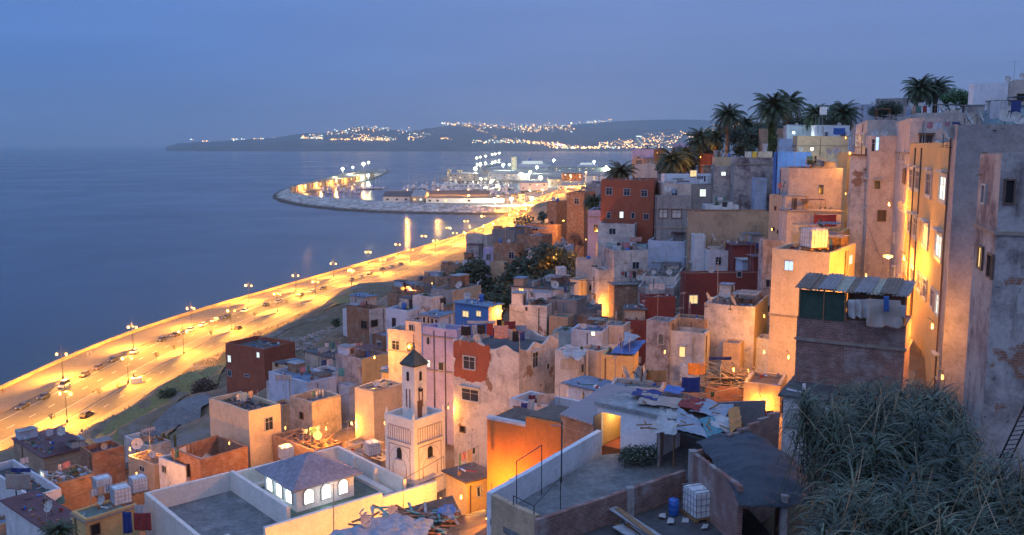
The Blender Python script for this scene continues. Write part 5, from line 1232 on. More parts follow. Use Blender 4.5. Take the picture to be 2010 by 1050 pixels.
tree('dark tree left of the tan tower house',[(1066,425,13,0),(1072,440,12,0),(1058,445,10,0)],300,dk,.6,60)
tree('thin bare branched tree by the lit alley',[(1128,470,16,0),(1140,478,10,0)],160,leaf('leaf_brown',(.10,.07,.055)),.12,30)
tree('tall dark bushes behind the railed verge',[(880,468+70,10,0),(895,535,8,0)],210,dk,.3,120,name='bush',bush=True)
for k,(xa,xb,yy) in enumerate(((1395,1495,262),(1495,1590,250),(1590,1690,246))):
    tree('dark tree canopy behind the ridge palms, '+['left','middle','right'][k]+' part',[(xa+(xb-xa)*i/4,yy+[6,-4,3,-2,5][i],17,0) for i in range(5)],232+k*3,dk,.45,90)
# reed thicket on the bottom right slope
def reeds(name,label,n,area,seed,mat,lmin=1.0,lmax=1.9,kind='stuff',hs=(1.4,3.4),wd=1.0,nls=(8,12),dark=0,span=.75):
    rn=random.Random(seed); m=MB(); st=MB()
    for _ in range(n):
        px,py,Y=area(rn); top=at(px,py,Y); h=rn.uniform(*hs); lean=Vector((rn.gauss(0,.22),rn.gauss(0,.22),1)).normalized(); b=top-lean*h
        st.bar(b,top,.012,3,.006,cap=False)
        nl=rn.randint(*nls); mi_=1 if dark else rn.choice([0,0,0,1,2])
        for k in range(nl):
            t=1-k/nl*span; p=b.lerp(top,t); a=k*2.4+rn.uniform(-.6,.6); L=rn.uniform(lmin,lmax)*.42*(.6+.6*t); e=R(rn.uniform(15,75)); d=Vector((math.cos(a),math.sin(a),0)); s=Vector((-math.sin(a),math.cos(a),0)); w=rn.uniform(.014,.030)*wd
            q=p.copy(); ang=e; pr=None
            for i in range(5):
                ww=w*(1-.0*i) if i<2 else w*(1-(i-1)/4)
                x0,x1=q-s*ww,q+s*ww
                if pr: m.quad(pr[0],pr[1],x1,x0,mi_)
                pr=(x0,x1); q=q+(d*math.cos(ang)+Vector((0,0,math.sin(ang))))*L/4; ang-=R(rn.uniform(22,42))
    if not dark:
        for _ in range(int(n*.16)):
            px,py,Y=area(rn); q=at(px,py,Y-.5); d_=Vector((rn.gauss(0,.5),rn.gauss(0,.3),rn.uniform(.5,1))).normalized()*rn.uniform(.8,2.2); m.bar(q-d_*.6,q+d_*.4,.016,4,.008,mi=3,cap=False)
    k=len(m.v); m.v+=st.v; m.f+=[tuple(k+i for i in f) for f in st.f]; m.m+=st.m
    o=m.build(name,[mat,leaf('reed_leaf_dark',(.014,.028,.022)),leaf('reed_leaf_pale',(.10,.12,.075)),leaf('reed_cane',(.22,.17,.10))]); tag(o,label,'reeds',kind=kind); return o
rl_=leaf('reed_leaf',(.044,.062,.036))
def a1(rn):
    while 1:
        px=rn.uniform(1540,1890); py=rn.uniform(770,1075)
        lo=1572 if py<850 else (1640 if py<990 else 1612)
        if px<lo or px>1885-max(0,(py-900))*.0: continue
        if py<800 and px>1870: continue
        if noise.noise(Vector((px*.022,py*.03,2)))<-.12: continue
        return px,py,27-(py-770)/300*10+rn.uniform(-1.2,1.2)+3.5*noise.noise(Vector((px*.02,py*.025,7)))
def a1b(rn):
    x,y,Y=a1(rn); return x,y,Y+1.6
reeds('reed_thicket','inner reeds coloured dark as gap shade at the bottom right',650,a1b,15,rl_,1.0,1.8,dark=1)  # set behind in dark leaf only: shade of the gaps put into colour
reeds('reed_thicket','tangled thicket of grey green reeds filling the bottom right',430,a1,5,rl_,1.5,2.8,hs=(1.6,4.2),wd=1.05,nls=(17,24),span=.5)
def a2(rn):
    px=rn.uniform(1880,2060); py=rn.uniform(905,1080)
    return px,py,21-(py-880)/200*5+rn.uniform(-1,1)
reeds('reed_thicket','sparser reeds in the bottom right corner below white wall',330,a2,6,rl_)
def a3(rn):
    px=rn.uniform(1640,1880); py=rn.uniform(745,800)+abs(px-1740)*.12; return px,py,rn.uniform(28,36)
reeds('reed_thicket','grey reed tops along the front of brick tower',300,a3,7,rl_)
def a4(rn):
    px=rn.uniform(1800,1880); py=rn.uniform(790,850); return px,py,rn.uniform(38,44)
reeds('reed_thicket','orange tinted dry reeds at the foot of yellow building',60,a4,8,leaf('reed_dry',(.22,.15,.08)))
def a5(rn):
    px=rn.uniform(1862,1915); py=rn.uniform(830,950); return px,py,rn.uniform(26,30)
reeds('reed_thicket','dry brown reeds against the foot of white wall',110,a5,9,leaf('reed_dry',(.22,.15,.08)))
# cactus by the cactus house
rn=random.Random(5); o=empty('cactus_clump',at(315,880,104),0,'tall column cactus clump beside the footpath','cactus'); m=MB()
for i in range(10):
    x=rn.uniform(-2.2,2); m.lathe((x,rn.uniform(-.5,.5),-1.5),[(.12,0),(.16,1),(.16,2+rn.random()*1.3),(.10,3.1+rn.random()*.3),(.01,3.4)],7)
m.build('stems',leaf('cactus_green',(.12,.13,.05)),o)
# ================================================================ mosque with its courtyard roof
U=R(37); u=Vector((math.cos(U),math.sin(U),0)); v=Vector((math.sin(U),-math.cos(U),0))
ZT=45.6
A=gp(283,967,ZT); D=gp(665,872,ZT); B=gp(443,922,ZT)
u=(D-A).normalized(); v=Vector((u.y,-u.x,0)); Wd=(D-A).length; dB=(B-A).dot(u)
E=gp(757,938,ZT); dep=(E-D).dot(v); dep=max(dep,6)
Ff=gp(780,962,ZT-.3); depF=(Ff-A).dot(v)
mo=empty('mosque',(A.x,A.y,ZT-12),math.atan2(u.y,u.x),'low white mosque with walled roof courts','mosque')
# local: x along u, y = -v direction => local y negative toward the camera
L_=depF; Hh=12
def wallseg(m,x0,y0,x1,y1,z0,z1): m.box(min(x0,x1),min(y0,y1),z0,max(x0,x1),max(y0,y1),z1)
m=MB(); t=.3; floor=Hh-1.7
m.box(0,-L_,0,Wd+2.2,0,floor)
wallseg(m,0,-t,dB,0,floor+.002,Hh); wallseg(m,dB,-t,Wd,0,floor+.002,Hh-.12)
wallseg(m,0,-L_,t,-t,floor+.002,Hh+.0)
wallseg(m,Wd-t,-dep-1,Wd,-t,floor+.002,Hh-.12)
wallseg(m,dB,-dep*1.05,dB+t,-t,floor+.002,Hh+.15)
for k,(x0,x1,z) in enumerate(((0,Wd*.10,Hh+.1),(Wd*.10,Wd*.25,Hh-.75),(Wd*.25,Wd*.82,Hh-.15),(Wd*.82,Wd+2.2,Hh-.55))): wallseg(m,x0+.01,-L_-.02,x1,-L_+t,floor+.002,z)
for x in (Wd*.55,Wd*.72): m.box(x,-t-.25,floor+.002,x+.35,-t+.01,Hh-.2)
m.box(dB+t,-t-.8,floor+.002,Wd-t,-t-.002,floor+.35)
for y in (-dep*.35,-dep*.7): m.box(Wd-t-.25,y,floor+.002,Wd-t+.01,y+.35,Hh-.25)
m.box(Wd-t-.9,-dep,floor+.002,Wd-t-.26,-1.2,floor+.35)
m.build('wall',P['mosque'],mo)
m=MB(); m.box(t,-L_+t,floor+.003,dB,-t,floor+.1); m.build('roof',RF['grey'],mo); m=MB(); m.box(dB+t,-L_+t,floor+.003,Wd-t,-t-.8,floor+.06); m.build('roof',RF['green'],mo)
# lantern pavilion on the court roof: near corner around px (580,1005)
PZ=ZT-Hh+floor+.06
c0=gp(583,1006,PZ); c1=gp(686,968,PZ); c2=gp(537,961,PZ)
pw=(c1-c0).dot(u); pd=abs((c2-c0).dot(v))
pv=empty('roof_pavilion',(c0.x,c0.y,PZ),math.atan2(u.y,u.x),'lantern pavilion with hipped roof and glowing arched windows','pavilion')
PH=2.0
def arch(mb,cx_,z0,w,h,y,out,depth,axis,n=8,fr=.0):
    # solid arched panel
    pts=[(-w/2,z0),(w/2,z0)]+[(w/2*math.cos(t),z0+h-w/2+w/2*math.sin(t)) for t in [math.pi*i/n for i in range(n+1)]]
    k=len(mb.v); N_=len(pts)
    for dd in (0,depth):
        for a,z in pts:
            p=(cx_+a,y+out*dd,z) if axis=='x' else (y+out*dd,cx_+a,z); mb.v.append(p)
    for i in range(N_): j=(i+1)%N_; mb.f.append((k+i,k+j,k+N_+j,k+N_+i)); mb.m.append(0)
    mb.f.append(tuple(k+N_+i for i in range(N_))); mb.m.append(0); mb.f.append(tuple(k+i for i in reversed(range(N_)))); mb.m.append(0)
m=MB(); m.box(0,0,0,pw,pd,PH); m.build('wall',P['white2'],pv)
gl2=flat('pavilion_glow',(1,1,1),emit=(.82,1,.93),es=1.5)
for i in range(3):
    cx_=pw*(.2+.3*i); f=MB(); arch(f,cx_,.45,pw*.19,1.32,-.002,-1,.10,'x'); fo=f.build('window_frame',frwhite,pv); g=MB(); arch(g,cx_,.53,pw*.15,1.17,-.10,-1,.02,'x'); g.build('pane',gl2,fo)
    b=MB(); b.box(cx_-.02,-.14,.53,cx_+.02,-.122,1.6); b.box(cx_-pw*.075,-.14,1.1,cx_+pw*.075,-.122,1.14); b.build('glazing_bar',metalg,fo)
    cy_=pd*(.2+.3*i); f=MB(); arch(f,cy_,.45,pd*.2,1.32,-.002,-1,.10,'y'); fo=f.build('window_frame',frwhite,pv); g=MB(); arch(g,cy_,.53,pd*.16,1.17,-.10,-1,.02,'y'); g.build('pane',gl2,fo)
ap=at(612,898,c0.y+pd*.45); rh=max(1.2,ap.z-PZ-PH)
m=MB(); ov=.55; C=[(-ov,-ov),(pw+ov,-ov),(pw+ov,pd+ov),(-ov,pd+ov)]; top=(pw/2,pd/2,PH+rh)
k=6
for i in range(4):
    a,b=C[i],C[(i+1)%4]; m.tri((*a,PH+.05),(*b,PH+.05),top); m.quad((*a,PH-.08),(*b,PH-.08),(*b,PH+.05),(*a,PH+.05))
m.quad((*C[3],PH-.08),(*C[2],PH-.08),(*C[1],PH-.08),(*C[0],PH-.08))
m.build('roof',roofm('slate_roof',(.24,.24,.30),.35),pv)
for i,(x,y) in enumerate(((pw*.5,-1.2),(-1.2,pd*.5))): pointlight('lamp_light',(x,y,1.3),35,(.8,1,.92),.5,pv)
# ---- minaret
mn=at(812,826,72); ma=R(51); r_=Vector((math.cos(ma),math.sin(ma),0)); l_=Vector((-math.sin(ma),math.cos(ma),0))
mw=solve(mn,r_,873); md=solve(mn,l_,755); zb=36; h=mn.z-zb
mi=empty('minaret',(mn.x,mn.y,zb),ma,'square white minaret with slim upper tower and green pyramid roof','minaret')
m=MB(); m.box(0,0,0,mw,md,h-.55); m.box(-.03,-.03,h-.55,mw+.03,.2,h); m.box(-.03,md-.2,h-.55,mw+.03,md+.03,h); m.box(-.03,.2,h-.55,.2,md-.2,h); m.box(mw-.2,.2,h-.55,mw+.03,md-.2,h)
for (x,y) in ((0,0),(mw,0),(0,md),(mw,md)): m.lathe((x+(.12 if x==0 else -.12),y+(.12 if y==0 else -.12),h),[(.16,0),(.14,.25),(.01,.6)],4)
m.build('wall',P['mosque'],mi)
gro=flat('groove_brown',(.30,.20,.16),.9); led=flat('ledge_grey',(.30,.30,.36),.8)
def trim(face,u0,z0,u1,z1,o=.05,m_=None):
    if face=='r': m_.box(u0,-o,z0,u1,-.001,z1)
    else: m_.box(-o,u0,z0,-.001,u1,z1)
for face,L in (('r',mw),('l',md)):
    m=MB(); z1=h-.55
    trim(face,L*.1,z1-1.62,L*.9,z1-1.52,.10,m); m.build('ledge',led,mi); m=MB(); trim(face,L*.14,z1-5.15,L*.9,z1-5.05,.12,m); m.build('ledge',led,mi)
    m=MB()
    for i in range(11):
        x=L*(.12+.076*i); trim(face,x-.025,z1-1.5,x+.025,z1-.4,.03,m)
        if i<10:
            for s in range(5):
                t=math.pi*(s+.5)/5; trim(face,x+L*.038-math.cos(t)*L*.03-.03,z1-.4+math.sin(t)*.10,x+L*.038-math.cos(t)*L*.03+.03,z1-.36+math.sin(t)*.10,.03,m)
    for x in (L*.14,L*.86): trim(face,x-.03,z1-4.8,x+.03,z1-1.95,.03,m)
    trim(face,L*.14,z1-1.98,L*.86,z1-1.92,.03,m)
    # arch outlines
    for (cz,w,hh) in ((z1-4.8,L*.46,1.75),(z1-3.1,L*.62,1.0)):
        for s in range(16):
            t=math.pi*(s+.5)/16; trim(face,L/2-math.cos(t)*w/2-.035,cz+hh-w/2+math.sin(t)*w/2-.035,L/2-math.cos(t)*w/2+.035,cz+hh-w/2+math.sin(t)*w/2+.035,.03,m)
        if hh>1.5:
            for sg in (-1,1): trim(face,L/2+sg*w/2-.03,cz,L/2+sg*w/2+.03,cz+hh-w/2,.03,m)
    m.build('moulding',gro,mi)
    f=MB(); 
    arch(f,L/2,z1-3.1,L*.15,.95,-.001,-1,.06,'x' if face=='r' else 'y'); f.build('window',shadow,mi); f=MB(); trim(face,L*.40,z1-3.2,L*.60,z1-3.1,.14,f); f.build('sill',led,mi)
# upper shaft
s0=at(810,716,73); sh_w=1.75
cxm,cym=mw*.47,md*.47; sw=.74
ztop=s0.z-zb
sh=MB(); sh.box(cxm-sw,cym-sw,h-.55,cxm+sw,cym+sw,ztop-.2); sh.build('shaft',P['mosque'],mi)
m=MB(); m.lathe((0,0,0),[(sw*1.75,0),(.01,1.25)],4,M=Matrix.Translation((cxm,cym,ztop-.2))@Matrix.Rotation(R(45),4,'Z')); m.box(cxm-sw*1.12,cym-sw*1.12,ztop-.32,cxm+sw*1.12,cym+sw*1.12,ztop-.203); m.build('roof',leaf('green_tile',(.045,.052,.04)),mi)
m=MB(); m.bar((cxm,cym,ztop+.9),(cxm,cym,ztop+2.3),.03,5)
for z,r__ in ((1.2,.12),(1.5,.09),(1.75,.06)): m.lathe((cxm,cym,ztop+z-r__),[(.01,0),(r__,r__),(.01,2*r__)],8)
m.build('finial',metal,mi)
for face in 'rl':
    for dx in ((0,)):
        f=MB(); c=cxm if face=='r' else cym; k=(cym-sw) if face=='r' else (cxm-sw)
        arch(f,c,ztop-1.6,.26,.8,k-.001,-1,.05,'x' if face=='r' else 'y'); f.build('window',shadow,mi)
    m=MB()
    for i in range(22):
        z=h+.6+(ztop-3-h)*i/22
        for q in (-.2,.2):
            if face=='r': m.box(c+q-.06,k-.04,z,c+q+.06,k-.001,z+.13)
            else: m.box(k-.04,c+q-.06,z,k-.001,c+q+.06,z+.13)
    m.build('moulding',gro,mi)
m=MB(); m.box(cxm-.4,cym-sw-.06,h-.5,cxm+.1,cym-sw-.001,h+1.2); m.build('door',frbrown,mi)
# loudspeaker
ls=MB(); ls.lathe((0,0,0),[(.05,0),(.2,.3)],8,M=Matrix.Rotation(R(90),4,'X')); o=ls.build('loudspeaker',metal,loc=mn+r_*(cxm)+l_*(cym-sw-.05)+Vector((0,0,ztop-2.3-h))); tag(o,'dark horn loudspeaker on the slim minaret tower','loudspeaker')
# ================================================================ foreground
def poly_roof(name,label,cat,pxs,z,th,mat,wall=None,zb=None,kind=None):
    o=empty(name,gp(*pxs[0],z),0,label,cat) ; q0=o.location; pts=[(gp(x,y,z)-q0)[:2] for x,y in pxs]; m=MB(); m.prism(pts,-th,0); m.build('roof',mat,o)
    if wall:
        c=Vector((sum(p[0] for p in pts)/len(pts),sum(p[1] for p in pts)/len(pts))); pi=[(c.x+(p[0]-c.x)*.97,c.y+(p[1]-c.y)*.97) for p in pts]; m=MB(); m.prism(pi,zb-z,-th-.003); m.build('wall',wall,o)
    return o
TZ=57.0
# big terrace: floor slab on a building, parapet, brick wall
poly=[(962,1018),(1180,893),(1300,880),(1420,880),(1380,930),(1240,985),(1062,1052),(1042,1062)]
ter=poly_roof('terrace_house','wide concrete terrace building with lilac white side parapet','house',poly,TZ,.3,RF['grey'],P['peach'],47)  # peach walls: orange light at the front corner put into the colour
def parapet(label,name,pxa,pxb,z0,h,t,mat,parent=None,cap=None,cat='wall',za=None):
    a=gp(*pxa,z0); b=gp(*pxb,z0); L=(b-a).length; o=empty(name,a,math.atan2(b.y-a.y,b.x-a.x),label if not parent else None,cat if not parent else None)
    m=MB(); n=max(1,int(L/.8))
    for i in range(n): m.box(L*i/n,0,0 if za is None else za,L*(i+1)/n,t,h+random.Random(i).uniform(-.015,.015))
    m.build('wall',mat,o)
    if cap: c=MB(); c.box(-.04,-.04,h+.02,L+.04,t+.04,h+.08); c.build('coping',cap,o)
    return o
parapet('lilac white parapet wall running up the terrace edge','parapet_wall',(966,1019),(1181,886),TZ,1.15,.28,P['white2'],za=-5)
parapet('short white parapet coloured peach as lamp glow at the terrace front corner','parapet_wall',(964,1020),(1050,1064),TZ,1.1,.26,P['peach'],za=-5)  # white parapet, its orange lamp light painted in as peach
parapet('low dark brick wall dividing terrace and tank yard','brick_wall',(1055,1080),(1231,1017),TZ,1.25,.2,P['brickd'])
parapet('dark brick wall right of the concrete pier','brick_wall',(1241,1013),(1345,975),TZ,1.25,.2,P['brickd'])
q=gp(1236,1015,TZ); m=MB(); m.box(-.17,-.12,0,.17,.2,1.35); o=m.build('concrete_pier',P['grey'],loc=q); tag(o,'square concrete pier in the dark brick wall','pier')
# tank yard (nearer roof)
poly_roof('flat_roof_house','dark flat roof yard holding the big water tank','house',[(1055,1082),(1345,977),(1470,1000),(1560,1100),(1200,1200),(1000,1140)],TZ-.02,.3,RF['dark'],P['grey'],50)
# frame posts on terrace
def frame(label,p,z,h,mat=metal,name='metal_frame',r_=.022):
    a=[gp(x,y,z) for x,y in p]; o=empty(name,a[0],0,label,'metal frame'); m=MB()
    for q in a: m.bar(q-a[0],q-a[0]+Vector((0,0,h)),r_,5)
    for q,w in zip(a,a[1:]): m.bar(q-a[0]+Vector((0,0,h)),w-a[0]+Vector((0,0,h)),r_,5)
    return m.build('frame',mat,o)
frame('tall dark pipe frame standing on the terrace wall',[(1014,1009),(1063,972)],TZ,2.4)
frame('low pipe frame at the terrace front corner',[(1008,1040),(1048,1062),(1100,1000)],TZ,1.5)
frame('rusty pipe frame above the mosque front wall',[(792,1010),(872,960)],45,2.8)
q=gp(1102,947,TZ); o=empty('tv_antenna',q,0,'tv antenna on a tall pole beside the white parapet','tv antenna'); m=MB(); m.bar((0,0,0),(0,0,3.0),.035,5); m.build('mast',metal,o); m=MB(); m.bar((-.5,0,2.85),(.1,0,2.75),.02,4)
for i in range(6): m.bar((-.5+i*.1,-.15,2.84),(-.5+i*.1,.15,2.84),.01,3)
m.bar((0,0,3),(-.15,-.2,3.3),.015,4); m.build('aerial',metalg,o)
# white hut
hc=gp(1288,902,TZ); ha=R(52); hr=Vector((math.cos(ha),math.sin(ha),0)); hl=Vector((-math.sin(ha),math.cos(ha),0)); HWl=solve(hc,hl,1172); hz=at(1288,822,hc.y).z-TZ
hz=max(2.2,hz)
hut=empty('terrace_hut',(hc.x,hc.y,TZ),ha,'white terrace hut with an open door and lit yellow hallway','hut')
dpt=2.6; d0=HWl*.60; d1=HWl*.93; dh=1.9; t=.18
m=MB(); m.box(0,0,0,t,d0,hz); m.box(0,d1,0,t,HWl,hz); m.box(0,d0,dh,t,d1,hz); m.box(t,0,0,dpt,t,hz); m.box(t,HWl-t,0,dpt,HWl,hz); m.box(dpt-t,t,0,dpt,HWl-t,hz); m.build('wall',P['white2'],hut)
m=MB(); m.box(t+.01,d0-.25,.012,dpt-t-.01,d0-.1,hz-.1); m.box(t+.02,d1+.05,.012,dpt-t-.01,d1+.15,hz-.1); m.box(dpt-t-.1,d0-.1,.012,dpt-t-.01,d1+.05,hz-.1); m.build('inner_wall',P['yellow'],hut)
m=MB(); m.box(t,d0,0.001,dpt-t-.1,d1,.01); m.build('floor',P['red'],hut)
m=MB(); m.box(-.12,-.12,hz+.002,dpt+.2,HWl+.12,hz+.22); m.build('roof',RF['pale'],hut)
m=MB(); m.box(-.75,d1-.02,.02,-.02,d1+.03,dh-.03); m.build('door',flat('door_grey',(.10,.10,.12),.5),hut)
m=MB(); m.box(dpt-t-.13,d0+.15,1.15,dpt-t-.101,d0+.4,1.5); m.build('picture_frame',frbrown,hut)
m=MB(); m.lathe((dpt*.5,(d0+d1)/2,hz-.35),[(.02,0),(.07,.06),(.02,.14)],8); m.build('bulb',lamp_w,hut); pointlight('lamp_light',(dpt*.45,(d0+d1)/2,hz-.5),55,(1,.62,.25),.08,hut)
# grey column and dark bay right of hut
q=gp(1290,915,TZ); m=MB(); m.box(0,0,0,.12,1.0,2.0); o=m.build('door_leaf',P['grey'],loc=q); o.rotation_euler=(0,0,R(-20)); tag(o,'grey board leaf beside the white terrace hut','door')
# covered bay structure behind (junk roof)
jr=poly_roof('junk_roof','ragged patchwork roof of sheets and tarpaulins behind hut','roof',[(1318,842),(1300,790),(1255,772),(1330,768),(1420,796),(1452,822),(1455,850),(1400,866)],TZ+2.3,.1,RF['dark'])
for i,(x,y) in enumerate(((1322,915),(1400,935),(1455,915),(1300,850))):
    m=MB(); m.bar((0,0,0),(0,0,2.25),.05,5); tag(m.build('roof_post',wood,loc=gp(x,y,TZ)),'wooden post under the ragged roof, '+ORD[i]+' of four','post')
m=MB(); m.box(0,0,-3,5.5,.15,2.1); o=m.build('bay_wall',P['greyd'],loc=gp(1312,868,TZ)); o.rotation_euler=(0,0,R(8)); tag(o,'dark back wall of the bay under ragged roof','wall')
rn=random.Random(31)
tarps=dict(white=flat('tarp_white',(.40,.40,.41),.7,bump=.5,bs=4),blue=flat('tarp_blue',(.04,.13,.42),.55,bump=.4,bs=4),lblue=flat('tarp_light_blue',(.24,.30,.38),.6,bump=.4,bs=4),pink=flat('tarp_pink',(.45,.25,.22),.7),grn=flat('tarp_green',(.02,.09,.065),.6,bump=.4,bs=4),
 navy=flat('cloth_navy',(.02,.04,.18),.8),redc=flat('cloth_red',(.22,.03,.03),.85),org=flat('cloth_orange',(.45,.20,.06),.8),blk=flat('cloth_black',(.012,.012,.016),.8),yel=flat('cloth_yellow',(.5,.35,.05),.8),purp=flat('cloth_purple',(.22,.08,.22),.8),teal=flat('tarp_teal',(.05,.22,.28),.6),beige=flat('cloth_beige',(.36,.30,.27),.85,bump=.3,bs=3))
def crumple(name,label,cat,pxs,z,mat,amp=.25,n=26,zs=None,th=.02,sag=0,seed=1,fr=1.3):
    """cloth over a quad given by 4 photo points (z list = heights)"""
    zs=zs or [z]*4; c=[gp(x,y,zz) for (x,y),zz in zip(pxs,zs)]; o0=c[0].copy(); m=MB()
    def fn(u,v):
        p=c[0].lerp(c[1],u).lerp(c[3].lerp(c[2],u),v)-o0; q=(p+o0)*fr
        w=noise.noise(q+Vector((seed,0,0)))+.5*noise.noise(q*2.3+Vector((0,seed,0)))+.25*noise.noise(q*5)
        e=Vector((noise.noise(q*1.7+Vector((9,0,seed))),noise.noise(q*1.7+Vector((0,9,seed))),0))*amp*.9*(1 if (u in(0,1) or v in (0,1)) else .2)
        return p+e+Vector((0,0,w*amp-sag*4*u*(1-u)*4*v*(1-v)*.25))
    m.grid(fn,n,n); o=m.build(name,mat,loc=o0); s=o.modifiers.new('t','SOLIDIFY'); s.thickness=th; tag(o,label,cat); return o
J=TZ+2.42
crumple('tarpaulin','crumpled white tarpaulin over the corner of the white hut','tarpaulin',[(1275,845),(1330,848),(1335,798),(1300,792)],J,tarps['white'],.28,22,seed=3)
for i,(p,mt,lb) in enumerate((([(1328,842),(1392,860),(1372,822),(1330,800)],'lblue','pale blue sheet lying right of the crumpled tarpaulin'),([(1390,858),(1420,848),(1400,815),(1372,822)],'teal','teal sheet on the ragged roof'),([(1395,835),(1432,848),(1440,822),(1400,812)],'white','white sheet at the right of the ragged roof'),
 ([(1355,805),(1420,822),(1442,795),(1375,782)],'lblue','striped blue plastic sheet below the brick room'),([(1250,792),(1330,800),(1360,785),(1262,768)],'beige','mauve blanket strewn over the ragged roof'),([(1330,795),(1372,806),(1385,785),(1345,775)],'redc','dark red rug on the ragged roof'),([(1240,775),(1290,785),(1300,768),(1250,762)],'navy','navy cloth on the far edge of ragged roof'),([(1432,850),(1456,835),(1452,800),(1430,802)],'org','orange torn sheeting at ragged roof edge'),([(1300,768),(1330,775),(1345,762),(1310,757)],'blue','small blue sheet near the yellow bag'))):
    crumple('sheet',lb,'sheet',p,J+.05+.03*i,tarps[mt],.10,18,seed=i*3+5)
rn=random.Random(77); m=MB(); 
for i in range(18):
    q=gp(rn.uniform(1250,1440),rn.uniform(775,845),J+.25); a=rn.uniform(0,3.1); L=rn.uniform(.3,.9); m.box(-L/2,-.03,-.02,L/2,.03,.03,M=Matrix.Translation(q)@Matrix.Rotation(a,4,'Z')@Matrix.Rotation(rn.uniform(-.15,.15),4,'Y'))
tag(m.build('loose_boards',wood),'loose boards and rags weighing down the ragged roof','debris',kind='stuff')
# corrugated roof left of hut
o=poly_roof('corrugated_shed','long shed with pale ribbed sheet roof left of hut','shed',[(1098,812),(1172,835),(1182,812),(1262,783),(1290,768),(1192,752)],TZ+1.0,.08,corr('sheet_pale',(.32,.30,.34),(.26,.22,.22),.28,1,.3),P['brickt'],TZ-3)
# orange wall house
OW=at(1168,845,48); oa=R(57)
orr=Vector((math.cos(oa),math.sin(oa),0)); ol_=Vector((-math.sin(oa),math.cos(oa),0)); OD=solve(OW,ol_,956)
ow=empty('house',(OW.x,OW.y,OW.z-14),oa,'tall blank orange wall house beside the bright alley','house'); m=MB()
step=solve(OW,ol_,1032)
m.box(0,0,0,3,step,14); m.box(0,step+.001,0,3,OD,13.4); m.build('wall',P['orange'],ow)
m=MB(); m.box(.25,.2,14.003,3,step,14.06); m.box(.25,step+.01,13.403,3,OD-.2,13.46); m.build('roof',RF['brown'],ow)
m=MB(); m.box(-.03,step,13.41,.3,OD,13.6); m.build('coping',P['white'],ow)
# flowering bush
def bush(label,px,py,z,rad,mat,n,flower=None):
    q=gp(px,py,z); o=empty('flower_bush' if flower else 'shrub',q,0,label,'bush'); m=MB(); rn=random.Random(12)
    m.bar((0,0,0),(0,0,rad),.04,5,.02)
    for i in range(9): m.bar((0,0,.2),(rn.uniform(-1,1)*rad,rn.uniform(-.8,.8)*rad,rad*rn.uniform(.5,1)),.02,4,.008)
    m.build('stem',bark,o); m=MB()
    for i in range(6): leafball(m,((i-2.5)*rad*.3,rn.uniform(-.3,.3)*rad,rad*.62),rad*.62,n//6,.055,rn,.9,hollow=.3)
    m.build('foliage',mat,o)
    if flower:
        m=MB()
        for i in range(45):
            d=Vector((rn.gauss(0,1),-abs(rn.gauss(0,1)),abs(rn.gauss(0,1)))).normalized(); p=Vector((d.x*rad*1.05,d.y*rad*.75,rad*.55+d.z*rad*.55)); m.lathe(p,[(.001,-.02),(.03,0),(.001,.02)],5)
        m.build('blossom',flower,o)
bush('round white flowering bush against the white hut wall',1254,912,TZ,.85,leaf('leaf_bush',(.04,.06,.035)),3600,flat('petal_white',(.7,.68,.62),.6,var=0))
# water tank, barrel
thing('tank',gp(1375,1012,TZ),R(20),'large caged water tank on pallet beside dark brick shed','caged water tanks on the rooftops',1.12)
thing('drum',gp(1322,1010,TZ),0,'blue plastic drum beside the large water tank','blue water drums on the rooftops',.78)
# brick shed with black tarp
bs=empty('brick_shed',gp(1455,1075,TZ),R(0),'open dark brick shed under a sagging black tarpaulin','shed')
q=bs.location; a=gp(1366,985,TZ)-q; b=gp(1455,1075,TZ)-q; c=gp(1535,1080,TZ)-q
def wseg(m,a,b,t,h0,h1,z0=0):
    d=(b-a); L=d.length; M=Matrix.Translation(a)@Matrix.Rotation(math.atan2(d.y,d.x),4,'Z'); n=8
    for i in range(n):
        z=h0+(h1-h0)*(i+.5)/n; m.box(L*i/n,-t,z0,L*(i+1)/n,0,z,M=M)
m=MB(); wseg(m,a,b,.2,2.3,2.6,-.02); wseg(m,c,c+Vector((1.2,5,0)),.2,2.2,2.3,-3); wseg(m,a,a+Vector((4.5,2.8,0)),-.2,2.3,3.4,-2); m.build('wall',P['brickd'],bs)
m=MB(); m.box(c.x-.12,c.y-.12,-3,c.x+.12,c.y+.12,2.3); m.build('pillar',P['grey'],bs); m=MB(); m.box(a.x-.35,a.y-.1,-.5,a.x-.02,a.y+.25,2.4); m.build('pillar',P['grey'],bs)
cq=[gp(1366,862,TZ+2.45),gp(1452,975,TZ+2.45),gp(1592,965,TZ+2.3),gp(1478,838,TZ+3.0)]
tm=MB(); o0=cq[0]
def fn(u,v):
    p=cq[0].lerp(cq[1],u).lerp(cq[3].lerp(cq[2],u),v)-o0; q_=(p+o0)
    bul=Vector((.55,-.25,0))*math.sin(math.pi*u)*(v**2)*1.6+Vector((0,-.35,0))*math.sin(math.pi*v)*(u**3)
    w=.20*noise.noise(q_*.9)+.10*noise.noise(Vector((q_.x*.7,q_.y*3.2,3)))+.04*noise.noise(q_*5)
    return p+bul+Vector((0,0,w+.35*math.sin(math.pi*v)*math.sin(math.pi*u)-(.35*(u**8))-(.3*v**10)))
tm.grid(fn,60,60); o=tm.build('tarpaulin',flat('tarp_black',(.035,.045,.065),.5,bump=.7,bs=14),loc=o0,smooth=True); s=o.modifiers.new('t','SOLIDIFY'); s.thickness=.02; tag(o,'big black tarpaulin draped over the brick shed','tarpaulin')
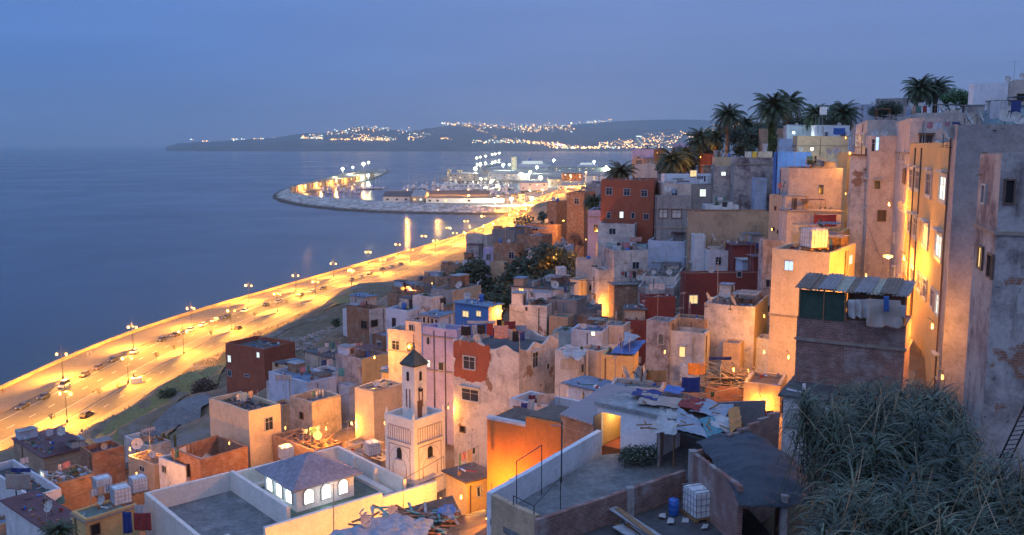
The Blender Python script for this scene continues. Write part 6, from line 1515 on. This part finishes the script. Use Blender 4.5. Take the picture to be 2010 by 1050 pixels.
for i,(x,y) in enumerate(((1300,1012),(1346,1018),(1420,1017),(1383,1032),(1316,1022))):
    crumple('rag','pale crumpled plastic scrap on the tank yard, '+ORD[i]+' of five','rag',[(x-7,y+4),(x+6,y+5),(x+7,y-3),(x-5,y-5)],TZ+.08,tarps['white'],.09,7,seed=i*2+1)
# stacked boards bottom
o=empty('board_stack',gp(1262,1072,TZ),R(28),'pile of pale weathered boards and sheets at the bottom','board pile'); rn=random.Random(6)
for k in range(16):
    m=MB(); L=rn.uniform(2.2,3.4); w=rn.uniform(.15,.5); m.box(-L/2,-w/2,0,L/2,w/2,.03,M=Matrix.Translation((rn.uniform(-.3,.3),rn.uniform(-.9,.9),.05+.05*k))@Matrix.Rotation(R(90)+rn.uniform(-.15,.15),4,'Z')@Matrix.Rotation(rn.uniform(-.03,.03),4,'X')); m.build('board',flat('board_pale',(.33,.34,.37),.8) if k%3 else wood,o)
# plank pile on brick room
H=BYL['brick room under a pile of planks']; o=empty('plank_pile',roofpt(H,.5,.5),0,'big heap of orange lit planks on the brick room','plank pile'); rn=random.Random(2)
for k in range(95):
    m=MB(); L=rn.uniform(1.2,3.2); w=rn.uniform(.05,.14); x=rn.gauss(.2,1.2); y=rn.gauss(.3,1.1); zz=max(.05,1.5*math.exp(-(x*x+y*y)/3)*rn.random()+.1); m.box(-L/2,-w/2,-.02,L/2,w/2,.03,M=Matrix.Translation((x,y,zz))@Matrix.Rotation(rn.gauss(-.5,.5),4,'Z')@Matrix.Rotation(rn.gauss(0,.16),4,'Y')); m.build('plank',flat('plank_new',(.42,.30,.17),.8),o)
# rubble tiles on rubble roof & junk roof board piles
def junk(label,Hl,n,seed,mats,L0=.3,L1=1.4,name='junk_pile'):
    H=BYL[Hl]; rn=random.Random(seed); m=MB()
    for k in range(n):
        L=rn.uniform(L0,L1); w=rn.uniform(.08,.4); p=roofpt(H,rn.uniform(.08,.92),rn.uniform(.08,.92),rn.uniform(.05,.3)); m.box(-L/2,-w/2,-.02,L/2,w/2,.04,rn.randrange(len(mats)),M=Matrix.Translation(p)@Matrix.Rotation(rn.uniform(0,3.1),4,'Z')@Matrix.Rotation(rn.gauss(0,.2),4,'Y'))
    o=m.build(name,mats); tag(o,label,'junk pile',kind='stuff')
junk('broken tiles and battens heaped on the collapsing roof','brick house with a collapsing tile rubble roof',230,3,[flat('tile_broken',(.30,.15,.09),.9),wood,metal])
junk('boards and sheets piled on the brick house roof','brick house with a roof full of junk boards',90,4,[flat('sheet_pale_',(.42,.44,.50),.7),wood,metalg],.5,2.2)
junk('dark scrap strewn over the cream block roof','tall cream block with one shuttered window',240,5,[metal,flat('scrap_grey',(.14,.14,.16),.9),wood],.15,.5)
junk('crates and tubs scattered on the junk yard roof','brown walled junk yard roof under blue washing',50,6,[plastb,metal,flat('crate_green',(.03,.16,.06),.6)],.2,.6)
junk('loose bricks and beams on the broken alley yard','broken yellow lit wall behind the water tank',60,7,[P['brick'],wood],.2,.9)
junk('odds and ends on the ledge of peeling block','white walled roof garden with potted plants',60,8,[metal,wood,plastb],.15,.6)
# laundry and cloths
def cloth(label,px0,py0,px1,py1,Y,mat,Y1=None,name='hanging_cloth',wav=.06,cat='cloth'):
    Y1=Y1 or Y; a=at(px0,py0,Y); b=at(px1,py0,Y1); z1=at(px0,py1,Y).z; m=MB(); o0=a.copy(); d=b-a; d.z=b.z-a.z; nn=Vector((d.y,-d.x,0)).normalized()
    m.grid(lambda u,v:d*u+Vector((0,0,(z1-a.z)*v*(1+.06*noise.noise(Vector((u*3,Y,0))))))+nn*wav*math.sin(u*14+v*2)*(v**.5)-Vector((0,0,.04*math.sin(u*math.pi))),14,10); o=m.build(name,tarps[mat],loc=o0,smooth=True); s=o.modifiers.new('t','SOLIDIFY'); s.thickness=.01; tag(o,label,cat,'washing hung on the rooftops'); return o
def line(label,px0,py0,Y0_,px1,py1,Y1_):
    a=at(px0,py0,Y0_); b=at(px1,py1,Y1_); o=empty('washing_line',a,0,label,'washing line'); m=MB(); n=8; d=b-a; pr=Vector((0,0,0))
    for i in range(1,n+1): p=d*i/n-Vector((0,0,.15*math.sin(math.pi*i/n))); m.bar(pr,p,.012,3,cap=False); pr=p
    m.build('line',metal,o)
    m=MB()
    for q in (Vector((0,0,0)),d): m.bar(q-Vector((0,0,2.0)),q+Vector((0,0,.05)),.03,5)
    m.build('post',metalg,o)
line('front washing line on the terracotta patched house',903,637,81,1020,656,79)
for lb,x0,y0,x1,y1,mt in (('black cloth on the patched house roof, leftmost',905,640,924,658,'blk'),('pale blue towel beside the black cloth on patched house',926,637,936,656,'lblue'),('black shirt on the front line of patched house',937,637,953,655,'blk'),('red blanket on the front line of patched house',955,634,968,657,'redc'),('pink blanket on the front line of patched house',970,638,998,664,'pink'),('beige towel right of the pink blanket',999,648,1005,668,'beige'),('black trousers right of the beige towel',1006,650,1018,670,'blk'),('dark jacket at the right end of front line',1019,652,1030,668,'navy')):
    cloth(lb,x0,y0,x1,y1,82,mt)
line('rear washing line on the terracotta patched house',910,632,86,1046,640,85)
for lb,x0,y0,x1,y1,mt in (('long white sheet on the rear washing line',917,629,973,635,'white'),('black garments on the rear line',975,626,984,640,'blk'),('small yellow cloth on the rear line',985,629,989,640,'yel'),('dark red clothes on the rear line',990,630,1012,645,'redc'),('pale sheet at the end of rear line',1013,638,1034,650,'lblue')):
    cloth(lb,x0,y0,x1,y1,85.5,mt)
cloth('two small white cloths on the near parapet line',929,657,942,668,80.5,'white')
for lb,x0,y0,x1,y1,mt,a,b in (('red cloth on the sloping line above the orange house',1007,796,1022,826,'redc',58,57),('blue grey jeans on the sloping line above orange house',1023,790,1036,822,'navy',57,56.5),('white shirt on the sloping line above orange house',1037,783,1050,812,'white',56.5,56),('dark red shirt on the sloping line',1038,775,1052,790,'redc',57,56.5),('white sheet at the top of the sloping line',1053,772,1088,798,'white',58,60),
 ('navy blanket hung below the plank pile',1339,740,1375,769,'navy',59,57.5),('yellow orange cloth hung on the terrace fence',1270,726,1309,748,'org',66,62),('dark red garment hanging over the bright alley',1488,805,1519,834,'redc',50,48),('striped orange cloth draped beside the planks',1350,712,1385,735,'org',62,63),('blue cloth over ledge of peeling block',1392,700,1436,706,'navy',80,80),('dark red tattered awning on the pink patio',1598,421,1642,444,'redc',99,98),('purple sheet on the middle terraces',1349,475,1378,492,'purp',137,137),('pink spotted bedding on the middle terraces',1236,465,1260,474,'pink',144,144),('dark red rug hung on middle terrace wall',1285,471,1299,480,'redc',143,143),
 ('white sheet on the ridge terrace washing line',1462,297,1475,309,'white',135,135),('lime green towel on the ridge terrace washing line',1477,297,1486,309,'yel',135,135),('pale cloths on the ridge terrace washing line',1488,297,1516,309,'beige',135,135),('blue awning cloth on the white ridge villa',1636,251,1659,264,'blue',165,165),('white sheet hung at the front of the tented house',1100,704,1133,724,'white',81,80.5)):
    cloth(lb,x0,y0,x1,y1,a,mt,b)
# shelter on the brick tower
H=BYL['brick tower with a ragged shelter roof']
so_=empty('roof_shelter',roofpt(H,0,0),R(60),'ragged shelter of rusty corrugated sheets on the brick tower','shelter'); wl_=H['d']; 
rn=random.Random(8)
for k in range(9):
    m=MB(); y0=wl_*k/9-.1; y1=wl_*(k+1)/9+.12; zt=rn.uniform(-.06,.06)
    def fn(u,v): 
        x=-.35+u*3.2; return (x,y0+(y1-y0)*v,1.75+.42*u+zt+.03*math.sin(v*25))
    m.grid(fn,6,16); o=m.build('roof_sheet',[RF['cgrey'],flat('sheet_rust',(.20,.15,.12),.8),flat('sheet_bleached',(.38,.37,.30),.7)][k%3 if k<7 else 1],so_); s=o.modifiers.new('t','SOLIDIFY'); s.thickness=.02
m=MB()
for y in (.1,wl_*.33,wl_*.55,wl_*.75,wl_-.1): m.bar((-.05,y,0),(-.05,y,1.75),.05,4); m.bar((2.6,y,0),(2.6,y,2.1),.05,4)
m.bar((-.05,0,1.72),(-.05,wl_,1.72),.05,4); m.build('post',wood,so_)
m=MB(); m.box(-.02,wl_*.56,.02,.02,wl_*.98,1.6); m.build('side_panel',flat('panel_green',(.03,.065,.048),.8,bump=.5,bs=6),so_)
m=MB(); m.box(.6,.1,.02,.65,wl_*.55,1.6); m.build('back_panel',frbrown,so_)
def cl2(label,pxs,Y,mat,n=24,amp=.12,seed=1):
    c=[at(x,y,Y+dy) for x,y,dy in pxs]; o0=c[0].copy(); m=MB()
    def fn(u,v):
        p=c[0].lerp(c[1],u).lerp(c[3].lerp(c[2],u),v)-o0; return p+Vector((0,-1,0))*(amp*math.sin(u*17+seed)*(.3+v)+amp*noise.noise((p+o0)*2))+Vector((0,0,-.12*abs(math.sin(u*6))*(v)))
    m.grid(fn,n,n); o=m.build('hanging_cloth',tarps[mat],loc=o0,smooth=True); s=o.modifiers.new('t','SOLIDIFY'); s.thickness=.012; tag(o,label,'cloth')
cl2('white sheet pinned to the left of shelter opening',[(1663,588,0),(1702,588,0),(1700,622,-.2),(1665,620,-.2)],46.6,'white',seed=3)
cl2('beige blanket hanging over the brick tower edge',[(1700,586,0),(1768,590,-.6),(1775,640,-.9),(1699,638,-.4)],46.0,'beige',28,.09,seed=1)
cl2('small blue cloth on the shelter beam',[(1734,581,0),(1745,581,0),(1746,608,0),(1734,608,0)],45.0,'blue',8,.03)
cl2('pale cloth at the right end of shelter',[(1765,598,-.6),(1779,600,-.8),(1777,622,-.8),(1768,618,-.6)],45.0,'white',8,.05)
# white canopy cloth in front of the dark flat roof
# tarps over middle terraces
crumple('tarpaulin','bright blue tarpaulin over the yellow brown house','tarpaulin',[(1198,693),(1246,695),(1269,668),(1222,668)],at(1240,700,76).z+.25,tarps['blue'],.12,16,seed=2,sag=.3)
crumple('tarpaulin','small pointed light blue tarpaulin','tarpaulin',[(1224,678),(1257,660),(1236,652),(1226,652)],at(1226,690,80).z+1.3,tarps['lblue'],.1,12,seed=4)
crumple('tarpaulin','grey white tent cover beside the patched house','tarpaulin',[(1098,698),(1138,704),(1154,690),(1112,676)],at(1134,694,82).z+.4,tarps['white'],.3,16,seed=6)
cl2('green tarpaulin draped over the corner of junk roof house',[(107,952,0),(112,950,0),(130,985,-3),(45,990,-3)],80,'grn',22,.22,seed=5)
crumple('tarpaulin','blue grey patched roof sheet with stones at the bottom','tarpaulin',[(640,1052),(830,1075),(850,1020),(765,1010)],50.3,tarps['lblue'],.22,30,seed=8)
crumple('tarpaulin','deep blue tarpaulin lump beside the alley hut','tarpaulin',[(860,1008),(888,1020),(893,992),(872,984)],50.6,tarps['blue'],.3,14,seed=9)
poly_roof('shack_roof','dark patched shack with a ragged brown roof','house',[(700,1060),(792,998),(888,972),(925,1050),(900,1080),(720,1085)],49.6,.15,RF['brown'],P['tan'],42)
poly_roof('shack_roof','small grey plant shelf roof below the peach corner','house',[(915,1060),(965,1026),(1040,1062),(1040,1100),(920,1100)],52.5,.15,RF['dark'],P['greyd'],44)
for lb,px,py,Y,rz in (('leaning dish before the bright mosque wall, right one',767,1012,53,.9),('smaller leaning dish before the mosque wall, left one',714,1032,51,.9)):
    q=at(px,py,Y); thing('dish',q-Vector((0,0,.3)),rz,lb,'satellite dishes on the rooftops',.8)
rn=random.Random(55); m=MB(); mats_=[P['brick'],wood,metal,metalg,plastw,plastb,flat('bit_green',(.03,.12,.05),.7),flat('bit_red',(.3,.05,.04),.7),flat('bit_teal',(.1,.3,.32),.7)]
for H in HL:
    if H['name']!='house' or H['scal'] or H['P0'].y>170: continue
    for k in range(min(60,int(H['w']*H['d']*.9))):
        L=rn.choice([.15,.2,.25,.35,.6,1.0]); w_=rn.uniform(.08,.25); h_=rn.uniform(.04,.35) if L<.5 else .05; e_=rn.random()<.6
        u_=rn.choice([rn.uniform(.08,.2),rn.uniform(.8,.92)]) if e_ else rn.uniform(.08,.92); p=roofpt(H,u_,rn.uniform(.08,.92),0)
        m.box(-L/2,-w_/2,.0,L/2,w_/2,h_,rn.choice([0,0,1,1,2,3,3,4,5,6,7,8]),M=Matrix.Translation(p)@Matrix.Rotation(rn.uniform(0,3.1),4,'Z'))
tag(m.build('rooftop_debris',mats_),'bricks, boards, buckets and odds and ends littering the flat rooftops','debris',kind='stuff')
# fixed dishes where the photo shows them
for lb,px,py,Y,s,rz in (('large pale dish on the pink washed roofs',1893,240,80,1.5,.9),('grey dish on the pink washed roofs',1918,235,82,1.2,.9),('big white dish below the skyline house',1972,235,78,1.7,-.2),('dark dish beside the big white one',1963,215,84,1.2,.7),('small orange tinted dish, first of four on the skyline roof',1785,214,98,1.0,.6),('small orange tinted dish, second of four on the skyline roof',1806,214,98,1.0,.3),('small orange tinted dish, third of four on the skyline roof',1842,214,98,1.3,.6),('small orange tinted dish, fourth of four on the skyline roof',1864,214,98,1.0,.4),
 ('yellow lit dish on the yellow building roof',1866,272,50.5,1.0,.3),('dark dish behind the yellow lit dish',1852,272,53,1.0,.7),('blue dish on the grey block by pink cube',1640,300,118,1.1,-.1),('brown dish left of the blue dish',1624,302,118,1.0,.5),('tilted dish on the dark awning above peeling tower',1386,590,88,1.2,1.2),('second tilted dish right of the white mast',1434,596,88,1.2,1.2),
 ('yellow round dish on the vine stained house',1312,537,129,1.0,.2),('left crossed dish on the terrace behind tarpaulins',1222,742,66,1.3,1.3),('middle crossed dish behind blue shed',1250,740,66,1.3,1.2),('orange tinted crossed dish behind blue shed',1262,742,66,1.3,-1.0),('pale dish on dark roof near trees',1088,563,120,1.2,.2),('dish pair member above the slate block left',1113,615,114,1.2,1.2),('dish above slate block with white rim',1131,630,110,1.2,.8),('round dish on the white terrace room wall',1310,374,141,1.3,0),('large white dish above the small peach house',271,876,86,1.2,.2),('white dish at the near corner of red roof',124,850,112,1.3,-.2),('upright dish on brick shell left',1397,470,128,1.2,1.2),('upright dish on brick shell right',1448,470,128,1.2,1.2)):
    q=at(px,py,Y); thing('dish',q-Vector((0,0,.5*s)),rz,lb,'satellite dishes on the rooftops',s)
for lb,px,py,Y,rz in (('caged water tank left of the two at the lower left',202,968,66,.7),('caged water tank right of the two at the lower left',238,988,62,.7),('low caged water tank behind the lower left pair',272,965,70,.7),('caged water tank on the glowing tower roof',1597,489,72.5,.3),('caged tank behind the rubble tile roof',562,901,82,.6),('caged tank beside the minaret terrace',731,893,80,.6),('caged tank against the oxblood wall',1288,670,98,.3),('blocky white tank on the dark roof by the trees',1101,542,122,.3)):
    q=at(px,py,Y); thing('tank',q,rz,lb,'caged water tanks on the rooftops',1.15 if px!=1597 else 1.5)
rn=random.Random(41); m=MB()
for i in range(130):
    q=gp(rn.uniform(700,900),rn.uniform(995,1060),49.75); L=rn.uniform(.2,1.5); m.box(-L/2,-.08,-.02,L/2,.08,.04,rn.randrange(4),M=Matrix.Translation(q)@Matrix.Rotation(rn.uniform(0,3.1),4,'Z')@Matrix.Rotation(rn.gauss(0,.15),4,'Y'))
tag(m.build('scrap_heap',[wood,metalg,flat('bit_teal',(.1,.3,.32),.7),P['brick']]),'boards and scrap heaped on the dark patched shack roof','debris',kind='stuff')
for lb,x0,y0,x1,y1,mt,a in (('red patterned rug hung beside the ochre cornice house',262,1006,296,1040,'redc',59),('navy rug hung left of the red rug',240,1004,258,1046,'navy',59.5),('blue and white cloth at the foot of mosque corner',264,990,284,1008,'white',60),('brown blanket on the laundry frame at the left',10,930,60,960,'beige',70),('blue blanket on the laundry frame',22,918,60,926,'navy',72),('teal towel on the hut roof by blue railed house',664,722,676,738,'teal',110),('row of pale washing on blue grey rooftops',540,735,572,746,'lblue',106),('green cloth on the junk yard roof',1395,768,1402,778,'grn',60),('white curtain at the dark flat roof corner',1541,800,1562,840,'white',42)):
    cloth(lb,x0,y0,x1,y1,a,mt)
# tall masts
for lb,px,y0,y1,Y in (('tall white pipe mast on the peeling tower roof',1409,515,592,88.5),('thin pole on the middle terraces',1383,455,540,125),('pole with a box on the tan parapet house',1614,225,262,140),('thin rusty pole before the mosque wall',655,950,1055,58),('leaning wooden pole on the ridge house',1605,215,262,142),('tall pole by palm stumps',992,430,475,190),('television mast on the terrace shelf',1311,558,610,106)):
    a=at(px,y1,Y); b=at(px+(6 if 'leaning' in lb else 0),y0,Y); o=empty('mast',a,0,lb,'mast'); m=MB(); m.bar((0,0,0),b-a,.05,5,.03); m.build('pole',metalg,o); m=MB(); m.lathe(b-a,[(.001,-.05),(.08,0),(.001,.06)],6) if 'box' not in lb else m.box(-.5,-.2,(b-a).z,.5,.2,(b-a).z+1.2); m.build('cap',plastw,o)
# fence at the foot of the alley
a=at(1775,752,44); b=at(1830,760,42); o=empty('wire_fence',a,0,'black wire fence at the foot of the yellow building','fence'); m=MB(); d=b-a
for i in range(14): p=d*i/13; m.bar(p-Vector((0,0,1.5)),p+Vector((0,0,.05*(i%2))),.015,4)
for z in (-.05,-.7,-1.4): m.bar(Vector((0,0,z)),d+Vector((0,0,z)),.015,4)
m.build('wire',metal,o)
rn=random.Random(71); hs=[H for H in HL if H['name']=='house' and H['P0'].y<165]; nc=0
for H in hs:
    for G in hs:
        dd=(H['c']-G['c']).length
        if H is G or dd<6 or dd>15 or rn.random()>.07 or nc>=42: continue
        a=roofpt(H,rn.random(),rn.random(),.9); b=roofpt(G,rn.random(),rn.random(),.6)
        if abs(a.z-b.z)>4: continue
        o=empty('cable',a,0,'thin dark cable sagging between neighbouring rooftops','cable','cables strung across the rooftops'); nc+=1; m=MB(); d=b-a; pr=Vector((0,0,0))
        for k in range(1,9): p=d*k/8-Vector((0,0,.6*math.sin(math.pi*k/8))); m.bar(pr,p,.016,3,cap=False); pr=p
        m.build('wire',metal,o)
        m=MB(); m.bar((0,0,-.9),(0,0,.05),.02,4); m.bar(d-Vector((0,0,.6)),d,.02,4); m.build('bracket',metalg,o)
# ladder on far right wall
a=at(1962,900,30); b=at(2014,790,29); o=empty('ladder',a,0,'dark ladder leaning by the white wall at the right edge','ladder'); m=MB(); d=b-a; s=Vector((.35,-.1,.08))
m.bar((0,0,0),d,.03,4); m.bar(s,s+d,.03,4)
for i in range(12): m.bar(d*i/12,s+d*i/12,.02,4)
m.build('frame',metal,o)
# overhead wires across the bright alley
for i,(x0,y0,Y0_,x1,y1,Y1_,lb) in enumerate(((905,1012,55,1010,965,50,'slack wire from the alley hut to the terrace frame'),(915,1030,54,1048,975,48,'lower slack wire crossing the bright alley'),(1500,880,42,1560,800,48,'wire crossing before the glowing alley'),(1360,600,90,1515,560,86,'drooping cable along the oxblood house'),(1700,430,90,1760,560,62,'cable hanging down the narrow alley'))):
    a=at(x0,y0,Y0_); b=at(x1,y1,Y1_); o=empty('cable',a,0,lb,'cable'); m=MB(); d=b-a; pr=Vector((0,0,0))
    for k in range(1,11): p=d*k/10-Vector((0,0,.5*math.sin(math.pi*k/10))); m.bar(pr,p,.02,3,cap=False); pr=p
    m.build('wire',metal,o)
# ================================================================ haze over the bay
def haze():
    m=bpy.data.materials.new('haze_air'); m.use_nodes=True; n=m.node_tree; n.nodes.clear(); o=N(n,'ShaderNodeOutputMaterial'); v=N(n,'ShaderNodeVolumePrincipled'); v.inputs['Color'].default_value=(.74,.86,.90,1); v.inputs['Density'].default_value=HZ; v.inputs['Anisotropy'].default_value=.2; n.links.new(v.outputs[0],o.inputs['Volume'])
    b=MB(); b.box(-19500,-1500,-6,19500,24000,900); q=b.build('haze',m); tag(q,'thin evening haze over the bay','haze',kind='stuff')
HZ=4.3e-5
haze()
print('WARN',len(WARN)); [print('  ',w) for w in WARN]
_l={}
for o in bpy.data.objects:
    if o.parent is None and o.get('label'): _l.setdefault(o['label'],[]).append(o.name)
for k_,v_ in _l.items():
    if len(v_)>1 and 'marina' not in k_ and 'thin dark cable' not in k_: print('DUP',k_,len(v_))
    if not 4<=len(k_.split())<=16: print('LEN',k_)
